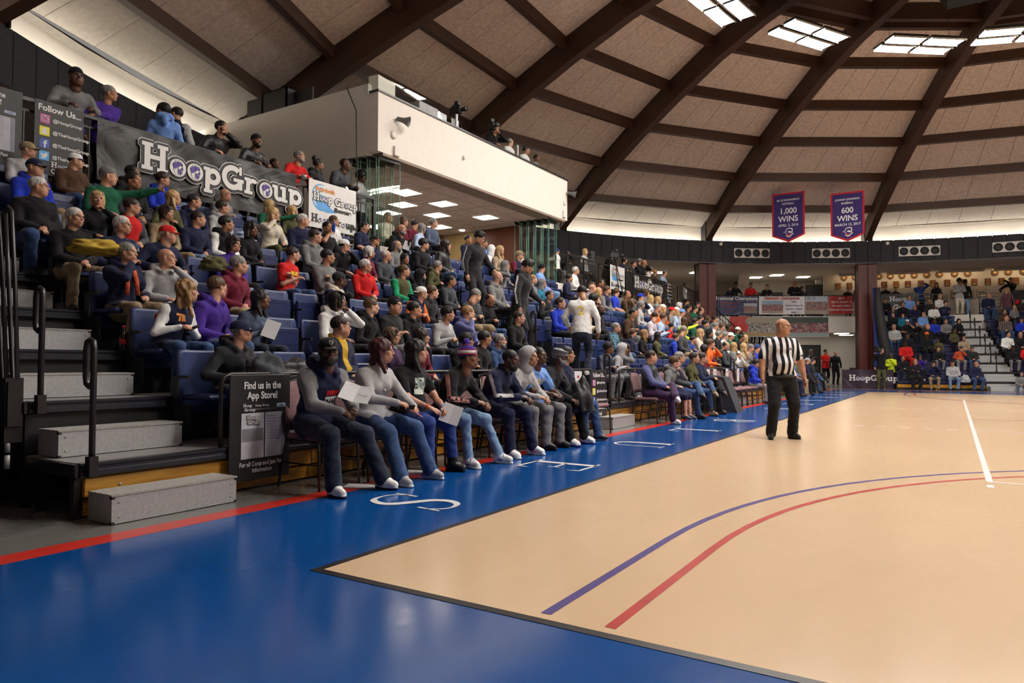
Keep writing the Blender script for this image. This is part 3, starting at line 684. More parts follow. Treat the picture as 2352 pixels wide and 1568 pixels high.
def area(name, loc, rot, sx, sy, power, col=(1, .93, .84)):
    l = bpy.data.lights.new(name, 'AREA'); l.shape = 'RECTANGLE'; l.size = sx; l.size_y = sy; l.energy = power; l.color = col
    o = bpy.data.objects.new(name, l); COL.objects.link(o); o.location = loc; o.rotation_euler = rot; return o

# ---- floor and court markings
floor = struct('floor', MB().box(-30, 42, -24, 52, -.2, 0).mesh('floor', [M_GREYF]))
def fpart(name, mb, m): o = ob(name, mb.mesh(name, [m])); o.parent = floor; return o
LCT, WCT = 28.65, 15.24
def frame_boxes(mb, x0, x1, y0, y1, w, z0, z1):
    mb.box(x0-w, x0, y0-w, y1+w, z0, z1); mb.box(x1, x1+w, y0-w, y1+w, z0, z1); mb.box(x0, x1, y0-w, y0, z0, z1); mb.box(x0, x1, y1, y1+w, z0, z1); return mb
fpart('court_border', MB().box(-1.53, WCT+1.53, -7, LCT+2.6, 0, .002), M_BLUE)
fpart('court_surface', MB().box(0, WCT, 0, LCT, .002, .004), M_TAN)
fpart('boundary_line', frame_boxes(MB(), 0, WCT, 0, LCT, .052, .002, .0042), M_BLACKL)
fpart('border_stripe', frame_boxes(MB(), -1.53, WCT+1.53, -7, LCT+2.6, .20, 0, .003), M_REDL)
def line(mb, x0, y0, x1, y1, w=.05, z=.0055):
    d = Vector((x1-x0, y1-y0, 0)); n = Vector((-d.y, d.x, 0)).normalized()*w/2; a = Vector((x0, y0, z)); b = Vector((x1, y1, z))
    mb.add([a+n, a-n, b-n, b+n], [(0, 1, 2, 3)]); return mb
def ribbon(mb, pts, ws, z=.0055):
    vs = []; n = len(pts); ws = ws if isinstance(ws, (list, tuple)) else [ws]*n
    for i in range(n):
        a = Vector((*pts[max(i-1, 0)], 0)); b = Vector((*pts[min(i+1, n-1)], 0)); d = (b-a).normalized(); nn = Vector((-d.y, d.x, 0))*ws[i]/2; p = Vector((*pts[i], z)); vs += [p+nn, p-nn]
    mb.add(vs, [(2*i, 2*i+1, 2*i+3, 2*i+2) for i in range(n-1)]); return mb
for far in (0, 1):
    for r, m, nm in ((6.325, M_BLUA, 'college_arc'), (6.02, M_REDA, 'school_arc')):
        pts = [(OX-r+.025, .055)]; 
        for i in range(61):
            a = PI - PI*i/60; pts.append((OX+(r-.025)*math.cos(a), 1.6+(r-.025)*math.sin(a)))
        pts.append((OX+r-.025, .055))
        if far: pts = [(x, LCT-y) for x, y in pts][::-1]
        fpart(nm, ribbon(MB(), pts, .05), m)
fpart('centre_line', line(MB(), 0, LCT/2, WCT, LCT/2, .03), plain('thin_dark_line', (.16, .06, .04), rough=.4))
fpart('centre_circle', ribbon(MB(), [(OX+1.83*math.cos(a), LCT/2+1.83*math.sin(a)) for a in [2*PI*i/48 for i in range(49)]], .05), M_REDA)
vb = MB()
line(vb, 3.12, 5.325, 3.12, 23.325, .055, .006); line(vb, 12.12, 5.325, 12.12, 23.325, .055, .006)
for y in (5.3, 11.325, 17.325, 23.35): line(vb, 3.1, y, 12.15, y, .05, .006)
for y in (11.30, 17.32):
    for k in range(5): x = 1.34+.352*k; line(vb, x, y, x+.15, y, .05, .006)
line(vb, 3.115, 4.93, 3.115, 5.10, .055, .006)
fpart('volleyball_line', vb, M_WHITEL)
lane = MB()
for y0, s in ((0, 1), (LCT, -1)):
    for x in (OX-1.83, OX+1.83): line(lane, x, y0, x, y0+s*5.79, .05)
    line(lane, OX-1.83, y0+s*5.79, OX+1.83, y0+s*5.79, .05)
fpart('free_throw_lane', lane, M_REDA)
# letters on the border: drawn in (u: reading direction, v: up) and laid with up = +X, reading = -Y
def letter(ch):
    mb = MB(); T, t = .098, .038; H = .74
    def vst(u, w=T, v0=0, v1=H): ribbon(mb, [(u, v0), (u, v1)], w)
    def ser(u, v, w=.20): ribbon(mb, [(u-w/2, v), (u+w/2, v)], .022)
    def hst(u0, u1, v, w=t): ribbon(mb, [(u0, v), (u1, v)], w)
    if ch == 'E':
        vst(-.17); hst(-.28, .24, .012); hst(-.28, .22, H-.012); hst(-.17, .12, H*.52); ribbon(mb, [(.24, 0), (.27, .16)], [.05, .012]); ribbon(mb, [(.22, H), (.24, H-.14)], [.05, .012]); ribbon(mb, [(.12, H*.52-.07), (.12, H*.52+.07)], .025)
    elif ch == 'U':
        ribbon(mb, [(-.19, H), (-.19, .26), (-.17, .12), (-.10, .03), (0, 0), (.10, .03), (.175, .12), (.19, .26), (.19, H)], [T, T, T, .065, .045, .034, .03, .03, .03]); ser(-.19, H-.01, .24); ser(.19, H-.01, .20)
    elif ch == 'L':
        vst(-.12); hst(-.23, .22, .012); ser(-.12, H-.01, .24); ribbon(mb, [(.22, 0), (.26, .18)], [.05, .012])
    elif ch == 'B':
        vst(-.17); ser(-.22, .01, .16); ser(-.22, H-.01, .16)
        ribbon(mb, [(-.17, H-.012), (.02, H-.015), (.13, H-.09), (.15, H-.19), (.10, H-.31), (0, H*.53), (-.17, H*.53)], [.025, .03, .06, T, .06, .03, .025]); ribbon(mb, [(0, H*.53), (.14, H*.46), (.20, .21), (.14, .06), (.02, .013), (-.17, .012)], [.03, .06, T, .06, .03, .025])
    elif ch == 'R':
        vst(-.17); ser(-.17, .01, .22); ser(-.22, H-.01, .16)
        ribbon(mb, [(-.17, H-.012), (.02, H-.015), (.13, H-.09), (.15, H-.20), (.10, H-.32), (0, H*.50), (-.17, H*.50)], [.025, .03, .06, T, .06, .03, .025]); ribbon(mb, [(0, H*.50), (.26, .01)], [.05, T]); ser(.26, .01, .14)
    elif ch == 'Y':
        vst(0, T, 0, H*.45); ser(0, .01, .22); ribbon(mb, [(0, H*.42), (-.22, H)], T); ribbon(mb, [(0, H*.42), (.22, H)], t); ser(-.22, H-.01, .2); ser(.22, H-.01, .17)
    elif ch == 'J':
        ribbon(mb, [(.06, H), (.06, .12), (.02, -.02), (-.06, -.06), (-.14, -.02)], [T, T, .06, .04, .06]); ser(.06, H-.01, .24)
    elif ch == 'S':
        P = [(.155, H-.13), (.10, H-.03), (0, H-.0), (-.12, H-.05), (-.175, H-.17), (-.13, H-.29), (0, H*.5), (.14, H*.39), (.19, .19), (.13, .05), (0, 0), (-.13, .03), (-.19, .14)]
        Wd = [.018, .026, .030, .055, .075, .085, .09, .085, .075, .055, .03, .026, .018]; pp = []; ww = []
        for i in range(len(P)-1):
            p0 = P[max(i-1, 0)]; p1 = P[i]; p2 = P[i+1]; p3 = P[min(i+2, len(P)-1)]
            for k in range(4):
                s = k/4; f = lambda a, b, c, d: .5*((2*b)+(-a+c)*s+(2*a-5*b+4*c-d)*s*s+(-a+3*b-3*c+d)*s**3); pp.append((f(p0[0], p1[0], p2[0], p3[0]), f(p0[1], p1[1], p2[1], p3[1]))); ww.append(Wd[i]+(Wd[i+1]-Wd[i])*s)
        pp.append(P[-1]); ww.append(Wd[-1]); ribbon(mb, pp, ww); ribbon(mb, [(.165, H), (.145, H-.22)], [.02, .035]); ribbon(mb, [(-.20, 0), (-.18, .24)], [.02, .035])
    return mb
for i, ch in enumerate('SEULB YESREJ'):
    if ch == ' ': continue
    y = 1.66 + 2.37*i - (1.0 if i > 5 else 0)*.35
    mb = letter(ch); o = ob('painted_letter', mb.mesh('painted_letter', [M_WHITEL]), floor); o.location = (-1.135, y, 0); o.rotation_euler = (0, 0, -PI/2)
    # reading direction -Y, up +X
    o.rotation_euler = (0, 0, 0); me = o.data
    for v in me.vertices: u, w = v.co.x, v.co.y; v.co.x = w; v.co.y = -u

# ---- left bleachers
RISE, RUN, Z1, X1 = .406, .75, .395, -2.25
NR = 7
def deckz(k): return Z1+RISE*(k-1)
def nosex(k): return X1-RUN*(k-1)
Y0B, Y1B = -.12, 27.6
AISLES = [(-.06, .91), (8.16, 9.12), (16.4, 17.36), (24.6, 25.5)]
ble = empty('bleacher', (X1, 10, 0)); tag(ble, 'long telescopic bleacher with blue folding seats and black nosings beside the court', 'bleacher')
def bpart(name, mb, mats, parent=None):
    me = mb.mesh(name, mats); o = ob(name, me); o.parent = parent or ble
    if parent is None: o.matrix_parent_inverse = Matrix.Translation((-X1, -10, 0))
    return o
for k in range(1, NR+1):
    x, z = nosex(k), deckz(k)
    bpart('deck', MB().box(x-RUN-.05, x-.06, Y0B-.0, Y1B, z-.03, z), [DECK])
    mb = MB()   # extruded nosing profile
    prof = [(0, 0), (0, -.018), (-.012, -.03), (-.012, -.045), (0, -.055), (0, -.085), (-.02, -.10), (-.07, -.10), (-.07, .002), (-.02, .002)]
    vs = [(x+px, y, z+pz) for y in (Y0B, Y1B) for px, pz in prof]; n = len(prof)
    mb.add(vs, [(i, (i+1) % n, n+(i+1) % n, n+i) for i in range(n)] + [tuple(range(n-1, -1, -1)), tuple(range(n, 2*n))]); bpart('nosing', mb, [plain('nosing_black_aluminium', (.030, .032, .042), rough=.33, metal=.4)])
    bpart('riser', MB().box(x-.10, x-.07, Y0B, Y1B, z-RISE+.004 if k > 1 else z-.12, z-.10), [BLKP])
    for s in range(2):
        bpart('end_bracket', MB().box(x-RUN, x-.02, (Y0B-.03 if s == 0 else Y1B), (Y0B if s == 0 else Y1B+.03), z-.09, z-.004), [BLKM])
# wooden kick boards along the front, in lengths
yy = Y0B+.05
while yy < Y1B-.5:
    y2 = min(yy+2.44, Y1B-.05)
    bpart('upper_board', MB().rbox(X1-.10, X1-.055, yy+.004, y2-.004, .15, .285, .004), [PINE]); bpart('lower_board', MB().rbox(X1-.14, X1-.10, yy+.004, y2-.004, .015, .13, .004), [PINE])
    for y in (yy+.25, y2-.3): bpart('bolt', MB().lathe([(.012, 0), (.012, .004), (.005, .007)], 8).xf(Matrix.Translation((X1-.055, y, .215)) @ Matrix.Rotation(PI/2, 4, 'Y')), [ALU])
    yy = y2
for k in range(1, NR+1):    # end posts under the decks
    for dx in (-.12, -.62): bpart('post', MB().box(nosex(k)+dx-.03, nosex(k)+dx+.03, Y0B, Y0B+.06, 0, deckz(k)-.09), [BLKM])
# aluminium intermediate steps, two per aisle row are one box
def step_mb(w, h=.203, d=.30):
    mb = MB(); mb.box(-d, 0, -w/2, w/2, .006, h-.012, 0); mb.box(-d-.002, .006, -w/2-.004, w/2+.004, h-.012, h, 1)
    for xx in (-.07, -.14, -.21): mb.box(xx-.008, xx+.008, -w/2, w/2, h, h+.003, 0)
    for y in (-w/2+.03, w/2-.03):
        for z in (.04, h-.05): mb.lathe([(.007, 0), (.006, .003), (.002, .004)], 6, 2).xf(Matrix()) if False else None
    for y in (-w/2, w/2-.02): mb.box(-.03, .003, y, y+.02, h-.03, h-.008, 2); mb.box(-.03, .003, y, y+.02, .0, .02, 2)
    return mb
SCREW = MB().lathe([(.008, 0), (.007, .003), (.003, .005)], 8).xf(Matrix.Rotation(PI/2, 4, 'Y')).mesh('screw', [plain('zinc_screw', (.45, .45, .45), rough=.3, metal=.8)])
for ai, (a0, a1) in enumerate(AISLES):
    w = a1-a0; yc = (a0+a1)/2
    me = step_mb(w).mesh('step', [ALU, ALUT, BLKP])
    for k in range(1, NR):
        o = ob('step', me); o.parent = ble; o.matrix_parent_inverse = Matrix.Translation((-X1, -10, 0)); o.location = (nosex(k)-.445, yc, deckz(k))
        if ai == 0:
            for y in (-w/2+.05, w/2-.05):
                for z in (.05, .15): s = ob('screw', SCREW, o); s.location = (.001, y, z)
    gname = ['near left end of the bleacher', 'beside the empty courtside chairs', 'behind the far courtside chairs', 'at the far end of the bleacher']
    g = ob('portable_step', me); g.location = (-1.965, yc if ai else .425, 0); tag(g, 'galvanised steel floor step, ' + gname[ai], 'step', 'floor steps in front of the bleacher aisles')
    if ai == 0:
        for y in (-w/2+.05, w/2-.05):
            for z in (.05, .15): s = ob('screw', SCREW, g); s.location = (.001, y, z)
def hook_rail(h=.86):
    # post with a long oval grab loop towards the stairs
    mb = MB(); mb.tube([(0, 0, -.08), (0, 0, h-.06), (-.012, 0, h-.012), (-.05, 0, h), (-.088, 0, h-.012), (-.10, 0, h-.06), (-.10, 0, h-.26), (-.088, 0, h-.31), (-.05, 0, h-.33), (-.012, 0, h-.31)], .021, 8)
    mb.box(-.03, .03, -.03, .03, -.09, .05); return mb
HR = hook_rail().xf(Matrix.Rotation(PI, 4, 'Z') @ Matrix.Scale(-1, 4, (1, 0, 0))).mesh('handrail', [BLKM])
for ai, (a0, a1) in enumerate(AISLES):
    for k in range(1, NR+1):
        if ai == 0: yr = a0-.0; 
        else: yr = (a0+a1)/2
        if ai and k % 2 == 0: continue
        if ai == 0 and k > 2: continue
        o = ob('handrail', HR); o.parent = ble; o.matrix_parent_inverse = Matrix.Translation((-X1, -10, 0)); o.location = (nosex(k)+.02, yr, deckz(k))
# serial plate on a step
bpart('serial_plate', MB().box(-4.198, -4.196, .25, .40, 1.26, 1.30), [plain('plate_white', (.5, .47, .45))])
# folded end rails stacked at the left of the bleacher
er = empty('folded_rail', (-3.2, -.2, 0)); tag(er, 'bundle of folded black end rails at the left end of the bleacher', 'rail')
for j, (dx, dy, tilt) in enumerate(((-.10, -.06, .0), (-.02, -.02, .03), (.06, .02, .07))):
    o = ob('rail_tube', MB().tube([(dx-.26+tilt, dy, 2.25), (dx-.14+tilt*.5, dy, 1.7), (dx, dy, .98), (dx+.035, dy, .93), (dx+.075, dy, .97), (dx-.04+tilt*.5, dy, 1.7), (dx-.16+tilt, dy, 2.25), (dx-.21+tilt, dy, 2.29), (dx-.26+tilt, dy, 2.25)], .016, 7).mesh('rail_tube', [BLKM])); o.parent = er
o = ob('mount_plate', MB().box(-.06, .16, -.05, .05, .62, .95).box(.10, .14, -.06, .06, .50, .98).mesh('mount_plate', [BLKM])); o.parent = er
for z in (.60, .48, .36): o = ob('hinge', MB().lathe([(.02, -.05), (.02, .05)], 8, 0, (.12, -.03, z)).mesh('hinge', [ALU])); o.parent = er
sd = ob('side_curtain', MB().box(-7.4, -3.05, -.5, -.44, 0, 2.2).mesh('side_curtain', [plain('black_skirt_cloth', (.008, .008, .009), rough=.9)])); tag(sd, 'black skirt closing the left end under the bleacher', 'curtain')
pt = MB().add([(-3.9, -.9, 0), (-2.75, -.55, 0), (-2.85, -.5, .42), (-3.3, -.6, .62), (-4.2, -.8, .66), (-3.9, -1.0, 0), (-2.75, -.60, 0), (-2.85, -.55, .42), (-3.3, -.65, .62), (-4.2, -.9, .66)], [(0, 1, 2, 3, 4), (9, 8, 7, 6, 5), (1, 6, 7, 2), (2, 7, 8, 3), (3, 8, 9, 4), (0, 5, 6, 1)])
o = ob('floor_pad', pt.mesh('floor_pad', [plain('navy_vinyl', (.022, .014, .08), rough=.4)])); tag(o, 'dark navy vinyl pad leaning against the left end of the bleacher', 'pad')
# front rail along row one
def rail_run(name, x, ya, yb, z0, z1, label, post=1.9, group=None):
    r = empty(name, (x, ya, z0)); tag(r, label, 'rail', group)
    h = z1-z0; o = ob('top_rail', MB().tube([(0, 0, 0), (0, 0, h-.08), (0, .03, h-.02), (0, .09, h), (0, yb-ya-.09, h), (0, yb-ya-.03, h-.02), (0, yb-ya, h-.08), (0, yb-ya, 0)], .019, 8).mesh('top_rail', [BLKM])); o.parent = r
    n = max(1, round((yb-ya)/post))
    for i in range(1, n): o = ob('rail_post', MB().tube([(0, (yb-ya)*i/n, 0), (0, (yb-ya)*i/n, h)], .016, 6).mesh('rail_post', [BLKM])); o.parent = r
    return r
G_FR = 'rails along the bleacher front'
rail_run('front_rail', -2.30, 1.00, 8.10, .30, 1.0, 'black front rail of the bleacher behind the near courtside chairs', group=G_FR)
rail_run('front_rail', -2.30, 9.20, 16.3, .30, 1.0, 'black front rail of the bleacher behind the middle courtside chairs', group=G_FR)
rail_run('front_rail', -2.30, 17.4, 24.5, .30, 1.0, 'black front rail of the bleacher behind the far courtside chairs', group=G_FR)

# ---- folding stadium seats
SEATB = plain('blue_seat_plastic', (.009, .019, .088), rough=.38, noise_amt=.10); SEATB2 = plain('worn_blue_seat_plastic', (.023, .040, .135), rough=.42, noise_amt=.18, nscale=14)
def seat_parts():
    back = MB(); n = 7; vs = []
    for i in range(n):          # curved shell, rounded corners
        u = -1+2*i/(n-1); xx = -.035*(1-u*u)
        for z, dx, sw in ((.24, 0, .90), (.28, .0, 1.0), (.46, -.015, 1.0), (.70, -.040, 1.0), (.79, -.050, .97), (.815, -.054, .88)): vs.append((xx+dx, u*.218*sw, z))
    m = 6; fs = [(i*m+j, (i+1)*m+j, (i+1)*m+j+1, i*m+j+1) for i in range(n-1) for j in range(m-1)]
    back.add(vs, fs, 0, True); back.add([(x-.022, y, z) for x, y, z in vs], [f[::-1] for f in fs], 0, True)
    k = n*m; ring = [i*m for i in range(n)] + [(n-1)*m+j for j in range(1, m)] + [i*m+m-1 for i in range(n-2, -1, -1)] + [j for j in range(m-2, 0, -1)]
    o0 = len(back.v)-2*k; back.f += [(o0+ring[i], o0+k+ring[i], o0+k+ring[(i+1) % len(ring)], o0+ring[(i+1) % len(ring)]) for i in range(len(ring))]; back.m += [0]*len(ring); back.sm += [False]*len(ring)
    down = MB().rbox(0, .40, -.205, .205, .375, .42, .014); down.rbox(.03, .37, -.17, .17, .418, .426, .003)
    up = MB().rbox(-.022, .03, -.205, .205, .34, .70, .014)
    up.box(.028, .034, -.14, .14, .50, .512).box(.028, .034, -.13, .13, .645, .66)
    br = MB().box(-.06, .20, -.243, -.225, .10, .34).box(-.09, .0, -.243, -.225, .30, .58).box(-.02, .16, -.250, -.222, .565, .590).box(-.06, .04, -.24, -.22, .0, .12)
    return back, down, up, br
_b, _d, _u, _r = seat_parts()
ME_BACK = _b.mesh('backrest', [SEATB2]); ME_BACKD = _b.mesh('backrest', [SEATB]); ME_DOWN = _d.mesh('seat_pan', [SEATB]); ME_UP = _u.mesh('seat_pan', [SEATB]); ME_BR = _r.mesh('arm_bracket', [BLKP])
ME_PLATE = MB().box(-.0, .004, -.028, .028, -.022, .022).mesh('number_plate', [plain('plate_ivory', (.66, .66, .64))])
SEATS = {}; NDIG = {}
ORD = ['zeroth', 'first', 'second', 'third', 'fourth', 'fifth', 'sixth', 'seventh', 'eighth', 'ninth', 'tenth', 'eleventh', 'twelfth', 'thirteenth', 'fourteenth', 'fifteenth']
SECT = [(.98, 8.12, 'near'), (9.18, 16.36, 'middle'), (17.42, 24.56, 'far')]
PITCH = .51
def place_seats(occupied, hidden):
    for si, (ya, yb, sn) in enumerate(SECT):
        n = int((yb-ya)/PITCH)
        for k in range(1, NR+1):
            for j in range(n):
                y = ya+PITCH*(j+.5); occ = any(abs(y-yy) < .25 for yy in occupied.get(k, []))
                key = (si, k, j)
                if si == 2 and (k > 5 or j > 9): continue
                r = empty('stadium_seat', (nosex(k)-.655, y, deckz(k)))
                st = 'occupied blue plastic seat' if occ else 'empty tipped-up blue seat'
                tag(r, '%s, %s block, %s row, %s from the near aisle' % (st, sn, ORD[k], ORD[j+1]), 'seat', 'blue folding seats of the bleacher')
                a = ob('backrest', ME_BACK if (si < 2) else ME_BACKD, r); b = ob('seat_pan', ME_DOWN if occ else ME_UP, r); c = ob('arm_bracket', ME_BR, r)
                if not occ and si < 2 and k < 5:
                    p = ob('number_plate', ME_PLATE, r); p.location = (.028, .0, .70) if False else (-.028, 0, .66); 
# ================================================================== dome
RINGS = [(22.35, 7.72), (20.95, 8.45), (19.05, 9.45), (17.0, 10.38), (15.0, 11.17), (12.85, 11.90), (10.9, 12.36), (8.2, 12.75), (3.0, 13.1)]
RIBAZ = [91.7+20*i for i in range(18)]
ceil = empty('ceiling', (OX, OY, 0)); ceil['kind'] = 'structure'
def cpart(name, me, M=None, loc=None, rz=0):
    o = ob(name, me); o.parent = ceil
    o.location = loc or (0, 0, 0); o.rotation_euler = (0, 0, rz); return o
NB = 6
board_me = []
for ri in range(len(RINGS)-1):
    (r0, z0), (r1, z1) = RINGS[ri], RINGS[ri+1]; lst = []
    for b_ in range(NB):
        a0 = math.radians(-10 + 20*b_/NB); a1 = math.radians(-10+20*(b_+1)/NB)
        # flat bay: chord surface
        def cp(a, r, z, g=0): R = r*math.cos(math.radians(10))/math.cos(a); return Vector((R*math.cos(a), R*math.sin(a), z))
        q = [cp(a0, r0, z0), cp(a1, r0, z0), cp(a1, r1, z1), cp(a0, r1, z1)]
        c = sum(q, Vector())/4; g = .010; qi = []
        for p in q: d = c-p; qi.append(p + d.normalized()*g*1.4)
        up = Vector((0, 0, .03)); vs = qi+[p+up for p in qi]
        # small bevel: inner lower face
        lo = [p + (c-p).normalized()*.012 for p in qi]; vs = lo + [p+up*.25 for p in qi] + [p+up for p in qi]
        fs = [(3, 2, 1, 0)] + [(i, (i+1) % 4, 4+(i+1) % 4, 4+i) for i in range(4)] + [(4+i, 4+(i+1) % 4, 8+(i+1) % 4, 8+i) for i in range(4)] + [(8, 9, 10, 11)]
        lst.append(MB().add(vs, fs).mesh('ceiling_board', [CEILW if ri == 0 else CEILP]))
    board_me.append(lst)
rest = MB(); nvis = 0
for si, az in enumerate(RIBAZ):
    ac = az+10; vis = si <= 6
    for ri in range(len(RINGS)-1):
        for b_ in range(NB):
            me = board_me[ri][b_]
            if vis and ri < 7 and nvis < 290: cpart('ceiling_board', me, rz=math.radians(ac)); nvis += 1
            else:
                M = Matrix.Rotation(math.radians(ac), 4, 'Z'); rest.add([tuple(M @ v.co) for v in me.vertices], [tuple(p.vertices) for p in me.polygons], 0)
o = cpart('ceiling_boards_beyond', rest.mesh('ceiling_boards_beyond', [CEILP])); o['kind'] = 'stuff'
# dark backing above the joints
bk = MB()
for si, az in enumerate(RIBAZ):
    for ri in range(len(RINGS)-1):
        (r0, z0), (r1, z1) = RINGS[ri], RINGS[ri+1]; a, b = math.radians(az), math.radians(az+20)
        bk.add([(r0*math.cos(a), r0*math.sin(a), z0+.06), (r0*math.cos(b), r0*math.sin(b), z0+.06), (r1*math.cos(b), r1*math.sin(b), z1+.06), (r1*math.cos(a), r1*math.sin(a), z1+.06)], [(0, 1, 2, 3)])
cpart('roof_deck', bk.mesh('roof_deck', [plain('roof_backing', (.16, .12, .09), rough=.9)]))
# ribs: profile in the radial plane
prof_top = [(22.0, 7.0), (22.0, 7.75)] + [(r, z+.02) for r, z in RINGS[1:]]
def rib_mesh():
    mb = MB(); hw = .15; up = [(22.30, 7.75), (20.95, 8.50), (19.05, 9.50), (17.0, 10.43), (15.0, 11.22), (12.85, 11.95), (10.9, 12.41), (8.2, 12.80), (3.0, 13.15)]
    lo = [(22.02, 7.02), (20.55, 7.85), (18.75, 8.72), (16.75, 9.62), (14.8, 10.40), (12.7, 11.13), (10.8, 11.60), (8.1, 12.0), (3.0, 12.35)]
    foot = [(22.30, 7.02)]
    n = len(up)
    for s in (-1, 1):
        pass
    vs = [(r, -hw, z) for r, z in up] + [(r, -hw, z) for r, z in lo] + [(r, hw, z) for r, z in up] + [(r, hw, z) for r, z in lo]; fs = []
    for i in range(n-1):
        fs += [(i, i+1, n+i+1, n+i), (2*n+i, 3*n+i, 3*n+i+1, 2*n+i+1), (n+i, n+i+1, 3*n+i+1, 3*n+i), (i, 2*n+i, 2*n+i+1, i+1)]
    fs += [(0, n, 3*n, 2*n), (n-1, 3*n-1, 4*n-1, 2*n-1)]
    return mb.add(vs, fs).mesh('rib', [GLU])
rib_me = rib_mesh()
shoe = MB().box(21.92, 22.40, -.19, -.155, 6.98, 7.95).box(21.92, 22.40, .155, .19, 6.98, 7.95).mesh('rib_shoe', [BLKM])
def purlin_mesh(r, z, w=.20, h=.34):
    mb = MB(); a = math.radians(10); half = r*math.sin(a)-.13; x = r*math.cos(a)
    s = .5; mb.box(x-w/2, x+w/2, -half, half, z-h+.02, z+.02); return mb.mesh('purlin', [GLU])
pur = {ri: purlin_mesh(*RINGS[ri]) for ri in range(1, 8)}
pur2 = purlin_mesh(10.1, 12.42, .2, .5)
hang = MB().box(-.09, .09, -.07, .07, -.16, .0).mesh('beam_hanger', [BLKM])
for si, az in enumerate(RIBAZ):
    a = math.radians(az); rb = cpart('rib', rib_me, rz=a); s = ob('rib_shoe', shoe, rb)
    for ri in pur:
        cpart('purlin', pur[ri], rz=a+math.radians(10))
    cpart('purlin', pur2, rz=a+math.radians(10))
    if si <= 6:   # timber slats between the two top rings
        mb = MB()
        for j in range(9):
            y = -1.6+.4*j; mb.box(9.95, 10.70, y-.17, y+.17, 12.44, 12.47)
        cpart('slat_panel', mb.mesh('slat_panel', [mat_wood('amber_slats', (.30, .12, .03), (.20, .07, .015), 2, .6, 0, False)]), rz=a+math.radians(10))
# ---- ring wall: white cove, dark felt panels, soffit
RB = 22.0
def ring(mb, r0, z0, r1, z1, mi=0, az0=0, az1=360, seg=72, flip=False):
    n = seg; vs = []
    for i in range(n+1):
        a = math.radians(az0+(az1-az0)*i/n)
        vs += [(OX+r0*math.cos(a), OY+r0*math.sin(a), z0), (OX+r1*math.cos(a), OY+r1*math.sin(a), z1)]
    fs = [(2*i, 2*i+2, 2*i+3, 2*i+1) for i in range(n)]
    mb.add(vs, [f[::-1] for f in fs] if flip else fs, mi, True); return mb
struct('wall_cove', ring(ring(MB(), 22.55, 6.98, 22.55, 7.74), 22.03, 6.985, 22.56, 6.985).mesh('wall_cove', [plain('cove_white', (.80, .77, .71), rough=.8, noise_amt=.01)]))
tr = MB()
for i in range(3): ring(tr, 22.545, 7.70-.0*i, 22.30, 7.74)
struct('trim_1', tr.mesh('trim_1', [CEILW]))
band = struct('wall_ring', ring(ring(MB(), 22.06, 5.96, 22.06, 7.0), 22.0, 5.955, 22.6, 5.955).mesh('wall_ring', [plain('ring_backing', (.012, .012, .013), rough=.8)]))
npan = 240; a_w = 360/npan; pw = RB*math.radians(a_w)
pan_me = MB().rbox(-.045, .0, -pw/2+.008, pw/2-.008, 5.965, 7.02, .010).mesh('felt_panel', [DARKP]); extra = MB()
for i in range(npan):
    az = i*a_w; M = Mpol(az, 22.045)
    if 84 < az < 232: o = ob('felt_panel', pan_me, band); o.matrix_local = M
    else: extra.add([tuple(M @ v.co) for v in pan_me.vertices], [tuple(p.vertices) for p in pan_me.polygons])
o = ob('felt_panels_beyond', extra.mesh('felt_panels_beyond', [DARKP]), band); o['kind'] = 'stuff'
struct('trim_2', ring(MB(), 21.98, 5.93, 21.98, 5.975).mesh('trim_2', [BLKM]))
struct('ceiling_soffit', ring(MB(), 22.0, 5.95, 34.0, 5.95, flip=True).mesh('ceiling_soffit', [SOFF]))
struct('roof_lid', ring(MB(), 22.4, 7.8, 40, 7.9, seg=36).mesh('roof_lid', [DARKP]))
# cove tube lights
M_COVE = emis('cove_tube', (1.0, .90, .76), 22.0)
cv = 0
for i in range(60):
    az = i*6+3; vis = 80 < az < 240
    me = bpy.data.meshes.get('cove_light')
    if me is None:
        me = MB().box(-.055, .0, -1.10, 1.10, 0, .035, 1).box(-.045, -.01, -1.08, 1.08, .035, .062, 0).mesh('cove_light', [M_COVE, WALLW])
    o = ob('cove_light', me, M=Mpol(az, 22.30, 6.99))
    tag(o, 'slim white cove tube light hidden on the ledge of the dark ring wall', 'light', 'cove tubes around the ring wall')
# white square diffusers with four round grilles
def diffuser(az, z, label, wide=1.75, hh=.46):
    M = Mpol(az, RB-.02, z); r = empty('air_diffuser', M=M @ Matrix.Rotation(PI/2, 4, 'Z')); tag(r, label, 'vent', 'four-hole air diffusers on the ring wall')
    o = ob('plate', MB().rbox(-wide/2, wide/2, -.0, .05, -hh/2, hh/2, .008).mesh('plate', [plain('diffuser_white', (.62, .60, .58))]), r)
    for i in range(4):
        mb = MB()
        for rr in (.175, .13, .085, .045): mb.tube([(rr*math.cos(2*PI*k/20), -.0, rr*math.sin(2*PI*k/20)) for k in range(20)], .011, 4, 0, closed=True)
        for q in range(4): a = PI*q/4; mb.box(-.17, .17, -.004, .004, -.005, .005).v[-8:] if False else None
        g = ob('round_grille', mb.mesh('round_grille', [plain('grille_dark', (.05, .052, .055), rough=.4)]), r); g.location = (-wide/2+wide*(i+.5)/4, .055, 0)
        d = ob('opening', MB().lathe([(.19, 0), (.19, .004)], 20).xf(Matrix.Rotation(-PI/2, 4, 'X')).mesh('opening', [BLKP]), g); d.location = (0, -.004, 0)
DL = ['white diffuser plate with four round grilles left of the 1,000 wins banner', 'white diffuser plate with four round grilles below the 600 wins banner', 'white diffuser plate with four round grilles right of the far rib foot', 'white diffuser plate with four round grilles at the right frame edge']
for az, lb in zip((126.05, 116.15, 105.95, 96.0), DL): diffuser(az, 6.45, lb)
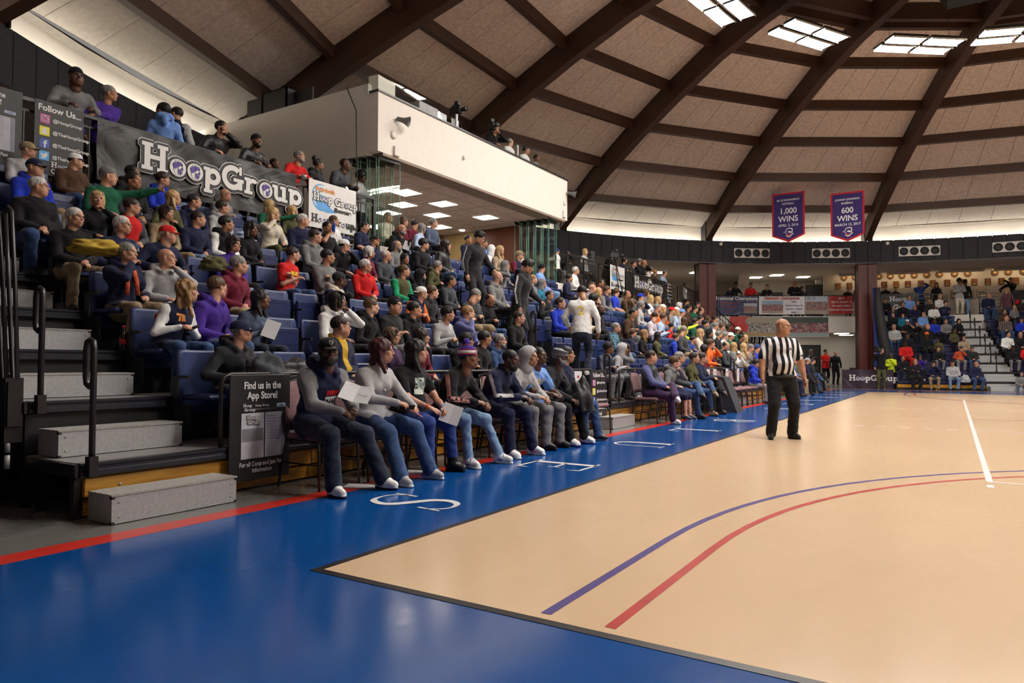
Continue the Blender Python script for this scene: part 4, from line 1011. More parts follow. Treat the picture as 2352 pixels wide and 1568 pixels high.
for az, z, lb, r_ in ((127.9+2.2, 6.86, 'small round white alarm on the ring wall beside the left far rib foot', .07), (109.5, 6.86, 'small round white alarm on the ring wall beside the right far rib foot', .07)):
    o = ob('alarm', MB().lathe([(.08, 0), (.08, .03), (.05, .05)], 16).xf(Matrix.Rotation(-PI/2, 4, 'Y')).mesh('alarm', [WALLW]), M=Mpol(az, RB-.05, z)); tag(o, lb, 'alarm')
# columns
for az, lb in ((111.7, 'maroon steel column beside the far bleacher'), (131.7, 'maroon steel column behind the far end of the bleacher')):
    r = empty('column', pol(az, 22.4), math.radians(az)); tag(r, lb, 'column')
    for (x0, x1, y0, y1) in ((-.30, -.24, -.42, .42), (.24, .30, -.42, .42), (-.30, .30, -.045, .045), (-.28, .28, -.40, -.35), (-.28, .28, .35, .40)): ob('plate', MB().box(x0, x1, y0, y1, 0, 5.95).mesh('plate', [MAROONC]), r)
    ob('cladding', MB().box(-.26, .26, -.33, .33, 0, 5.95).mesh('cladding', [MAROONC]), r)
for az in [151.7+20*i for i in range(16)]:
    if az in (151.7, 171.7, 191.7): continue
    o = ob('column_'[:6], MB().box(-.28, .28, -.4, .4, 0, 5.95).mesh('column', [MAROONC]), M=Mpol(az, 22.4)); tag(o, 'maroon steel column standing out of view behind the camera', 'column', 'columns around the hall')
# outer walls
struct('wall_outer', ring(MB(), 33.5, 0, 33.5, 5.96, seg=60).mesh('wall_outer', [WALLB]))

# ================================================================== hanging light fixtures
M_PANEL = emis('light_lens', (1.0, .94, .87), 79.0)
def hung_light(az, r, z, label, lit=True):
    root = empty('hanging_light', M=Mpol(az, r, z)); tag(root, label, 'light', 'hanging four-panel lights of the dome')
    for i in range(2):
        for j in range(2):
            x0 = (-.50, .07)[i]; y0 = (-1.15, .05)[j]
            p = ob('housing', MB().box(x0, x0+.43, y0, y0+1.10, .0, .07).mesh('housing', [BLKM]), root)
            ob('lens', MB().box(x0+.03, x0+.40, y0+.03, y0+1.07, -.012, .0).mesh('lens', [M_PANEL]), p)
            for e in (0, 1): ob('side_reflector', MB().box(x0+(.0 if e == 0 else .415), x0+(.015 if e == 0 else .43), y0, y0+1.10, -.05, .0).mesh('side_reflector', [plain('lit_reflector', (.6, .57, .5))]), p)
    for y in (-.95, .95): ob('cable', MB().tube([(0, y, .05), (0, y, 1.5)], .006, 4).mesh('cable', [BLKM]), root)
for az, r, lb in ((170.2, 10.08, 'hanging four-panel light cut by the top edge of the frame'), (149.6, 9.5, 'hanging four-panel light in front of the second rib from the left light'), (127.2, 9.08, 'hanging four-panel light just left of the rightmost rib'), (110.2, 8.5, 'hanging four-panel light cut by the right edge of the frame')): hung_light(az, r, 10.75, lb)
for az in (90, 70, 50, 30, 10, 350, 330, 310, 290, 270, 250, 230, 210, 190): hung_light(az, 9.3, 10.75, 'bright four-panel light hanging from the dome outside the picture')
# ================================================================== press box and suite
BX, BYA, BYB = -7.55, 8.45, 17.2
FLZ = 3.55
XW = -16.5
bs = MB()
bs.box(BX-.18, BX, BYA, BYB, 5.66, 6.95)            # white front fascia
struct('wall_suite_front', bs.mesh('wall_suite_front', [WALLW]))
struct('wall_suite_left', MB().box(XW, BX-1.12, BYA, BYA+.16, 0, 7.18).box(BX-1.12, BX-.30, BYA, BYA+.16, 5.62, 7.18).box(BX-.30, BX-.18, BYA-.0, BYA+.16, 5.66, 6.95).mesh('wall_suite_left', [WALLW]))
struct('wall_suite_right', MB().box(XW, BX-2.2, BYB-.16, BYB, 0, 6.95).box(BX-2.2, BX-.18, BYB-.16, BYB, 5.66, 6.95).mesh('wall_suite_right', [WALLB]))
struct('trim_3', MB().box(BX-.25, BX+.03, BYA-.03, BYB+.03, 6.95, 6.99).mesh('trim_3', [BLKM]))
struct('trim_4', MB().box(BX-.5, BX+.0, BYA+.16, BYB-.16, 5.60, 5.66).mesh('trim_4', [plain('soffit_brown', (.26, .20, .16), rough=.7)]))
cs = struct('ceiling_suite', MB().box(XW, BX-.5, BYA+.16, BYB-.16, 5.62, 5.70).mesh('ceiling_suite', [plain('suite_ceiling_tile', (.66, .55, .49), rough=.9)]))
gr = MB()
x = BX-1.1
while x > XW: gr.box(x-.012, x+.012, BYA+.16, BYB-.16, 5.612, 5.62); x -= .61
y = BYA+.6
while y < BYB: gr.box(XW, BX-.5, y-.012, y+.012, 5.612, 5.62); y += 1.22
o = ob('ceiling_grid', gr.mesh('ceiling_grid', [plain('grid_bar', (.58, .48, .42), rough=.7)]), cs)
struct('floor_suite', MB().box(XW, BX-.1, BYA+.16, BYB-.16, 2.95, 3.0).box(XW, BX-.3, BYA+.2, BYB-.2, 5.95, 6.05).mesh('floor_suite', [DECK]))
struct('wall_suite_back', MB().box(XW-.1, XW, BYA, BYB, 2.9, 7.2).mesh('wall_suite_back', [plain('ochre_wall_paint', (.52, .38, .17), rough=.8)]))
struct('wall_suite_inner', MB().box(XW, BX-2.3, BYB-.19, BYB-.17, 3.0, 5.6).mesh('wall_suite_inner', [bpy.data.materials['ochre_wall_paint']]))
wp = struct('wall_wood_panels', MB().box(-15.2, -14.9, 10.0, 14.0, 3.0, 5.2).mesh('wall_wood_panels', [WCHER]))
for (x0, x1, y0, y1) in ((-10.9, -9.9, 16.86, 17.03), (-9.88, -9.2, 16.80, 17.0), (-13.5, -12.4, 16.86, 17.03), (-16.4, -15.4, 15.2, 15.6)): ob('wood_panel', MB().rbox(x0, x1, y0, y1, 3.0, 5.60, .01).mesh('wood_panel', [WCHER]), wp)
struct('wall_parapet', MB().box(BX-.12, BX, BYA+.1, BYB+2.2, 2.83, 3.62).mesh('wall_parapet', [WALLW]))
M_TROF = emis('troffer_lens', (1.0, .90, .76), 10.0)
GT = 'square ceiling lights of the suite'
trof = MB().box(-.30, .30, -.30, .30, -.015, .0, 0).box(-.33, .33, -.33, -.30, -.02, .005, 1).box(-.33, .33, .30, .33, -.02, .005, 1).box(-.33, -.30, -.30, .30, -.02, .005, 1).box(.30, .33, -.30, .30, -.02, .005, 1).mesh('troffer', [M_TROF, WALLW])
for (x, y), lb in zip(((-9.32, 11.43), (-10.34, 12.48), (-9.29, 12.99), (-10.39, 14.1), (-9.3, 15.14), (-11.46, 13.08), (-11.46, 15.6), (-13.2, 12), (-13.2, 14.5), (-10.34, 10.2), (-12.3, 10.2)),
    ('nearest square ceiling light of the suite', 'square suite light left of the middle, second nearest', 'square suite light right of the second nearest', 'square suite light in the centre of the ceiling', 'rightmost square suite light by the fascia', 'square suite light at the left behind the glass', 'square suite light above the seated suite guests', 'square suite light deep in the room on the left', 'square suite light deep in the room on the right', 'square suite light hidden by the glass stack', 'square suite light behind the side wall')):
    o = ob('ceiling_light', trof); o.location = (x, y, 5.61); tag(o, lb, 'light', GT)
for (x, y), lb in (((-12.4, 15.9), 'small round downlight left over the ochre wall'), ((-11.2, 16.5), 'small round downlight right beside the wood panels')):
    o = ob('downlight', MB().lathe([(.09, 0), (.09, -.02)], 16).mesh('downlight', [M_TROF])); o.location = (x, y, 5.61); tag(o, lb, 'light')
# folded glass panes
M_GL = glassm('green_edge_glass', (.965, .985, .975)); M_GLE = plain('glass_edge_green', (.16, .42, .33), rough=.15)
def glass_stack(x, y, n, dx, dy, w, z0, z1, along, label):
    r = empty('folding_glass', (x, y, z0)); tag(r, label, 'glass wall')
    for i in range(n):
        a = along + (.10 if i % 2 else -.10); u = Vector((math.cos(a), math.sin(a), 0)); nn = Vector((-u.y, u.x, 0)); c = Vector((dx*i, dy*i, (z1-z0)/2))
        p = ob('pane', MB().bbox(c, u, nn, Vector((0, 0, 1)), w/2, .005, (z1-z0)/2-.03).mesh('pane', [M_GL]), r)
        ob('pane_edge', MB().bbox(c-u*w/2, u, nn, Vector((0, 0, 1)), .004, .007, (z1-z0)/2-.03).bbox(c+u*w/2, u, nn, Vector((0, 0, 1)), .004, .007, (z1-z0)/2-.03).mesh('pane_edge', [M_GLE]), p)
        ob('top_clamp', MB().bbox(c+Vector((0, 0, (z1-z0)/2-.03)), u, nn, Vector((0, 0, 1)), w/2, .02, .04).mesh('top_clamp', [BLKM]), r)
    return r
glass_stack(-8.55, 8.75, 9, .115, .02, .62, FLZ, 5.6, PI/2, 'green-edged folded glass panes under the near corner of the press box')
glass_stack(-8.9, 16.55, 10, .13, -.0, .62, 3.62, 5.6, PI/2, 'green-edged folded glass panes under the far corner of the press box')
# press deck on top
def glass_rail(ya, yb):
    r = empty('glass_balustrade', (BX-.08, ya, 6.99)); tag(r, 'low clear glass balustrade along the top of the white press box', 'railing'); n = 6; w = (yb-ya)/n
    for i in range(n):
        p = ob('pane', MB().box(-.006, .006, w*i+.01, w*(i+1)-.01, 0, .36).mesh('pane', [M_GL]), r)
    for i in (2, 4): ob('clamp', MB().box(-.02, .02, w*i-.03, w*i+.03, 0, .36).mesh('clamp', [ALU]), r)
    p = ob('end_pane', MB().box(-.35, 0, -.006, .006, 0, .36).mesh('end_pane', [M_GL]), r)
glass_rail(BYA, BYB)
def speaker_cab(loc, rz, label):
    r = empty('loudspeaker', loc, rz); tag(r, label, 'loudspeaker'); ob('cabinet', MB().rbox(-.3, .3, -.28, .28, 0, .8, .02).mesh('cabinet', [BLKP]), r); ob('front_grille', MB().rbox(-.27, .27, .28, .30, .03, .77, .008).mesh('front_grille', [plain('grille_black', (.02, .02, .022), rough=.7)]), r); return r
c = empty('equipment_cabinet', (-11.3, BYA+.6, 6.9)); tag(c, 'black open equipment cabinet on top of the side wall of the press box', 'cabinet')
ob('case', MB().box(-.45, .45, -.3, -.26, 0, .95).box(-.45, .45, .26, .3, 0, .95).box(-.45, -.41, -.3, .3, 0, .95).box(.41, .45, -.3, .3, 0, .95).box(-.45, .45, -.3, .3, .93, .95).mesh('case', [BLKP]), c)
ob('door', MB().box(-1.0, -.46, -.32, -.29, 0, .85).mesh('door', [BLKP]), c); ob('door', MB().box(.46, 1.1, -.05, -.02, 0, .9).mesh('door', [BLKP]), c)
# horn speakers, sounders on the fascia
def horn(y, z, label):
    r = empty('horn_speaker', (BX, y, z)); tag(r, label, 'loudspeaker')
    M = Matrix.Translation((.16, .08, .0)) @ Matrix.Rotation(math.radians(30), 4, 'Z') @ Matrix.Rotation(math.radians(105), 4, 'Y')
    ob('horn', MB().lathe([(.05, -.14), (.055, -.02), (.075, .05), (.115, .13), (.12, .14), (.105, .135), (.06, .05), (.03, .0)], 20).xf(M).mesh('horn', [plain('horn_grey', (.12, .12, .125), rough=.5)]), r)
    ob('bracket', MB().tube([(0, 0, .02), (.08, .02, .03), (.12, .05, .06)], .018, 6).mesh('bracket', [ALU]), r); return r
horn(9.0, 6.47, 'grey horn loudspeaker on the near end of the white fascia'); horn(17.12, 6.52, 'grey horn loudspeaker on the far end of the white fascia')
def disc_on_wall(y, z, r_, label, nm='sounder'):
    o = ob(nm, MB().lathe([(r_, 0), (r_, .03), (r_*.6, .05)], 20).xf(Matrix.Translation((BX, y, z)) @ Matrix.Rotation(PI/2, 4, 'Y')).mesh(nm, [WALLW])); tag(o, label, 'alarm')
disc_on_wall(8.93, 6.13, .09, 'round white sounder under the near horn loudspeaker'); disc_on_wall(17.0, 6.2, .08, 'round white sounder under the far horn loudspeaker')
for y, z, lb in ((9.02, 5.78, 'white strobe box low on the near end of the fascia'), (16.95, 5.83, 'white strobe box low on the far end of the fascia'), (11.55, 6.28, 'tiny white sensor in the middle of the fascia')):
    s = .035 if 'tiny' in lb else .085
    o = ob('strobe', MB().rbox(BX, BX+.06, y-s, y+s, z-s*1.3, z+s*1.3, .01).mesh('strobe', [WALLW])); tag(o, lb, 'alarm')
# hanging cable at the box corner
o = ob('hanging_cable', MB().tube([(BX-.9, BYA-.05, 7.2), (BX-.55, BYA-.1, 6.6), (BX-.5, BYA-.12, 5.4), (BX-.45, BYA-.1, 4.4), (BX-.1, BYA+.2, 3.7), (BX+.3, BYA+.5, 2.9)], .012, 5).mesh('hanging_cable', [BLKP])); tag(o, 'thin dark cable hanging down the near corner of the press box', 'cable')

# ================================================================== balcony along the bleacher
def slab(name, x0, x1, y0, y1, z0, z1, m=WALLW): return struct(name, MB().box(x0, x1, y0, y1, z0, z1).mesh(name, [m]))
slab('floor_balcony_1', -24, BX-.02, -6, BYA, FLZ-.3, FLZ, DECK); slab('floor_balcony_2', -20, BX-.02, BYB, 28.0, FLZ-.3, FLZ, DECK)
slab('wall_balcony_1', BX-.12, BX-.02, -6, BYA, 0, FLZ-.3, BLKP); slab('wall_balcony_2', BX-.12, BX-.02, BYB, 28.0, 0, FLZ-.3, BLKP); slab('wall_below_suite', BX-.12, BX-.02, BYA, BYB, 0, 2.83, BLKP)
def balustrade(x, ya, yb, z, label, step=.115, skip=()):
    r = empty('balcony_railing', (x, ya, z)); tag(r, label, 'railing'); n = int((yb-ya)/step)
    ob('top_rail', MB().box(-.025, .025, 0, yb-ya, 1.04, 1.09).mesh('top_rail', [BLKM]), r); ob('mid_rail', MB().box(-.015, .015, 0, yb-ya, .90, .93).mesh('mid_rail', [BLKM]), r); ob('bottom_rail', MB().box(-.015, .015, 0, yb-ya, .08, .11).mesh('bottom_rail', [BLKM]), r)
    me = MB().box(-.008, .008, -.008, .008, .1, .92).mesh('baluster', [BLKM]); mp = MB().box(-.025, .025, -.025, .025, 0, 1.05).mesh('post', [BLKM])
    for i in range(1, n): o = ob('baluster', me, r); o.location = (0, i*step, 0)
    k = max(1, round((yb-ya)/1.2))
    for i in range(k+1): o = ob('post', mp, r); o.location = (0, (yb-ya)*i/k, 0)
    return r
balustrade(BX-.06, -1.5, 8.40, FLZ, 'black balcony railing along the near end above the bleacher', .14)
balustrade(BX-.06, 17.3, 28.0, FLZ, 'black balcony railing along the far end above the bleacher', .14)
# stair rail going down behind the far end of the bleacher
r = empty('stair_railing', (BX, 28.0, 0)); tag(r, 'tall black baluster railing stepping down beside the far end of the bleacher', 'railing')
pts = [(0, .1, 4.64), (.0, 3.0, 4.55), (.6, 4.6, 4.5)]; me = MB().box(-.012, .012, -.012, .012, 0, 1.15).mesh('baluster', [BLKM])
ob('top_rail', MB().tube(pts, .025, 6).mesh('top_rail', [BLKM]), r)
for i in range(30):
    t = i/29*4.4; o = ob('baluster', me, r); o.location = (0 if t < 3 else (t-3)*.4, t+.1, 3.42)
ob('landing', MB().box(-3, .1, .0, 4.7, 3.25, 3.42).mesh('landing', [DECK]), r)
for j in range(12):
    ob('stair_tread', MB().box(.1+.28*j, .40+.28*j, 3.2, 4.6, 3.2-.27*j, 3.25-.27*j).mesh('stair_tread', [DECK]), r)
ob('sloping_rail', MB().tube([(.1, 3.1, 4.4), (3.5, 3.1, 1.1), (3.9, 3.1, 1.1), (3.9, 3.1, .2)], .022, 6).mesh('sloping_rail', [BLKM]), r); ob('sloping_rail', MB().tube([(.1, 3.1, 4.15), (3.5, 3.1, .75)], .018, 6).mesh('sloping_rail', [BLKM]), r)
for i in range(26):
    x = .15+3.4*i/25; zt = 4.38-3.3*i/25; ob('baluster', MB().box(x-.01, x+.01, 3.09, 3.11, zt-1.0, zt).mesh('baluster', [BLKM]), r)

# ================================================================== far corner balcony (round) and rooms under it
RC = 24.3
struct('floor_balcony_3', ring(ring(ring(MB(), RC, 3.55, 30, 3.55, 0, 98, 150, 24, True), RC, 2.72, RC, 3.55, 0, 98, 131, 20), RC, 2.72, 30, 2.72, 0, 98, 150, 24, flip=False).mesh('floor_balcony_3', [WALLW]))
struct('wall_balcony_back', ring(MB(), 29.5, 3.55, 29.5, 5.96, 0, 95, 160, 24).mesh('wall_balcony_back', [WALLB]))
struct('wall_lower_back', ring(MB(), 29.0, 0, 29.0, 2.74, 0, 95, 140, 24).mesh('wall_lower_back', [WALLW]))
# pale room opening on the corner balcony
op = struct('wall_corner_room', MB().box(0, .25, -.25, .25, 0, 2.4).mesh('wall_corner_room', [WALLW]), M=Mpol(123.2, 26.0, FLZ))
ob('side_wall', MB().box(-.1, 2.8, -.08, .08, 0, 2.4).xf(Matrix.Translation((.4, -.1, 0)) @ Matrix.Rotation(-.25, 4, 'Z')).mesh('side_wall', [WALLW]), op)
for az, r_, lb in ((121.0, 27.3, 'ceiling light panel left over the corner balcony'), (119.2, 26.3, 'ceiling light panel nearest over the corner balcony'), (115.6, 27.2, 'ceiling light panel right over the corner balcony'), (129.5, 25.5, 'ceiling light panel just left of the maroon column behind the bleacher'), (134, 25.8, 'ceiling light panel above the far black banner'), (137, 27, 'ceiling light panel farthest left behind the far banner')):
    o = ob('ceiling_light', MB().box(-.28, .28, -.3, .3, -.02, 0).mesh('ceiling_light', [M_TROF]), M=Mpol(az, r_, 5.94)); tag(o, lb, 'light')
for az, r_, lb in ((118.0, 26.2, 'ceiling light panel left under the corner balcony'), (112.6, 25.2, 'ceiling light panel right under the corner balcony'), (115.3, 27.6, 'added unseen fill light over the dark doors under the corner balcony'), (110.8, 27.4, 'added unseen fill light over the bin under the corner balcony'), (121.5, 27.6, 'added unseen fill light farthest left under the corner balcony')):  # last three are added out of view to brighten the lower wall
    o = ob('ceiling_light', MB().box(-.28, .28, -.3, .3, -.02, 0).mesh('ceiling_light', [M_TROF]), M=Mpol(az, r_, 2.715)); tag(o, lb, 'light')
DOORM = plain('dark_grey_door', (.030, .032, .036), rough=.45)
def door(idx, az, r_, z, w=1.0, h=2.1, double=False):
    d = struct('door_%d' % idx, MB().box(-.05, .0, -w/2-.06, -w/2, 0, h+.06).box(-.05, 0, w/2, w/2+.06, 0, h+.06).box(-.05, 0, -w/2, w/2, h, h+.06).mesh('door_frame', [BLKM]), M=Mpol(az, r_, z))
    for s in ((-1, 1) if double else (0,)):
        a, b = (-w/2, w/2) if not s else ((-w/2, -.005) if s < 0 else (.005, w/2)); lf = ob('leaf', MB().rbox(-.04, -.005, a+.005, b-.005, .01, h-.01, .004).mesh('leaf', [DOORM]), d)
        ob('handle', MB().tube([(-.05, b-.1, 1.0), (-.09, b-.1, 1.0), (-.09, b-.22, 1.0)], .01, 5).mesh('handle', [ALU]), lf)
door(1, 117.2, 28.95, 0, 1.9, 2.15, True); door(2, 113.9, 28.95, 0, 1.0, 2.15); door(3, 118.6, 29.4, FLZ, 1.9, 1.7, True); door(4, 113.6, 28.4, FLZ, .9, 2.0)
o = ob('wall_sign', MB().box(-.02, 0, -.22, .22, 0, .12).mesh('wall_sign', [WALLW]), M=Mpol(116.6, 28.88, 1.75)); tag(o, 'small white sign plate on the dark double door', 'sign')
ex = empty('exit_sign', M=Mpol(114.0, 27.0, 5.55)); tag(ex, 'small red exit sign under the corner balcony ceiling', 'sign'); ob('plate', MB().box(-.02, .02, -.16, .16, 0, .20).mesh('plate', [WALLW]), ex)
# round railing of the corner balcony
rr_ = empty('corner_railing', pol(120, RC, FLZ)); tag(rr_, 'thin horizontal-bar railing of the round corner balcony', 'railing')
for h in (1.07, .88, .72, .56, .40, .24, .10):
    pts = [pol(a_, RC+.02, FLZ+h)-pol(120, RC, FLZ) for a_ in [110.3+.9*i for i in range(21)]]; ob('rail_bar', MB().tube(pts, .022 if h > 1 else .010, 5).mesh('rail_bar', [BLKM]), rr_)
for i in range(9): p = pol(110.3+2.25*i, RC+.02, FLZ)-pol(120, RC, FLZ); ob('post', MB().box(p.x-.02, p.x+.02, p.y-.02, p.y+.02, 0, 1.07).mesh('post', [BLKM]), rr_)

# ================================================================== far bleacher
FY = 33.0
_before = set(bpy.data.objects); FARG = set()
fb = empty('bleacher', (6, FY, 0)); tag(fb, 'far bleacher across the court with blue bench seats and grey stair aisle', 'bleacher')
def fpart2(name, mb, mats): o = ob(name, mb.mesh(name, mats)); o.parent = fb; o.matrix_parent_inverse = Matrix.Translation((-6, -FY, 0)); return o
FX0, FA0, FA1, FX1 = .70, 4.0, 5.28, 12.5
NFR = 8
def fz(k): return Z1+RISE*(k-1)
def fyy(k): return FY+RUN*(k-1)
BENCH = plain('blue_bench_plastic', (.012, .013, .058), rough=.4)
for k in range(1, NFR+1):
    y, z = fyy(k), fz(k)
    xa = FX0 - .0; 
    fpart2('deck', MB().box(xa, FX1, y+.05, y+RUN+.05, z-.03, z), [DECK]); fpart2('nosing', MB().rbox(xa, FX1, y-.02, y+.06, z-.10, z, .01), [BLKM]); fpart2('riser', MB().box(xa, FX1, y+.06, y+.08, z-RISE+.01, z-.10), [BLKP if k > 1 else BLKP])
    for (a, b) in ((xa, FA0), (FA1, FX1)):
        n = int((b-a)/.51); w = (b-a)/n
        me = MB().rbox(-w/2+.008, w/2-.008, -.02, .36, .30, .40, .02).rbox(-w/2+.008, w/2-.008, .34, .40, .36, .44, .015).rbox(-w/2+.012, w/2-.012, .0, .04, .05, .30, .01).mesh('bench_module', [BENCH])
        for i in range(n):
            o = ob('bench_module', me); o.parent = fb; o.matrix_parent_inverse = Matrix.Translation((-6, -FY, 0)); o.location = (a+w*(i+.5), y+.12 if k > 1 or True else y, z if k > 1 else z)
    fpart2('stair_riser', MB().box(FA0+.04, FA1-.04, y-.01, y+.05, z-.34 if k > 1 else .03, z-.015), [ALU]); stp = MB().box(FA0+.06, FA1-.06, y+.37, y+RUN+.0, z, z+.203); fpart2('step', stp, [ALU])
    fpart2('step_tread', MB().box(FA0+.05, FA1-.05, y+.36, y+RUN+.0, z+.203, z+.212), [ALUT])
    if k > 1: o = ob('handrail', HR); o.parent = fb; o.matrix_parent_inverse = Matrix.Translation((-6, -FY, 0)); o.location = ((FA0+FA1)/2, y+.1, z); o.rotation_euler = (0, 0, -PI/2)
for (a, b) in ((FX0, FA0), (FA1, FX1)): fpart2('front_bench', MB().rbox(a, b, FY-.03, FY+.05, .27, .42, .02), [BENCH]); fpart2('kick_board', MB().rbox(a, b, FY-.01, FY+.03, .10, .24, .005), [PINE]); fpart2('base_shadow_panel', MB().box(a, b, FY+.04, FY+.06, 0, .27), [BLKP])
fpart2('side_panel', MB().box(FX0-.03, FX0, FY+.1, FY+6, 0, .3), [BLKP])
g = ob('portable_step', MB().rbox(FA0+.05, FA1, FY-.50, FY-.06, 0, .20, .006).mesh('portable_step', [ALU])); tag(g, 'grey floor step in front of the far stair aisle', 'step')
slab('floor_balcony_4', .2, 16, FY+NFR*RUN, 40.3, FLZ-.3, FLZ, DECK)
# wall washers over the plaques
for i, x in enumerate((.1, 2.4, 4.8, 7.2, 9.6)):
    o = ob('wall_washer', MB().box(-1.0, 1.0, -.06, .06, .03, .06, 1).box(-1.0, 1.0, -.08, -.06, -.06, .06, 2).box(-.98, .98, -.02, .03, .0, .03, 0).mesh('wall_washer', [emis('washer_tube', (1.0, .76, .46), 16.0) if i == 0 else bpy.data.materials['washer_tube'], WALLW, SOFF])); o.location = (x, 39.75, 5.87); tag(o, 'long ceiling slot light over the plaques, %s from the left' % ORD[i+1], 'light', 'slot lights over the plaques')
FARG |= set(bpy.data.objects)-_before
WPL = mat_wood('walnut_plaque', (.20, .075, .025), (.11, .035, .012), 3, .4, 0, False); BRS = plain('brass_plate', (.55, .36, .12), rough=.35, metal=.6)
def on_wall(px): return px
# ================================================================== signs and banners. Local frame: x right, z up, facing -Y
P_WHITE = plain('print_white', (.72, .71, .70), rough=.5, noise_amt=.03); P_BLACK = plain('print_black', (.012, .011, .012), rough=.5); P_PURP = plain('print_violet', (.07, .045, .30), rough=.5)
P_RED = plain('print_red', (.50, .012, .02), rough=.5); P_ORG = plain('print_orange', (.75, .25, .03), rough=.5); P_SKY = plain('print_sky', (.10, .33, .68), rough=.5); P_GREY = plain('print_grey', (.22, .22, .23), rough=.5)
def vinyl(name, col, rough=.38):
    key = ('vinyl', name)
    if key in MATS: return MATS[key]
    m, nt, b = nmat(name); tc = N(nt, 'ShaderNodeTexCoord'); nz = N(nt, 'ShaderNodeTexNoise'); nz.inputs['Scale'].default_value = 1.7; nz.inputs['Detail'].default_value = 3; nz.inputs['Distortion'].default_value = 1.5
    L(nt, tc.outputs['Object'], nz.inputs['Vector']); L(nt, ramp(nt, nz.outputs['Fac'], [(.3, tuple(c*.85 for c in col)), (.7, tuple(c*1.15 for c in col))]), b.inputs['Base Color']); bump(nt, b, nz.outputs['Fac'], .5, .08); b.inputs['Roughness'].default_value = rough; MATS[key] = m; return m
V_BLACK = vinyl('black_vinyl_banner', (.011, .010, .011), .46); V_NAVY = vinyl('navy_vinyl_banner', (.020, .022, .085)); V_REDB = vinyl('red_vinyl_banner', (.45, .022, .02)); V_WHITE = vinyl('white_vinyl_banner', (.66, .65, .66))
def cloth_panel(w, h, amp=.02, nx=40, nz=12, sag=.03, seed=0, th=.003):
    r = random.Random(seed); ph = [r.uniform(0, 6) for _ in range(6)]; vs = []
    def yf(u, v): return amp*(math.sin(u*9+ph[0]+v*2)*.5+math.sin(u*17+ph[1]-v*5)*.3+math.sin(v*8+ph[2]+u*3)*.4+.5*math.sin((u+v)*13+ph[3])*.5)
    for s in (0, 1):
        for j in range(nz+1):
            for i in range(nx+1):
                u, v = i/nx, j/nz; sg = -sag*4*((u*4) % 1)*(1-(u*4) % 1)*(v > .95)
                vs.append((u*w, yf(u*w, v*h)+s*th, v*h+sg))
    fs = []; k = (nx+1)*(nz+1)
    for j in range(nz):
        for i in range(nx): a = j*(nx+1)+i; fs.append((a, a+1, a+nx+2, a+nx+1)); fs.append((k+a, k+a+nx+1, k+a+nx+2, k+a+1))
    mb = MB().add(vs, fs, 0, True); mb.yf = yf; return mb
def drape(me, yf, ox, oz, off, ref=None):
    for v in me.vertices:
        v.co.y = yf(v.co.x+ox, v.co.z+oz) + off
def flat(mb, poly, y, mi=0):   # poly in (x, z)
    mb.add([(x, y, z) for x, z in poly], [tuple(range(len(poly)))], mi)
class Logo:
    """slab-serif wordmark built from bars and rings, so that an outline can be grown around it"""
    def __init__(s): s.sh = []
    def bar(s, x0, x1, z0, z1): s.sh.append(('b', x0, x1, z0, z1)); return s
    def ringp(s, cx, cz, r, w, a0=0, a1=360): s.sh.append(('r', cx, cz, r, w, a0, a1)); return s
    def disc(s, cx, cz, r): s.sh.append(('d', cx, cz, r)); return s
    def draw(s, mb, e, y, mi=0, solid=False):
        for q in s.sh:
            y -= .0003
            if q[0] == 'b':
                x0, x1, z0, z1 = q[1:]; x0 -= e; x1 += e; z0 -= e; z1 += e; c = min(e*.9+.004, (x1-x0)/2.2, (z1-z0)/2.2)
                flat(mb, [(x0+c, z0), (x1-c, z0), (x1, z0+c), (x1, z1-c), (x1-c, z1), (x0+c, z1), (x0, z1-c), (x0, z0+c)], y, mi)
            elif q[0] == 'd' or solid:
                cx, cz, r = q[1:4]; flat(mb, [(cx+(r+e)*math.cos(2*PI*i/24), cz+(r+e)*math.sin(2*PI*i/24)) for i in range(24)], y, mi)
            else:
                cx, cz, r, w, a0, a1 = q[1:]; ri = max(r-w-e, .001); n = 18
                for i in range(n):
                    t0 = math.radians(a0+(a1-a0)*i/n); t1 = math.radians(a0+(a1-a0)*(i+1)/n)
                    flat(mb, [(cx+ri*math.cos(t0), cz+ri*math.sin(t0)), (cx+(r+e)*math.cos(t0), cz+(r+e)*math.sin(t0)), (cx+(r+e)*math.cos(t1), cz+(r+e)*math.sin(t1)), (cx+ri*math.cos(t1), cz+ri*math.sin(t1))], y, mi)
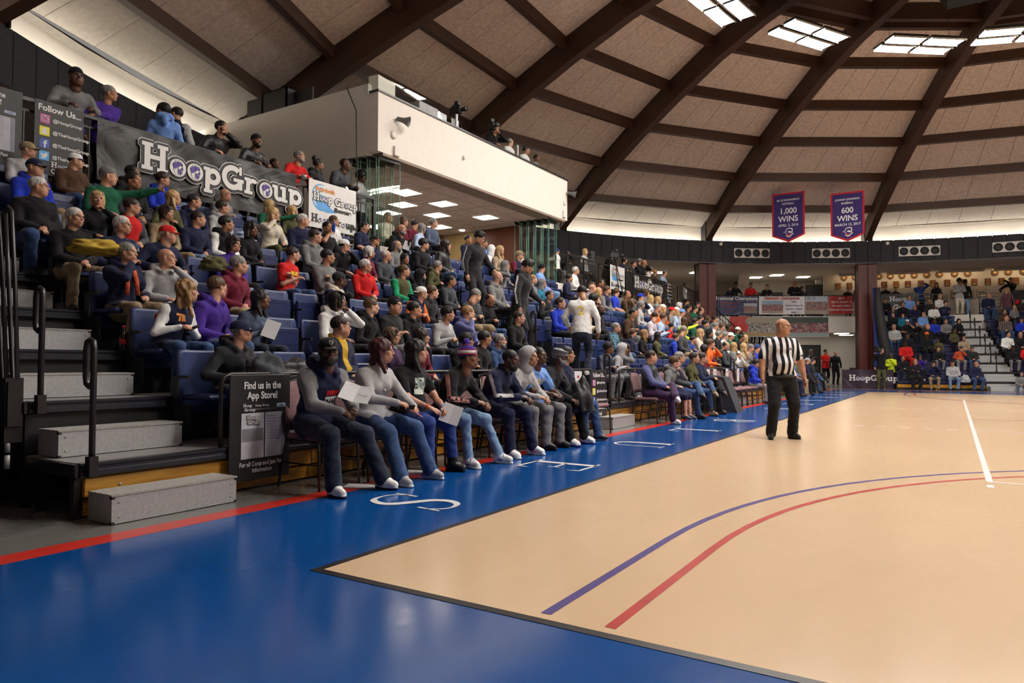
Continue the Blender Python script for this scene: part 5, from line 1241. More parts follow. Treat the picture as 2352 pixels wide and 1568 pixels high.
def slab_letters(txt, lg, x=0.0, gap=.05):
    X = .66; T = .20; S = .15; globes = []
    for ch in txt:
        if ch == 'H':
            for a in (.10, .68): lg.bar(x+a, x+a+T+.02, 0, 1)
            lg.bar(x+.12, x+.88, .42, .58)
            for a in (-.0, .58):
                lg.bar(x+a, x+a+.42, 0, .14); lg.bar(x+a, x+a+.42, .86, 1)
            x += 1.0+gap
        elif ch == 'o': globes.append((x+.33, .33, .33)); lg.disc(x+.33, .33, .33); x += .66+gap
        elif ch == 'p':
            lg.bar(x+.06, x+.06+T, -.30, X); lg.bar(x-.0, x+.38, -.33, -.20); lg.bar(x-.02, x+.20, X-.13, X); lg.ringp(x+.40, .33, .33, T); x += .75+gap
        elif ch == 'G':
            lg.ringp(x+.48, .5, .50, .22, 48, 330); lg.bar(x+.52, x+1.0, .36, .50); lg.bar(x+.72, x+.93, .06, .45); lg.bar(x+.78, x+.90, .66, 1.0); x += 1.0+gap
        elif ch == 'r':
            lg.bar(x+.06, x+.06+T, 0, X); lg.bar(x-.02, x+.38, 0, .13); lg.bar(x-.02, x+.2, X-.13, X); lg.ringp(x+.40, .40, .26, .17, 35, 165); x += .66+gap
        elif ch == 'u':
            lg.bar(x+.04, x+.04+T, .22, X); lg.bar(x+.46, x+.46+T, 0, X); lg.ringp(x+.30, .25, .26, .18, 180, 330); lg.bar(x-.05, x+.2, X-.13, X); lg.bar(x+.36, x+.6, X-.13, X); lg.bar(x+.55, x+.76, 0, .12); x += .76+gap
        else: x += .25
    return globes, x-gap
def slab_mesh(txt, h, x0, z0, mats=(P_WHITE, P_BLACK, P_PURP), e1=.10, e2=.13, y=0.0, yf=None, slope=0.0, dark_text=False):
    """returns a mesh: white outline, black field, white letters, globes; x0,z0 = baseline start, h = cap height"""
    lg = Logo(); globes, wid = slab_letters(txt, lg); mb = MB()
    lg.draw(mb, e2, -.001, 0) if e2 else 0; lg.draw(mb, e1, -.010, 1) if e1 else 0; lg.draw(mb, 0.0, -.019, 1 if dark_text else 0)
    for cx, cz, r in globes:
        flat(mb, [(cx+r*math.cos(2*PI*i/24), cz+r*math.sin(2*PI*i/24)) for i in range(24)], -.030, 0)
        for (ax, az, ar, br, ro) in ((-.05, .12, .19, .10, .3), (-.10, .03, .10, .07, 1.0), (.10, .15, .10, .06, -.4), (.08, -.14, .07, .11, .3), (.16, -.02, .05, .05, 0)):
            flat(mb, [(cx+(ax+ar*math.cos(t)*math.cos(ro)-br*math.sin(t)*math.sin(ro))*r/.33, cz+(az+ar*math.cos(t)*math.sin(ro)+br*math.sin(t)*math.cos(ro))*r/.33) for t in [2*PI*i/12 for i in range(12)]], -.034+ax*.004, 2)
        for w_ in (-.55, .0, .55):
            for i in range(8):
                t0 = -1.2+2.4*i/8; t1 = -1.2+2.4*(i+1)/8; f = lambda t: (cx + r*w_*math.cos(t), cz+r*.95*math.sin(t))
                a, b = f(t0), f(t1); flat(mb, [(a[0]-.008, a[1]), (a[0]+.008, a[1]), (b[0]+.008, b[1]), (b[0]-.008, b[1])], -.037, 1)
    mb.v = [(x0+x*h, y+yy*min(1, max(.25, h/.40)), z0+z*h+slope*x*h) for x, yy, z in mb.v]
    if yf:
        mb.v = [(x, yf(x, z)+(yy-y)*2.2-.004, z) for x, yy, z in mb.v]
    return mb.mesh('wordmark', list(mats)), wid*h
def txt_part(parent, txt, size, x, z, y=-.004, mat=None, bold=0.0, align='CENTER', xs=1.0, name='lettering', ext=.0008, yf=None, ry=0.0, sp=1.0):
    me = text_mesh(txt, size, ext, mat or P_WHITE, bold, align, xs, sp)
    o = ob(name, me, parent)
    for v in me.vertices:
        cx, cy, cz = v.co; a, b = cx, cy
        if ry: a, b = cx*math.cos(ry)-cy*math.sin(ry), cx*math.sin(ry)+cy*math.cos(ry)
        X_, Z_ = x+a, z+b; v.co = (X_, (yf(X_, Z_) if yf else 0)+y-cz, Z_)
    me.update(); return o
RZ90 = Matrix.Rotation(PI/2, 4, 'Z')
def Mwall(x, y, z): return Matrix.Translation((x, y, z)) @ RZ90     # facing +X, text running towards +Y
# big banner near end
def big_banner(y0, y1, z0, z1, label, x0f, hcap, seed, slope=0.0, zb=.30):
    r = empty('banner', M=Mwall(BX+.045, y0, z0)); tag(r, label, 'banner', None); w, h = y1-y0, z1-z0
    mb = cloth_panel(w, h, .020, 60, 14, .02, seed); ob('sheet', mb.mesh('sheet', [V_BLACK]), r)
    me, wd = slab_mesh('HoopGroup', hcap, x0f, zb, y=-.034); ob('wordmark', me, r); return r
big_banner(2.62, 6.22, 3.72, 4.60, 'large black vinyl banner with a white HoopGroup wordmark on the near balcony railing', .62, .42, 1)
big_banner(21.85, 26.1, 3.74, 4.60, 'black vinyl banner with a white HoopGroup wordmark on the far balcony railing', .75, .42, 2)
# showcase board
def showcase(y0, y1, z0, z1, label):
    w, h = y1-y0, z1-z0; r = empty('sign_board', M=Mwall(BX+.05, y0, z0)); tag(r, label, 'sign')
    ob('board', MB().rbox(0, w, 0, .012, 0, h, .003).mesh('board', [P_WHITE]), r)
    wave = MB()
    for k in range(3):
        n = 20; cx, cz = w*.26, h*.66; r0 = h*(.27-.07*k); pts = [(cx+r0*math.cos(t)*1.0, cz+r0*math.sin(t)) for t in [math.radians(75+12*i) for i in range(n)]]
        for i in range(n-1):
            (a, b), (c_, d) = pts[i], pts[i+1]; ww = h*.028*math.sin(PI*(i+.5)/n)+.004; wave.add([(a, -.002-.0004*k, b-ww), (a, -.002-.0004*k, b+ww), (c_, -.002-.0004*k, d+ww), (c_, -.002-.0004*k, d-ww)], [(0, 1, 2, 3)])
    flat(wave, [(w*.16, h*.43), (w*.36, h*.36), (w*.58, h*.40), (w*.44, h*.48), (w*.36, h*.70), (w*.22, h*.72), (w*.14, h*.60)], -.0015)
    ob('wave_emblem', wave.mesh('wave_emblem', [P_SKY]), r)
    txt_part(r, 'Boardwalk', h*.125, w*.33, h*.83, -.005, P_ORG, .004)
    me, wd = slab_mesh('Hoop', h*.165, w*.085, h*.60, (P_WHITE, P_BLACK, P_PURP), .0, .0, -.004, dark_text=False, e1=.09) if False else slab_mesh('Hoop', h*.165, w*.085, h*.58, e1=.08, e2=.09, y=-.004); ob('wordmark', me, r)
    me, wd = slab_mesh('Group', h*.165, w*.53, h*.56, e1=.08, e2=.09, y=-.004); ob('wordmark', me, r)
    txt_part(r, 'Showcase', h*.125, w*.70, h*.46, -.006, P_BLACK, .006)
    me, wd = slab_mesh('HoopGroup', h*.17, w*.05, h*.12, (P_WHITE, P_BLACK, P_PURP), 0.0, 0.0, -.003, dark_text=True); ob('wordmark', me, r)
    txt_part(r, '.COM', h*.11, w*.90, h*.145, -.005, P_BLACK, .003); return r
showcase(6.52, 7.77, 3.70, 4.62, 'white board with blue wave and showcase wordmark on the near balcony railing')
showcase(20.42, 21.73, 3.78, 4.66, 'white showcase board on the far balcony railing beside the second black banner')
# follow-us boards
def icon(parent, kind, x, z, s):
    col = {'camera': (.50, .08, .30), 'ghost': (.80, .74, .03), 'f': (.05, .10, .42), 'bird': (.10, .38, .80)}[kind]
    o = ob('icon', MB().rbox(x-s/2, x+s/2, -.004, .002, z-s/2, z+s/2, s*.02).mesh('icon', [plain('icon_'+kind, col, noise_amt=.25 if kind == 'camera' else .05, nscale=3)]), parent); mb = MB()
    if kind == 'camera':
        for rr in (.26,): mb.tube([(x+s*rr*math.cos(2*PI*i/16), -.006, z+s*rr*math.sin(2*PI*i/16)) for i in range(16)], s*.045, 4, 0, closed=True)
        mb.tube([(x+s*q[0], -.006, z+s*q[1]) for q in ((-.36, -.26), (-.36, .26), (-.26, .36), (.26, .36), (.36, .26), (.36, -.26), (.26, -.36), (-.26, -.36))], s*.035, 4, 0, closed=True)
    elif kind == 'ghost': flat(mb, [(x+s*a, z+s*b) for a, b in ((-.38, -.22), (-.2, -.3), (0, -.38), (.2, -.3), (.38, -.22), (.22, -.05), (.22, .2), (.1, .36), (-.1, .36), (-.22, .2), (-.22, -.05))], -.006)
    elif kind == 'f': mb.box(x-s*.02, x+s*.12, -.006, -.004, z-s*.48, z+s*.25).box(x-s*.14, x+s*.26, -.0065, -.004, z-s*.04, z+s*.08).box(x+s*.02, x+s*.28, -.006, -.004, z+s*.20, z+s*.34)
    else: flat(mb, [(x+s*a, z+s*b) for a, b in ((-.40, -.28), (-.1, -.34), (.2, -.2), (.32, .1), (.40, .25), (.28, .22), (.18, .32), (.02, .26), (0, .1), (-.3, .25), (-.36, .1), (-.28, -.02), (-.15, -.1), (-.2, -.2))], -.006)
    ob('glyph', mb.mesh('glyph', [P_WHITE]), o)
def follow(y0, y1, z0, z1, label, x=BX+.05):
    w, h = y1-y0, z1-z0; r = empty('sign_board', M=Mwall(x, y0, z0)); tag(r, label, 'sign'); ob('board', MB().rbox(0, w, 0, .012, 0, h, .003).mesh('board', [P_BLACK]), r)
    txt_part(r, 'Follow Us...', h*.115, w*.50, h*.90, bold=.003)
    for i, (k, t) in enumerate((('camera', '@HoopGroup'), ('ghost', '@TheHoopGroup'), ('f', '@TheHoopGroup'), ('bird', '@TheHoopGroup'))):
        z = h*(.755-.165*i); icon(r, k, w*.20, z, h*.125); txt_part(r, t, h*.062, w*.36, z, align='LEFT', bold=.0012)
    me, wd = slab_mesh('Hoop', h*.075, w*.34, h*.125, e1=.08, e2=.0, y=-.003); ob('wordmark', me, r); me, wd = slab_mesh('Group', h*.075, w*.34, h*.035, e1=.08, e2=.0, y=-.003); ob('wordmark', me, r); return r
follow(1.80, 2.43, 3.62, 4.63, 'black Follow Us board with four coloured icons on the near balcony railing')
follow(26.3, 26.9, 3.7, 4.62, 'black Follow Us board beside the far black banner')
follow(7.86, 8.50, .12, .99, 'black Follow Us board on the front rail beside the second aisle', x=-2.226)
def findus(y0, y1, z0, z1, label, x):
    w, h = y1-y0, z1-z0; r = empty('sign_board', M=Mwall(x, y0, z0)); tag(r, label, 'sign'); ob('board', MB().rbox(0, w, 0, .014, 0, h, .004).mesh('board', [P_BLACK]), r)
    txt_part(r, 'Find us in the', h*.096, w*.52, h*.895, bold=.0022, xs=.82); txt_part(r, 'App Store!', h*.096, w*.52, h*.80, bold=.0022, xs=.82)
    me, wd = slab_mesh('Hoop', h*.030, w*.20, h*.695, e1=0, e2=0, y=-.003); ob('wordmark', me, r); me, wd = slab_mesh('Group', h*.030, w*.22, h*.655, e1=0, e2=0, y=-.003); ob('wordmark', me, r)
    txt_part(r, 'Hoop Group', h*.030, w*.40, h*.705, align='LEFT'); txt_part(r, 'Exposure Events, LLC', h*.027, w*.40, h*.672, mat=P_GREY, align='LEFT')
    ob('button', MB().rbox(w*.76, w*.91, -.004, 0, h*.678, h*.716, .002).mesh('button', [plain('button_blue', (.42, .50, .66))]), r); txt_part(r, 'OPEN', h*.028, w*.835, h*.697, y=-.006, mat=plain('button_text', (.03, .12, .35)))
    ob('screenshot', MB().box(w*.18, w*.545, -.004, 0, h*.205, h*.635).mesh('screenshot', [plain('paper_pale', (.55, .55, .60))]), r); ob('screenshot', MB().box(w*.565, w*.90, -.004, 0, h*.205, h*.635).mesh('screenshot', [plain('paper_pale2', (.42, .42, .47))]), r)
    ob('dark_field', MB().box(w*.19, w*.53, -.006, -.004, h*.37, h*.49).mesh('dark_field', [P_GREY]), r)
    me, wd = slab_mesh('Hoop', h*.038, w*.26, h*.575, e1=.12, e2=.16, y=-.006); ob('wordmark', me, r); me, wd = slab_mesh('Group', h*.038, w*.27, h*.53, e1=.12, e2=.16, y=-.006); ob('wordmark', me, r)
    mb = MB()
    for i in range(9): mb.box(w*.60, w*.615, -.0055, -.004, h*(.60-.028*i), h*(.606-.028*i)+.004); mb.box(w*.64, w*.74+.01*(i % 3), -.0055, -.004, h*(.601-.028*i), h*(.606-.028*i))
    for i in range(4): mb.box(w*.21, w*.30+.02*(i % 2), -.0075, -.006, h*(.47-.022*i), h*(.474-.022*i))
    mb.box(w*.845, w*.895, -.0052, -.004, h*.21, h*.63); ob('menu_lines', mb.mesh('menu_lines', [plain('menu_violet', (.20, .20, .28))]), r)
    txt_part(r, 'For all Camp and Jam Fest', h*.060, w*.52, h*.150, bold=.0013, xs=.80); txt_part(r, 'Information', h*.060, w*.52, h*.09, bold=.0013, xs=.80); return r
findus(1.03, 1.655, .10, .995, 'black app store board hanging on the front rail by the first courtside chair', -2.226)
findus(.78, 1.66, 3.62, 4.65, 'black app store board cut by the left edge on the near balcony railing', BX+.05)
# championship banners on the dome
def pennant(x0, x1, y, ztop, lines, label, d='Baseball'):
    w = x1-x0; h = w*1.61; hp = w*.22; r = empty('pennant', (x0, y, ztop)); tag(r, label, 'banner', None)
    ob('border', MB().add([(0, 0, 0), (w, 0, 0), (w, 0, -(h-hp)), (w/2, 0, -h), (0, 0, -(h-hp)), (0, .01, 0), (w, .01, 0), (w, .01, -(h-hp)), (w/2, .01, -h), (0, .01, -(h-hp))], [(4, 3, 2, 1, 0), (5, 6, 7, 8, 9), (0, 1, 6, 5), (1, 2, 7, 6), (2, 3, 8, 7), (3, 4, 9, 8), (4, 0, 5, 9)]).mesh('border', [plain('felt_red', (.42, .012, .03), rough=.9)]), r)
    b = w*.055; f = MB(); flat(f, [(b, -(h-hp-b*.6)), (w/2, -(h-b*1.3)), (w-b, -(h-hp-b*.6)), (w-b, -b), (b, -b)], -.004); ob('field', f.mesh('field', [plain('felt_navy', (.035, .022, .13), rough=.9)]), r)
    for t, sz, zz in lines: txt_part(r, t, sz*w, w/2, -zz*w, y=-.008, bold=.006 if sz > .15 else .002, xs=.92)
    e = MB(); cx, cz, s = w/2, -1.29*w, w*.17     # white emblem
    pts = [(-.95, .05), (-.55, .15), (-.35, .65), (.1, .85), (.75, .75), (.80, .25), (.70, -.1), (.95, -.35), (.6, -.55), (.35, -.9), (-.1, -.95), (-.45, -.6), (-.3, -.25), (-.6, -.05)]
    flat(e, [(cx+a*s, cz+b_*s) for a, b_ in pts], -.008, 0); flat(e, [(cx+a*s*.8, cz+b_*s*.8) for a, b_ in pts], -.010, 1); flat(e, [(cx+a*s, cz+b_*s) for a, b_ in ((-.2, .0), (.1, .25), (.5, .15), (.6, -.2), (.3, -.15), (.1, -.05))], -.012, 0); flat(e, [(cx+a*s, cz+b_*s) for a, b_ in ((-.25, -.35), (.1, -.3), (.35, -.55), (.0, -.8), (-.2, -.65))], -.012, 2)
    ob('emblem', e.mesh('emblem', [P_WHITE, plain('felt_navy', (0, 0, 0)), P_RED]), r)
    for x in (.05*w, .95*w): ob('wire', MB().tube([(x, .005, 0), (x, .005, 1.75)], .004, 4).mesh('wire', [BLKM]), r)
PS = 1.0
pennant(-3.92, -2.55, 30.0, 8.70, (('BO SCANNAPIECO', .088, .24), ('SOFTBALL', .088, .36), ('1,000', .26, .60), ('WINS', .26, .86), ('APRIL 2, 2016', .115, 1.06)), 'navy and red 1,000 wins softball pennant hanging from the dome')
pennant(-1.51, -.20, 30.0, 8.42, (('JOHNNY JOHNSON', .088, .24), ('BASEBALL', .088, .36), ('600', .26, .60), ('WINS', .26, .86), ('MARCH 13, 2017', .115, 1.06)), 'navy and red 600 wins baseball pennant hanging from the dome')
# national champions banners on the round railing
def photo_mat(name, ground, shirt, sky):
    m, nt, b = nmat(name); tc = N(nt, 'ShaderNodeTexCoord'); sp = N(nt, 'ShaderNodeSeparateXYZ'); L(nt, tc.outputs['Generated'], sp.inputs[0])
    vo = N(nt, 'ShaderNodeTexVoronoi'); vo.inputs['Scale'].default_value = 24; mp = N(nt, 'ShaderNodeMapping'); mp.inputs['Scale'].default_value = (1.7, 1, .8); L(nt, tc.outputs['Generated'], mp.inputs[0]); L(nt, mp.outputs[0], vo.inputs['Vector'])
    sc = N(nt, 'ShaderNodeSeparateColor'); L(nt, vo.outputs['Color'], sc.inputs[0])
    crowd = ramp(nt, sc.outputs[0], [(.0, (.02, .02, .03)), (.35, shirt), (.55, (.30, .28, .27)), (.75, (.30, .14, .08)), (.9, (.05, .05, .08))])
    r1 = N(nt, 'ShaderNodeMapRange'); r1.inputs['From Min'].default_value = .66; r1.inputs['From Max'].default_value = .72; L(nt, sp.outputs[2], r1.inputs['Value'])
    r2 = N(nt, 'ShaderNodeMapRange'); r2.inputs['From Min'].default_value = .22; r2.inputs['From Max'].default_value = .16; L(nt, sp.outputs[2], r2.inputs['Value'])
    L(nt, mix(nt, r2.outputs[0], mix(nt, r1.outputs[0], crowd, sky), ground), b.inputs['Base Color']); b.inputs['Roughness'].default_value = .45; return m
def azb(az0, az1, z0, z1, mat, label, build=None, rr=RC-.06, nm='banner'):
    p0, p1 = pol(az0, rr, z0), pol(az1, rr, z0); w = (p1-p0).length; a = math.atan2(p1.y-p0.y, p1.x-p0.x)
    r = empty(nm, p0, a); tag(r, label, 'banner'); mb = cloth_panel(w, z1-z0, .008, 24, 8, .015, int(az0*7)); ob('sheet', mb.mesh('sheet', [mat]), r)
    if build: build(r, w, z1-z0)
    return r
def pic(r, x0, x1, z0, z1, m): ob('team_photo', MB().box(x0, x1, -.022, -.015, z0, z1).mesh('team_photo', [m]), r)
def b1(r, w, h):
    txt_part(r, 'National Champions', h*.25, w*.5, h*.86, y=-.02, bold=.006, xs=1.08 if w > 2 else .95); txt_part(r, 'NJCAA Division III', h*.12, w*.33, h*.62, y=-.02, mat=P_RED); txt_part(r, "Women's Softball", h*.12, w*.33, h*.44, y=-.02, mat=P_RED); txt_part(r, '45-10', h*.12, w*.33, h*.18, y=-.02, mat=P_RED); pic(r, w*.66, w*.97, h*.10, h*.62, photo_mat('team_photo_a', (.25, .2, .15), (.3, .1, .1), (.35, .38, .42)))
def b2(r, w, h):
    txt_part(r, 'National Champions', h*.20, w*.5, h*.88, y=-.02, mat=P_RED, bold=.006, xs=1.15); pic(r, w*.06, w*.52, h*.06, h*.74, photo_mat('team_photo_b', (.30, .26, .2), (.40, .04, .05), (.22, .33, .45)))
    for i, t in enumerate(('2005', 'NJCAA Division III', "Women's Softball", '49-8-1')): txt_part(r, t, h*.12, w*.76, h*(.67-.19*i), y=-.02, mat=P_PURP, bold=.002)
def b3(r, w, h): pic(r, 0.02, w-.02, .02, h-.02, photo_mat('team_photo_c', (.33, .27, .2), (.35, .08, .08), (.38, .45, .52))); txt_part(r, '45-10', h*.2, w*.25, h*.86, y=-.03, mat=P_PURP)
def b4(r, w, h):
    for i, (t, s) in enumerate((('2010', .17), ('NJCAA Division III', .15), ("Women's Softball", .15), ('National Champions', .17))): txt_part(r, t, h*s, w*.5, h*(.86-.21*i), y=-.02, bold=.003, xs=.92)
azb(128.4, 123.05, 3.62, 4.60, V_NAVY, 'navy National Champions banner leftmost on the round balcony railing', b1)
azb(122.95, 117.45, 3.66, 4.60, V_WHITE, 'white National Champions 2005 softball banner on the round balcony railing', b2)
azb(117.35, 114.75, 3.68, 4.60, V_WHITE, 'softball team photo banner between the white and the red banner', b3)
azb(114.6, 111.9, 3.68, 4.60, V_REDB, 'red 2010 National Champions banner rightmost on the round balcony railing', b4)
def b5(r, w, h): pic(r, w*.46, w-.03, .03, h-.05, photo_mat('team_photo_d', (.25, .3, .3), (.30, .03, .05), (.03, .05, .04))); pic(r, .03, w*.45, .03, h-.05, photo_mat('team_photo_e', (.35, .25, .1), (.45, .45, .45), (.30, .26, .2)))
azb(125.0, 114.7, 2.50, 3.56, V_WHITE, 'wide basketball team photo banner hanging below the round balcony', b5, rr=RC-.09)
azb(126.6, 123.4, 2.75, 3.55, V_REDB, 'red pictured banner corner left of the basketball team photo', None, rr=RC-.12)
# barrier with wordmark
r = empty('barrier_banner', (-1.44, 32.6, 0)); tag(r, 'dark floor barrier with a white HoopGroup wordmark at the far end of the court', 'barrier')
ob('sheet', cloth_panel(2.05, .87, .012, 30, 8, .0, 5).mesh('sheet', [vinyl('plum_vinyl', (.045, .026, .045))]), r); me, wd = slab_mesh('HoopGroup', .27, .28, .36, e1=.0, e2=.0, y=-.02); ob('wordmark', me, r)
for x in (.0, .7, 1.37, 2.05): ob('frame_post', MB().box(x-.02, x+.02, .02, .06, 0, .87).mesh('frame_post', [BLKM]), r)
# folded divider and pad beside the column
r = empty('folded_divider', (.30, 34.3, 0)); tag(r, 'tall black padded divider folded up beside the far maroon column', 'divider')
ob('padded_edge', MB().tube([(-.42, 0, 4.7), (-.36, 0, 3.6), (-.20, 0, 2.4), (.05, 0, 1.2), (.22, 0, .2)], [.12, .20, .24, .22, .20], 10).mesh('padded_edge', [plain('black_pad', (.02, .02, .022), rough=.7)]), r)
ob('mesh_curtain', MB().add([(-.62, .05, 4.7), (-.55, .05, .6), (-.2, .05, .2), (.12, .05, .2), (-.40, .05, 4.7), (-.62, .09, 4.7), (-.55, .09, .6), (-.2, .09, .2), (.12, .09, .2), (-.40, .09, 4.7)], [(0, 1, 2, 3, 4), (9, 8, 7, 6, 5)]).mesh('mesh_curtain', [plain('royal_mesh_cloth', (.01, .03, .22), rough=.7)]), r)
_before = set(bpy.data.objects)
def on_y(name, x0, x1, y, z0, z1, mat, label, seed=0):
    r = empty(name, (x0, y, z0)); tag(r, label, 'banner'); ob('sheet', cloth_panel(x1-x0, z1-z0, .015, 20, 8, .01, seed).mesh('sheet', [mat]), r); return r
FBZ = FLZ
r = on_y('banner', 1.05, 2.75, 38.95, 3.70, 4.74, V_BLACK, 'black two-line Hoop Group banner on the far balcony railing', 9)
me, wd = slab_mesh('Hoop', .25, .35, .64, e1=0, e2=0, y=-.03); ob('wordmark', me, r); me, wd = slab_mesh('Group', .25, .52, .22, e1=0, e2=0, y=-.03); ob('wordmark', me, r)
r = on_y('banner', 6.65, 8.3, 38.95, 3.75, 4.75, V_BLACK, 'black sponsor banner with a red roundel at the right frame edge', 10)
ob('roundel', MB().lathe([(.13, 0), (.13, .01)], 20).xf(Matrix.Translation((.33, -.02, .42)) @ Matrix.Rotation(PI/2, 4, 'X')).mesh('roundel', [P_RED]), r); txt_part(r, 'RE', .22, .62, .42, y=-.03, bold=.006)
r = empty('balcony_railing', (-.2, 39.0, FLZ)); tag(r, 'thin black railing along the far balcony above the bench seats', 'railing')
for h in (1.1, .9, .74, .58, .42, .26): ob('rail_bar', MB().box(0, 4.2, -.012, .012, h-.012, h+.012).box(5.6, 12, -.012, .012, h-.012, h+.012).mesh('rail_bar', [BLKM]), r)
for i in range(10): x = [.0, 1.1, 2.2, 3.3, 4.2, 5.6, 7, 8.5, 10, 12][i]; ob('post', MB().box(x-.02, x+.02, -.02, .02, 0, 1.1).mesh('post', [BLKM]), r)
# plaques
CXM, FK = -5.145, .9905
def plaque_round(x, z, label):
    r = empty('round_plaque', (CXM+(x-CXM)*FK, 40.18, z)); tag(r, label, 'plaque', 'round wooden plaques in a row'); M = Matrix.Rotation(PI/2, 4, 'X')
    ob('disc', MB().lathe([(.165, 0), (.165, .02), (.14, .035), (.12, .03)], 28).xf(M).mesh('disc', [WPL]), r); ob('brass_centre', MB().lathe([(.075, .0), (.075, .045), (.02, .055)], 20).xf(M).mesh('brass_centre', [BRS]), r); ob('raised_ring', MB().tube([(.105*math.cos(2*PI*i/24), -.035, .105*math.sin(2*PI*i/24)) for i in range(24)], .008, 4, 0, closed=True).mesh('raised_ring', [plain('gold_wood', (.42, .20, .06))]), r)
RX = [-.54, .01, 1.17, 1.72, 2.27, 2.85, 3.43, 4.02, 4.71, 5.30, 6.51, 7.09, 7.74]
for i, x in enumerate(RX): plaque_round(x, 5.78, 'round wooden plaque, %s from the left of the far wall row' % ORD[i+1])
RX2 = [(x, 0) for x in (-.83, -.27, 1.43, 1.99, 2.55, 3.15, 3.71, 4.37, 5.13, 5.59, 6.19, 6.79, 7.42)]
for i, (x, dx) in enumerate(RX2):
    r = empty('wall_plaque', (CXM+(x-CXM)*FK, 40.18, 5.34)); tag(r, 'rectangular wooden plaque, %s from the left under the round ones' % ORD[i+1], 'plaque', 'rectangular wooden plaques')
    ob('board', MB().rbox(-.135, .135, -.03, 0, -.16, .16, .008).mesh('board', [WPL if i % 3 else mat_wood('oak_plaque', (.33, .14, .035), (.2, .07, .02), 3, .4, 0, False)]), r); ob('brass_plate', MB().box(-.08, .08, -.036, -.03, -.13, -.06).mesh('brass_plate', [BRS]), r); ob('relief', MB().rbox(-.07, .07, -.040, -.03, -.03, .12, .008).mesh('relief', [plain('relief_bronze', (.22, .09, .04), rough=.4)]), r)
for i, (x, wd_) in enumerate(((3.45, .36), (4.69, .32), (5.38, .34), (5.90, .42))):
    r = empty('framed_picture', (CXM+(x-CXM)*FK, 40.18, 4.75)); tag(r, 'framed team photograph with cream mat, %s from the left on the far wall' % ORD[i+1], 'picture')
    ob('frame', MB().rbox(-wd_/2, wd_/2, -.03, 0, -.20, .20, .008).mesh('frame', [plain('dark_frame', (.05, .03, .02))]), r); ob('mat', MB().box(-wd_/2+.03, wd_/2-.03, -.034, -.03, -.17, .17).mesh('mat', [plain('cream_mat', (.55, .45, .25))]), r); ob('photo', MB().box(-wd_/2+.06, wd_/2-.06, -.038, -.034, -.08, .12).mesh('photo', [photo_mat('wall_photo_%d' % i, (.2, .2, .2), (.1, .1, .12), (.1, .1, .12))]), r)
for nme, (x0, x1, y0, y1, z0, z1, m_) in dict(wall_plaques_front=(-1.6, 18, 40.2, 40.35, FLZ-.3, 5.96, WALLB), trim_6=(-1.6, 18, 40.185, 40.2, FLZ, 5.12, plain('grey_painted_block', (.33, .29, .26)))).items(): struct(nme, MB().box(x0, x1, y0, y1, z0, z1).mesh(nme, [m_]))
FARG |= set(bpy.data.objects)-_before
# ================================================================== courtside banquet chairs
MAUVE = plain('mauve_upholstery', (.20, .105, .11), rough=.85, noise_amt=.18, nscale=60, bumpy=.2); PAPER = plain('white_paper', (.66, .66, .68), rough=.6, noise_amt=.02)
_c = {}
_c['seat'] = MB().rbox(-.22, .22, -.21, .23, .42, .48, .022).mesh('seat', [MAUVE])
bk_ = MB(); n = 9; vs = []
for i in range(n):
    u = -1+2*i/(n-1)
    for j in range(6):
        z = .56+.36*j/5; hw = .205*(1-.10*(j/5)**3*1.2) * (1 if j < 5 else .80); y = -.235-.09*(j/5)+.022*(u*u); vs.append((u*hw, y, z + (.012*(1-u*u) if j == 5 else 0)))
fs = [(i*6+j, (i+1)*6+j, (i+1)*6+j+1, i*6+j+1) for i in range(n-1) for j in range(5)]
bk_.add(vs, [f[::-1] for f in fs], 0, True); bk_.add([(x, y-.035, z) for x, y, z in vs], fs, 0, True)
rg = [i*6 for i in range(n)] + [(n-1)*6+j for j in range(1, 6)] + [i*6+5 for i in range(n-2, -1, -1)] + [j for j in range(4, 0, -1)]
bk_.f += [(rg[i], rg[(i+1) % len(rg)], n*6+rg[(i+1) % len(rg)], n*6+rg[i]) for i in range(len(rg))]; bk_.m += [0]*len(rg); bk_.sm += [False]*len(rg)
_c['backrest'] = bk_.mesh('backrest', [MAUVE])
for s in (-1, 1):
    _c['leg_r%d' % s] = MB().tube([(s*.215, -.30, .90), (s*.222, -.25, .60), (s*.222, -.20, .42), (s*.235, -.28, .0)], .0125, 6).mesh('leg', [BLKM])
    _c['leg_f%d' % s] = MB().tube([(s*.215, -.20, .41), (s*.22, .20, .41), (s*.23, .225, .38), (s*.235, .24, .0)], .0125, 6).mesh('leg', [BLKM])
_c['back_frame'] = MB().tube([(-.215, -.30, .90), (-.19, -.335, .945), (0, -.345, .965), (.19, -.335, .945), (.215, -.30, .90)], .0125, 6).mesh('back_frame', [BLKM])
_c['stretcher'] = MB().tube([(-.23, .21, .22), (-.23, -.22, .22)], .008, 5).tube([(.23, .21, .22), (.23, -.22, .22)], .008, 5).tube([(-.225, .22, .36), (.225, .22, .36)], .008, 5).mesh('stretcher', [BLKM])
def banquet_chair(x, y, label, rz=-90, group='banquet chairs along the court'):
    r = empty('banquet_chair', (x, y, .0), math.radians(rz)); tag(r, label, 'chair', group)
    for k, me in _c.items(): ob(k.split('_')[0] if k.startswith('leg') else k, me, r)
    return r
CH = [(1.79, 'occupied by the man in the black cap'), (2.38, 'occupied by the auburn-haired woman'), (2.92, 'occupied by the woman in black t-shirt and boots'), (3.54, 'occupied by the youth in the violet bobble hat'), (4.38, 'occupied by the bearded man in the navy tracksuit'), (4.93, 'occupied by the youth in the grey hood'), (5.36, 'occupied by the youth in the blue t-shirt'), (5.84, 'occupied by the man in the flat cap'),
      (6.34, 'occupied by the person hidden behind the flat cap')]
CXX = -1.97
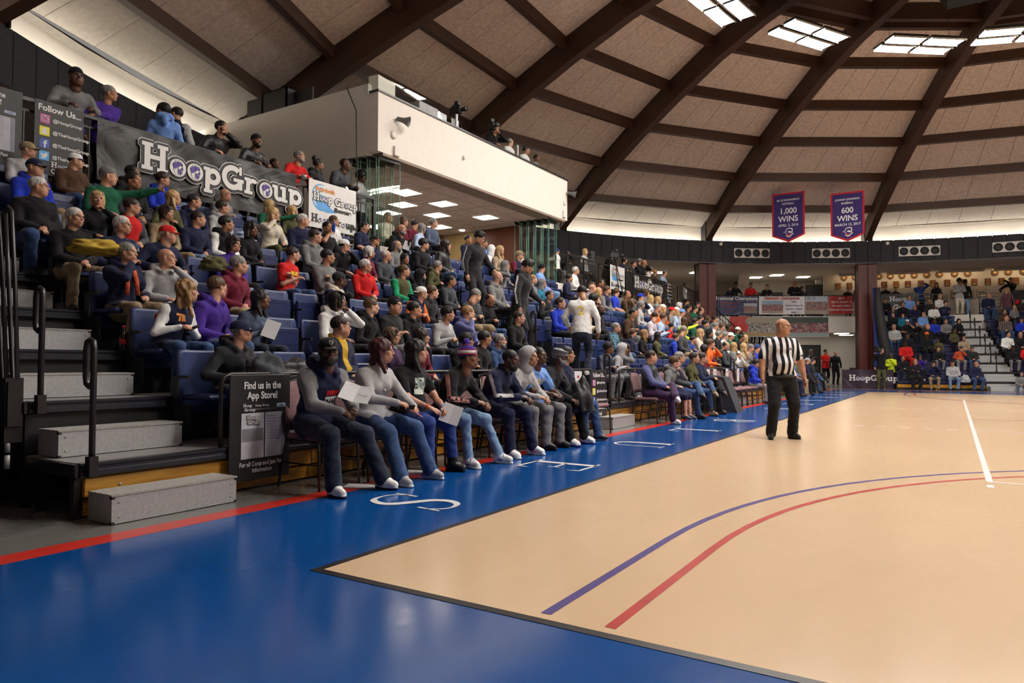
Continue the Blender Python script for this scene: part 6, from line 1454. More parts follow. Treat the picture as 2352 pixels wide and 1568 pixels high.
for y, l in CH: banquet_chair(CXX, y, 'mauve courtside chair ' + l)
def sheet_on_chair(ch_y, x=CXX, lab=''):
    o = ob('reserved_sheet', MB().box(-.13, .13, -.30, -.215, .972, .976).box(-.13, .13, -.214, -.211, .62, .975).mesh('reserved_sheet', [PAPER]), M=Matrix.Translation((x, ch_y, 0)) @ Matrix.Rotation(-PI/2, 4, 'Z')); tag(o, lab, 'paper', 'reserved sheets over chair backs')
    ob('logo_mark', MB().box(-.03, .03, -.2105, -.2095, .87, .91).mesh('logo_mark', [P_RED]), o)
for i, (y, w) in enumerate(((6.80, 'first'), (7.32, 'second'))):
    banquet_chair(CXX, y, 'empty mauve chair with reserved sheet, %s past the flat cap man' % w); sheet_on_chair(y, lab='white reserved sheet on the %s empty chair past the flat cap man' % w)
for y, l in ((9.85, 'occupied by the heavy man in dark vest and maroon trousers'), (10.75, 'occupied by the boy with a hand on his cheek'), (11.35, 'occupied by the grey-haired man beside the boy'), (12.25, 'occupied by the woman in olive sweater'), (12.9, 'occupied by the person in navy behind the olive sweater')): banquet_chair(CXX, y, 'mauve courtside chair ' + l)
for i in range(6):
    y = 14.3+.56*i; banquet_chair(CXX, y, 'empty mauve chair, %s in the row left of the referee' % ORD[i+1])
    if i in (0, 1, 3, 5): sheet_on_chair(y, lab='white reserved sheet on the %s empty chair left of the referee' % ORD[i+1])
banquet_chair(CXX, 17.75, 'mauve courtside chair occupied by the boy in royal blue')
for i, y in enumerate((22.9, 23.7, 24.5, 25.3, 26.1, 26.9, 27.7, 28.8)): banquet_chair(CXX, y, 'far courtside chair right of the referee, %s in the row' % ORD[i+1])
# black skirted bench side panel
o = ob('scorer_panel', MB().add([(-2.15, 13.35, .0), (-1.25, 13.35, .0), (-1.55, 13.35, .80), (-2.15, 13.35, .86), (-2.15, 13.9, .0), (-1.25, 13.9, .0), (-1.55, 13.9, .80), (-2.15, 13.9, .86)], [(0, 1, 2, 3), (7, 6, 5, 4), (1, 5, 6, 2), (2, 6, 7, 3)]).mesh('table_cover', [cloth('charcoal')])); tag(o, 'grey cloth-covered side of a table between the courtside chair groups', 'table')
# things lying around
def prop(name, mb, mats, loc, label, cat, rz=0, M=None):
    o = ob(name, mb.mesh(name, mats), loc=loc, rz=rz, M=M) if M is None else ob(name, mb.mesh(name, mats), M=M); tag(o, label, cat); return o
prop('programme', MB().box(-.15, .15, -.1, .1, 0, .006), [PAPER], (-1.62, 1.95, .003), 'printed programme lying on the floor under the first chairs', 'booklet', .5)
prop('programme', MB().box(-.14, .14, -.1, .1, 0, .02), [PAPER], (-1.72, 2.75, .003), 'white programme on the floor under the booted woman', 'booklet', .3)
bg = MB(); bmesh_r = random.Random(5)
def crumple(r_, n, seed, sz=(1, 1, .6)):
    rr = random.Random(seed); bm = bmesh.new(); bmesh.ops.create_icosphere(bm, subdivisions=n, radius=r_)
    for v in bm.verts:
        k = 1+.35*noise.noise(v.co*(2.2/r_)+Vector((seed, 0, 0))); v.co = Vector((v.co.x*k*sz[0], v.co.y*k*sz[1], max(v.co.z*k*sz[2], -r_*.35)))
    me = bpy.data.meshes.new('crumple'); bm.to_mesh(me); bm.free(); me.polygons.foreach_set('use_smooth', [True]*len(me.polygons)); return me
def lump(name, r_, seed, sz, mat, loc, label, cat, rz=0):
    me = crumple(r_, 4, seed, sz); me.materials.append(mat); o = ob(name, me, loc=loc, rz=rz); tag(o, label, cat); return o
lump('plastic_wrap', .09, 1, (1.3, 1, .5), glassm('clear_wrap', (.95, .95, .95), .1), (-2.10, 1.28, .035), 'crumpled clear plastic wrap on the floor by the app store board', 'wrapper')
lump('puffer_coat', .22, 2, (.9, 1.35, .8), cloth('black', 'puffer'), (-2.62, 2.00, .95), 'black puffer coat heaped on the front row seat behind the board', 'coat')
lump('backpack', .19, 3, (.9, 1.0, 1.2), cloth('slate'), (-2.45, 1.55, .95), 'grey backpack beside the man in the navy cap', 'bag')
lump('folded_jacket', .17, 4, (1.2, 1.4, .5), plain('mustard_cloth', (.42, .28, .03), rough=.9), (-4.33, 1.02, 2.23), 'mustard yellow jacket across the knees of the elderly man', 'jacket')
lump('shoulder_bag', .14, 6, (.9, 1.1, .8), cloth('olive'), (-4.30, 2.3, 2.20), 'olive bag on the lap beside the khaki coat woman', 'bag')
lump('handbag', .15, 7, (.8, 1.1, .8), plain('monogram_leather', (.05, .025, .012), rough=.5, noise_amt=.5, nscale=60), (-1.98, 2.55, .13), 'brown patterned handbag on the floor under the chairs', 'bag')
lump('draped_coat', .24, 8, (.8, .8, 1.5), cloth('black', 'leather'), (-1.50, 6.02, .52), 'black coat hanging over the knees past the flat cap man', 'coat')
lump('backpack', .2, 9, (.9, .8, 1.2), cloth('lgrey'), (3.22, 32.80, .42), 'light grey backpack on the far front bench', 'bag')
lump('scarf_pile', .17, 11, (.8, 1.1, .6), cloth('lblue'), (-6.1, 4.05, 2.95), 'pale blue and white scarf heaped on a seat', 'scarf')
def bottle(loc, label, cap=P_RED, liquid=plain('cola_dark', (.02, .008, .005), rough=.1)):
    r = empty('bottle', loc); tag(r, label, 'bottle'); ob('body', MB().lathe([(.030, 0), (.033, .01), (.033, .12), (.026, .16), (.012, .20), (.012, .215)], 14).mesh('body', [liquid]), r); ob('wrapper', MB().lathe([(.0342, .06), (.0342, .11)], 14).mesh('wrapper', [P_RED]), r); ob('cap', MB().lathe([(.015, .215), (.015, .235)], 10).mesh('cap', [cap]), r)
bottle((-3.75, .98, 1.208), 'dark cola bottle with red label on the third deck by the aisle')
FARG.add(bpy.data.objects['backpack.001']); bottle((2.25, 32.45, .0), 'yellow-green drink bottle on the floor before the far bench', liquid=plain('lime_drink', (.45, .55, .02), rough=.15))
# water bottle held up, cups
# television cameras
def tv_camera(loc, rz, label, tripod=1.3):
    r = empty('video_camera', loc, rz); tag(r, label, 'camera')
    ob('camera_body', MB().rbox(-.07, .07, -.20, .14, -.09, .09, .015).box(-.05, .05, -.16, .05, .09, .12).mesh('camera_body', [BLKP]), r); ob('lens', MB().lathe([(.05, .14), (.055, .22), (.07, .30), (.065, .31)], 14).xf(Matrix.Rotation(-PI/2, 4, 'X')).mesh('lens', [BLKM]), r)
    ob('viewfinder', MB().rbox(-.02, .10, -.02, .10, .12, .22, .01).mesh('viewfinder', [BLKP]), r); ob('handle', MB().tube([(0, -.16, .12), (0, -.12, .17), (0, .06, .17), (0, .08, .12)], .012, 5).mesh('handle', [BLKM]), r)
    if tripod:
        ob('tripod_head', MB().lathe([(.05, -.17), (.06, -.09)], 10).mesh('tripod_head', [BLKM]), r)
        for k in range(3): a = 2*PI*k/3+.5; ob('tripod_leg', MB().tube([(0, 0, -.15), (.40*math.cos(a), .40*math.sin(a), -tripod)], .018, 5).mesh('tripod_leg', [BLKM]), r)
tv_camera((-8.05, 11.95, 7.70), -PI/2, 'video camera on a tripod on top of the press box, nearer one', .9); tv_camera((-8.15, 13.75, 7.80), -PI/2-.4, 'video camera on a tripod on top of the press box in front of the cameraman', 1.0)
tv_camera((-7.45+.0, 20.75, 5.02), -PI/2+.6, 'television camera on a tripod at the far balcony', 1.4); tv_camera((.02, 32.25, 1.72), PI+.5, 'shoulder video camera held by the cameraman at the barrier', 0)
def monitor(loc, rz, label, w=.5):
    r = empty('monitor', loc, rz); tag(r, label, 'monitor'); ob('screen', MB().rbox(-w/2, w/2, -.02, .02, .08, .40, .01).mesh('screen', [BLKP]), r); ob('stand', MB().box(-.04, .04, -.03, .03, 0, .1).box(-.12, .12, -.08, .08, 0, .015).mesh('stand', [BLKM]), r)
struct('trim_7', MB().box(-8.6, -7.75, 9, 17, 6.62, 6.66).mesh('trim_7', [plain('counter_top', (.2, .16, .13))]))
monitor((-7.95, 15.25, 6.66), PI/2, 'black monitor on the press box counter beside the commentator'); monitor((-7.95, 16.35, 6.66), PI/2, 'black monitor on the press box counter at the far end')
o = prop('folding_display', MB().box(-.3, .3, -.01, .01, 0, .40).box(-.32, -.30, -.01, .25, 0, .40), [WALLW], (-7.72, 8.9, 6.99), 'white folded display card on the near end of the press box', 'board', PI/2+.1)
prop('crate', MB().rbox(-.35, .35, -.18, .18, 0, .22, .01), [plain('crate_grey', (.3, .3, .31))], (-7.75, 10.2, 6.99), 'grey crate with printed labels on the press box edge', 'crate', PI/2)
for i, y in enumerate((10.9, 11.4)): prop('paper_sheet', MB().box(-.15, .15, -.005, .005, 0, .25), [PAPER], (-7.70, y, 6.99), 'white sheet standing behind the glass balustrade, %s one' % ('nearer' if i == 0 else 'farther'), 'paper', PI/2)
def megascreen(): pass
# big black loudspeaker cluster under the dome top
r = empty('loudspeaker', (3.35, 21.2, 12.35)); tag(r, 'black loudspeaker cluster hanging below the dome top beams', 'loudspeaker')
ob('cabinet', MB().add([(-.9, -.4, 0), (.9, -.4, 0), (.55, -.3, -.75), (-.5, -.3, -.75), (-.9, .4, 0), (.9, .4, 0), (.55, .3, -.75), (-.5, .3, -.75)], [(0, 1, 2, 3), (7, 6, 5, 4), (0, 4, 5, 1), (3, 2, 6, 7), (1, 5, 6, 2), (0, 3, 7, 4)]).mesh('cabinet', [BLKP]), r)
ob('front_grille', MB().box(-.6, .6, -.43, -.36, -.6, -.1).mesh('front_grille', [BLKM]), r)
# suite furniture
prop('counter', MB().rbox(-8.05, -7.72, 9.3, 16.2, 3.50, 3.54, .01), [WCHER], (0, 0, 0), 'narrow wooden counter behind the white parapet of the suite', 'counter')
prop('wall_screen', MB().rbox(-16.45, -16.38, 13.6, 14.6, 4.2, 4.8, .01), [BLKP], (0, 0, 0), 'dark wall screen deep inside the suite', 'screen')
o = txt_part(None, 'CBA', .32, 0, 0, mat=P_BLACK, bold=.008) if False else None
pl = empty('parapet_lettering', M=Mwall(BX+.006, 10.9, 3.42)); tag(pl, 'black letters partly hidden on the white suite parapet', 'lettering'); txt_part(pl, 'O', .30, 0, 0, y=-.004, mat=P_BLACK, bold=.006)
# landing for the people above the far rows
ld = empty('landing', pol(122.7, 25.0), math.radians(212.7)); tag(ld, 'raised landing with black railing beyond the far rows', 'landing')
ob('platform', MB().box(-1.4, 1.2, -.35, .6, 2.0, 2.1).mesh('platform', [DECK]), ld); ob('railing', MB().box(-1.4, 1.2, -.35, -.32, 2.98, 3.02).box(-1.4, 1.2, -.35, -.32, 2.2, 2.23).mesh('railing', [BLKM]), ld)
for i in range(18): x = -1.4+2.6*i/17; ob('baluster', MB().box(x-.01, x+.01, -.345, -.325, 2.1, 3.0).mesh('baluster', [BLKM]), ld)
for x in (-1.3, 1.1): ob('post', MB().box(x-.05, x+.05, -.3, -.2, 0, 2.0).mesh('post', [BLKM]), ld)
tb = empty('bin', pol(109.6, 27.5)); tag(tb, 'dark square bin by the white wall left of the far column', 'bin'); ob('body', MB().rbox(-.35, .35, -.3, .3, 0, .80, .02).mesh('body', [plain('bin_dark', (.05, .05, .05))]), tb); ob('lid', MB().rbox(-.37, .37, -.32, .32, .80, .92, .02).mesh('lid', [BLKP]), tb)
LEFT = r"""7 1.59 1.01 m sg 1 lgrey khaki lap 40 K=khaki|man in olive cap and light grey jacket
6 1.36 1.03 h sg 1 royal khaki lap 35 K=navy|man in navy bill cap and royal blue pullover
7 2.16 0.98 h sk 1 brown denim lap 60 K=white/navy|man in white cap with navy bill and brown shirt
6 2.11 1.12 h sg 1 green black point 55 B=grey|man in grey skullcap and green tracksuit pointing right
5 1.08 1.05 h sw 1 black denim lap 45 gl|heavy white-haired man in black sweater with glasses
5 1.79 1.01 f my 1 black black chinl -35 k=hoodie|blonde woman in black hoodie resting her cheek on her hand
4 1.12 1.03 m sw 1 black khaki lap 20 gl|elderly white-haired man in black sweater with folded hands
4 1.58 1.03 m sw 1 navy khaki thigh 15 gl|white-haired man in dark navy sweater and glasses
5 2.09 1.03 m sd 1 red denim lap 50 gl sl=slate|man in red zip vest with plaid sleeves
7 2.93 1.01 c sk 2 black black lap 30 |dark-haired boy half hidden behind the green pointing arm
6 2.59 1.12 c sk 2 charcoal black lap 30 |dark-haired boy below the green pointing arm
7 3.44 1.05 m qd 1 royal denim lap 60 |young man in royal blue jacket under the banner globes
6 3.00 0.99 f ly 1 olive denim phone 60 |long-haired blonde woman in olive jacket
5 2.49 0.99 f md 1 khaki khaki lap 30 |brown-haired woman in khaki coat
4 2.05 0.98 h sw 1 navy denim spread 45 K=red gl|heavy man in bright red cap and navy sweatshirt
6 3.53 1.04 m sd 1 navy black lap 40 |dark-haired man in navy jacket hunched forward
5 3.07 1.03 m sd 1 navy ldenim lap 40 |man in dark navy fleece leaning inward
6 3.86 0.96 c sd 1 lgrey denim lap 60 |boy in pale grey sweatshirt looking right
7 4.45 1.03 m b 1 grey denim cross 30 gl hood|bald man in grey hoodie with arms crossed
7 5.27 0.98 f ly 1 green black point 60 K=tan|blonde woman in tan cap and green sweater pointing
6 4.86 1.11 f ly 1 cream olive chinr 40 |blonde woman in cream jacket with a hand over her face
7 5.84 1.01 f ly 1 olive olive lap 50 hood|blonde woman in olive hoodie by the white board
6 5.46 1.11 h sw 1 navy denim lap 60 |stocky grey-haired man in navy polo shirt
5 3.45 0.91 c sk 2 black black lap 40 sl=white|boy in black and white track top
4 3.03 1.02 f md 1 purple black lap 30 gl|dark-haired woman with glasses and purple sweater
5 3.81 0.93 f ck 3 black black lap -10 |woman with big curly black hair and black top
4 3.92 1.03 m sd 1 red denim cross 60 sh|man in red t-shirt with yellow letters, arms crossed
3 1.36 0.97 m sg 1 navy khaki chinr 20 |grey-haired man with orange plaid scarf, hand on chin
3 1.58 0.97 m b 1 lgrey denim chinl 40 hood|bald man in pale grey hoodie behind the curly-haired girl
2 1.31 1.04 f L=o 1 navy denim phone 60 sl=white|girl with very long curly blonde hair in a varsity jacket
2 1.66 1.09 m sn 1 purple denim lap 70 |man in violet polo turned away to the right
3 2.51 1.06 m sg 1 maroon khaki lap 55 hood|grey-haired man in maroon hoodie
2 2.16 0.99 f lk 3 steel ddenim phone 35 |woman with long black hair in denim jacket reading a paper
1 1.41 1.03 m sg 1 charcoal denim spread 40 K=navy gl hood|man in navy cap and charcoal hoodie leaning on his knees
5 5.08 1.12 m sd 1 grey black lap 50 |dark-haired man in grey quarter-zip turned right
6 6.03 1.08 m sk 2 black black chinr 10 sh|young man in black t-shirt drinking from a blue bottle
7 6.87 1.01 m sn 1 white denim lap 60 gl|man in white t-shirt and glasses against the white board
7 7.67 1.05 h sk 1 navy denim lap 30 gl sh be=d|heavy bearded man in navy polo with glasses
6 7.23 1.01 m so 1 navy denim lap 40 K=black/orange gl be=o|red-bearded man in black cap with orange bill
4 4.61 1.08 m sk 2 grey black cross 55 |dark-haired man in heather grey quarter-zip, arms crossed
5 5.70 1.06 m sd 1 black black chinl 60 K=white hood|young man in white cap and black hoodie, hand on chin
5 6.28 1.01 f mw 1 maroon black lap 40 gl|white-haired woman with glasses in a maroon jacket
5 6.69 1.02 m fw 1 slate khaki lap 50 gl|balding man in slate sweatshirt laughing
6 7.85 1.01 m fg 1 grey denim lap 30 gl be=g|balding bearded man with glasses by the white parapet
4 5.46 1.04 m sw 1 red black lap 55 gl hood|white-haired man in bright red zip hoodie
3 4.09 1.05 m ak 4 cream black lap 60 K=charcoal sl=navy|man in dark cap and cream jacket looking right
2 3.41 1.08 m dk 3 white black chinl 60 hood|man with dreadlocks in a white hoodie, hand on mouth
1 2.71 1.12 h sd 1 navy denim lap 50 gl in=gold|man with glasses in navy jacket over a yellow shirt
2 3.93 1.05 m sn 0 black grey lap 60 hood|young man in black hoodie with a small white logo
2 4.38 1.09 h qk 1 charcoal grey cross 10 sh|young man in charcoal t-shirt with arms crossed
4 6.32 1.06 m sn 1 olive denim lap 60 sl=kelly|man in olive vest over a bright green shirt
5 7.25 0.99 f lk 2 black black lap 10 |woman with long black hair behind the olive vest
4 6.79 1.01 m sk 2 black black lap 50 H=black be=k|man with black hood pulled up
5 7.99 1.02 m sg 1 olive black phone 40 hood|stocky grey-haired man in dark olive jacket
3 5.78 1.03 m sy 1 navy denim phone 60 W=white sl=orange|young man in backward white cap and navy orange jacket
3 6.09 1.04 c sn 0 charcoal black lap 45 |teenager in charcoal top with a red emblem
2 4.85 1.07 m sk 1 black black lap 40 hood|young man with slicked dark hair in black hoodie
2 5.45 1.06 m qk 1 lgrey black phone 30 |curly-haired young man in light grey sweater
2 6.06 1.10 m so 0 lav khaki chinr 60 gl hood|red-haired man with glasses in blue-violet hoodie
3 7.17 1.13 h sg 1 slate khaki phone 70 hp=25|grey-haired man in slate jacket bending forward
3 7.68 1.07 m fd 2 black denim phone 10 gl hp=25 in=blue|balding man with glasses checking his phone
4 7.63 1.00 m sk 2 slate black lap 20 gl|older man in slate jacket seated low between rows
1 3.55 1.04 f mn 1 plum denim lap 50 gl|woman with brown bob and glasses in plum sweater
1 4.08 1.06 f ld 1 maroon black lap 60 |woman in maroon top with a grey scarf
1 5.18 1.03 m qk 2 black black cross 60 sh gl|young man with glasses and black t-shirt, arms crossed
1 5.36 1.08 m sk 2 black black lap 60 |young man half hidden behind the crossed-arms youth
1 5.75 1.05 m sg 1 denim denim lap 30 hood be=g|grey-haired bearded man in blue zip hoodie
2 7.58 1.11 m sd 1 black denim lap 35 in=lgrey|man in black jacket over an open white shirt
7 8.63 1.17 m b 1 black denim phone 10 be=g|bald man in black turtleneck reading a sheet
6 8.65 1.17 m qk 1 black black lap 55 |boy with black mop hair in black jacket
6 9.33 1.29 m ld 1 black denim lap 40 k=puffer|long-haired young man in black puffer jacket
4 9.20 1.28 m b 1 grey black lap 40 gl hood be=g|bald man with glasses in pale grey hoodie
7 12.71 1.26 f ly 1 tan denim lap -10 |blonde woman in tan sweater at the parapet end
6 11.80 1.08 c sk 2 grey black chinr 40 H=grey|boy in grey hood resting his chin
7 13.68 1.31 m sg 1 navy denim lap 40 K=khaki sl=maroon|capped man in navy vest over a red shirt
6 12.71 1.34 m sn 0 grey denim lap 60 K=white|man in white cap under the folded glass
6 13.62 1.40 m sk 1 sky ldenim lap 70 K=black|man in black cap with arms on his knees in pale denim
5 11.88 1.13 m so 0 grey denim lap 50 |fair-haired man in grey hoodie beside the second standing youth
4 11.13 1.08 m sd 1 charcoal grey phone 15 gl|man with glasses in charcoal leather jacket
3 10.51 1.18 c sd 1 royal black lap 30 |boy in royal blue jacket crouching low
3 11.61 1.17 m sk 2 cream black phone 10 gl|young man with glasses in cream hoodie
3 12.51 1.20 m b 4 black black lap 20 be=k|bearded bald man in black jacket reclining
4 13.70 1.15 c Ak 3 navy black chinl 40 |boy in navy hoodie with a hand on his mouth
5 12.29 1.05 c sk 2 teal black lap 50 H=grey|child in grey hood and teal coat
7 17.06 1.23 m sw 1 white black lap 30 gl|white-haired man in white zip jacket
6 15.15 1.14 c sk 2 navy black lap 50 |dark-haired child in navy jacket
6 17.32 1.22 f td 2 maroon black lap 20 gl|woman with pulled-back hair and glasses
5 14.83 1.22 h b 1 grey khaki phone 40 |bald man in grey sweater near the jersey wearer
6 16.72 1.08 f mn 1 khaki black lap 40 |brown-haired woman behind the bald man in grey
5 15.53 1.16 f ly 1 tan denim lap 30 |blonde woman leaning in tan coat
5 16.13 1.27 m sn 1 navy denim lap 30 sl=grey|man in navy vest over grey sleeves, fifth row
5 16.85 1.37 m sn 1 royal denim lap 60 sh|man in royal blue t-shirt seated by the hook rail
5 17.68 1.31 m fd 2 brown denim lap 10 in=cream|man in brown suede jacket
5 18.65 1.40 m sn 1 navy denim chinl 40 K=royal|man in royal blue cap with hand on mouth
2 11.71 1.12 m sg 1 teal denim lap 15 k=plaid|silver-haired man in teal plaid shirt
3 14.06 1.25 m sk 2 brown grey phone 20 |dark-haired man in dark brown coat
3 14.49 1.28 c sk 2 black black lap 40 |boy beside the dark brown coat
4 16.21 1.24 f cn 1 olive denim lap 30 gl|curly brown-haired woman in olive
4 16.85 1.36 f mg 1 lgrey grey lap 30 |grey-haired woman in light grey jacket
3 15.67 1.26 m sd 1 pstripe denim phone 60 hp=20|man in pale pink shirt looking at his phone
3 16.38 1.26 m sn 1 lblue denim phone 50 |man in pale blue shirt holding a phone
1 9.44 0.93 c qk 3 navy grey phone 30 gl k=puffer|boy with glasses in navy puffer jacket
1 9.96 0.96 c sk 3 lgrey grey phone 20 H=lgrey|boy in raised light grey hood
1 10.43 0.90 c ak 4 grey grey chinr 20 hp=25|small boy in grey resting his face on his fist
2 12.69 0.97 g tn 1 navy black lap 50 in=white|girl with ponytail in navy hoodie
2 13.40 0.93 g lo 1 black black lap 15 in=cream|girl with auburn hair in black jacket
2 14.35 1.02 f ld 1 olive black lap 110 B=navy|person in olive parka and navy knit hat facing away
3 17.46 0.99 m sk 1 red black lap 60 K=black hood|man in red hoodie and black cap
2 15.60 1.00 c sn 0 royal grey lap 40 |boy in royal blue sports jacket
5 19.69 1.40 g ly 1 white denim lap 30 |girl with long blonde hair in white
5 20.34 1.41 g ly 1 sky denim lap 20 |blonde girl in pale blue beside the girl in white
4 18.91 1.48 f ly 1 grey denim lap 30 B=white|woman in white bobble hat, left of a pair
4 19.70 1.54 f ly 1 lblue denim lap 30 B=white|woman in white bobble hat, right of a pair
4 18.29 1.26 m sg 1 orange denim lap 40 |grey-haired man in orange shirt
4 19.61 1.26 m sn 1 grey denim lap 40 K=red|man in red cap
4 20.57 1.33 m sn 1 lgrey denim lap 30 K=sky|man in light blue cap
3 18.50 1.35 f ln 1 yellow denim point 60 |girl in fluorescent yellow jacket pointing
2 16.28 1.29 m sg 1 slate khaki lap 60 hp=20|grey-haired man bending behind the boy in blue
2 17.08 1.01 m sk 1 blue denim cross 50 |dark-haired man in blue sweater, arms folded
2 17.78 1.24 f ly 0 cream black lap 20 |woman with white-blonde hair and cream scarf
5 24.42 1.31 m sk 1 green black lap 50 |man in green jacket at the upper rows end
5 25.21 1.26 m fd 1 charcoal black lap 40 |balding man beside the green jacket
3 19.58 1.31 c sd 1 green denim lap 50 |boy in green jersey
4 22.71 1.17 m sd 1 navy denim lap 50 gl be=d|bearded man with glasses in navy jacket
3 20.80 1.26 c sk 1 charcoal black lap 50 |boy in charcoal jacket below the bearded man
4 23.62 1.22 f mn 1 grey black lap 50 |brown-haired woman in grey, upper rows
3 21.92 1.40 m sg 1 white denim lap 40 |grey-haired man in white shirt
4 24.54 1.40 m sd 1 grey black lap 30 |dark-haired man behind the white shirt
3 22.74 1.31 m sn 1 navy black lap 30 |man in navy beside the white shirt
3 23.60 1.29 m ak 4 lgrey black lap 30 |man in light grey near the rows end
2 18.70 1.36 f lk 2 black black lap 20 B=black|woman in black knit hat
2 19.69 1.32 m sg 1 black black lap 40 |grey-haired man in black coat
2 20.39 1.37 m sg 1 lgrey black lap 50 sl=white|man in pale jacket beside the black coat
2 21.13 1.37 m sn 1 green black lap 40 K=white|man in white cap and green
3 24.97 1.24 m sk 3 green black lap 40 K=white|man in white cap and dark green at the rows end
1 16.15 1.30 c sn 1 orange black chinl 30 |boy in orange with hands on face
1 17.82 1.34 m fd 1 charcoal denim lap 20 hp=20 sl=slate|balding man in dark vest looking down
1 18.63 1.36 f ly 1 grey black lap 60 |blonde woman beside the dark vest
1 16.03 1.11 m Ak 4 maroon black lap 60 |man in maroon by the front rail
1 16.55 1.01 f ly 2 maroon black lap 40 |blonde woman in maroon top
1 17.06 0.98 f ld 2 black black lap 30 |dark-haired woman in black behind the front rail
1 19.02 1.04 m sd 1 white black chinl 60 K=white sl=white|man in white cap and long white sleeves
1 19.76 1.37 f ly 1 tan black lap 30 |blonde woman in tan by the far aisle
2 23.17 1.25 f ly 1 grey black lap 30 |blonde woman in grey by the far aisle
1 20.71 1.35 m sg 1 grey black lap 30 K=grey|man in grey cap by the far aisle
1 21.30 1.31 m sd 1 royal black lap 30 K=blue|man in blue cap by the far aisle
1 20.36 1.02 f my 1 grey black chinl 30 |blonde woman in grey, front row far block
1 21.05 1.03 f ln 1 lgrey black lap 30 |long-haired woman in pale grey, front row far block
1 21.84 1.04 f lr 1 lgrey black lap 30 gl|auburn-haired woman with glasses, front row far block
2 22.44 1.27 m sk 3 black black lap 30 |man in black, upper far block
6 21.22 1.57 f ln 1 grey denim lap 30 |brown-haired woman in the top rows below the far banner
6 25.64 1.29 m sk 2 charcoal black lap 30 K=black|man in black cap in the top far rows
5 22.61 1.26 f mw 1 cream black lap 30 |white-haired woman in cream in the upper far rows
5 23.62 1.34 m sk 2 brown black lap 30 |dark-haired man in brown in the upper far rows
4 19.11 1.10 f ld 1 brick denim lap 30 |long-haired woman in rust sweater, middle far rows
6 27.10 1.40 m sd 1 black black lap 40 |man in black in the last top row"""
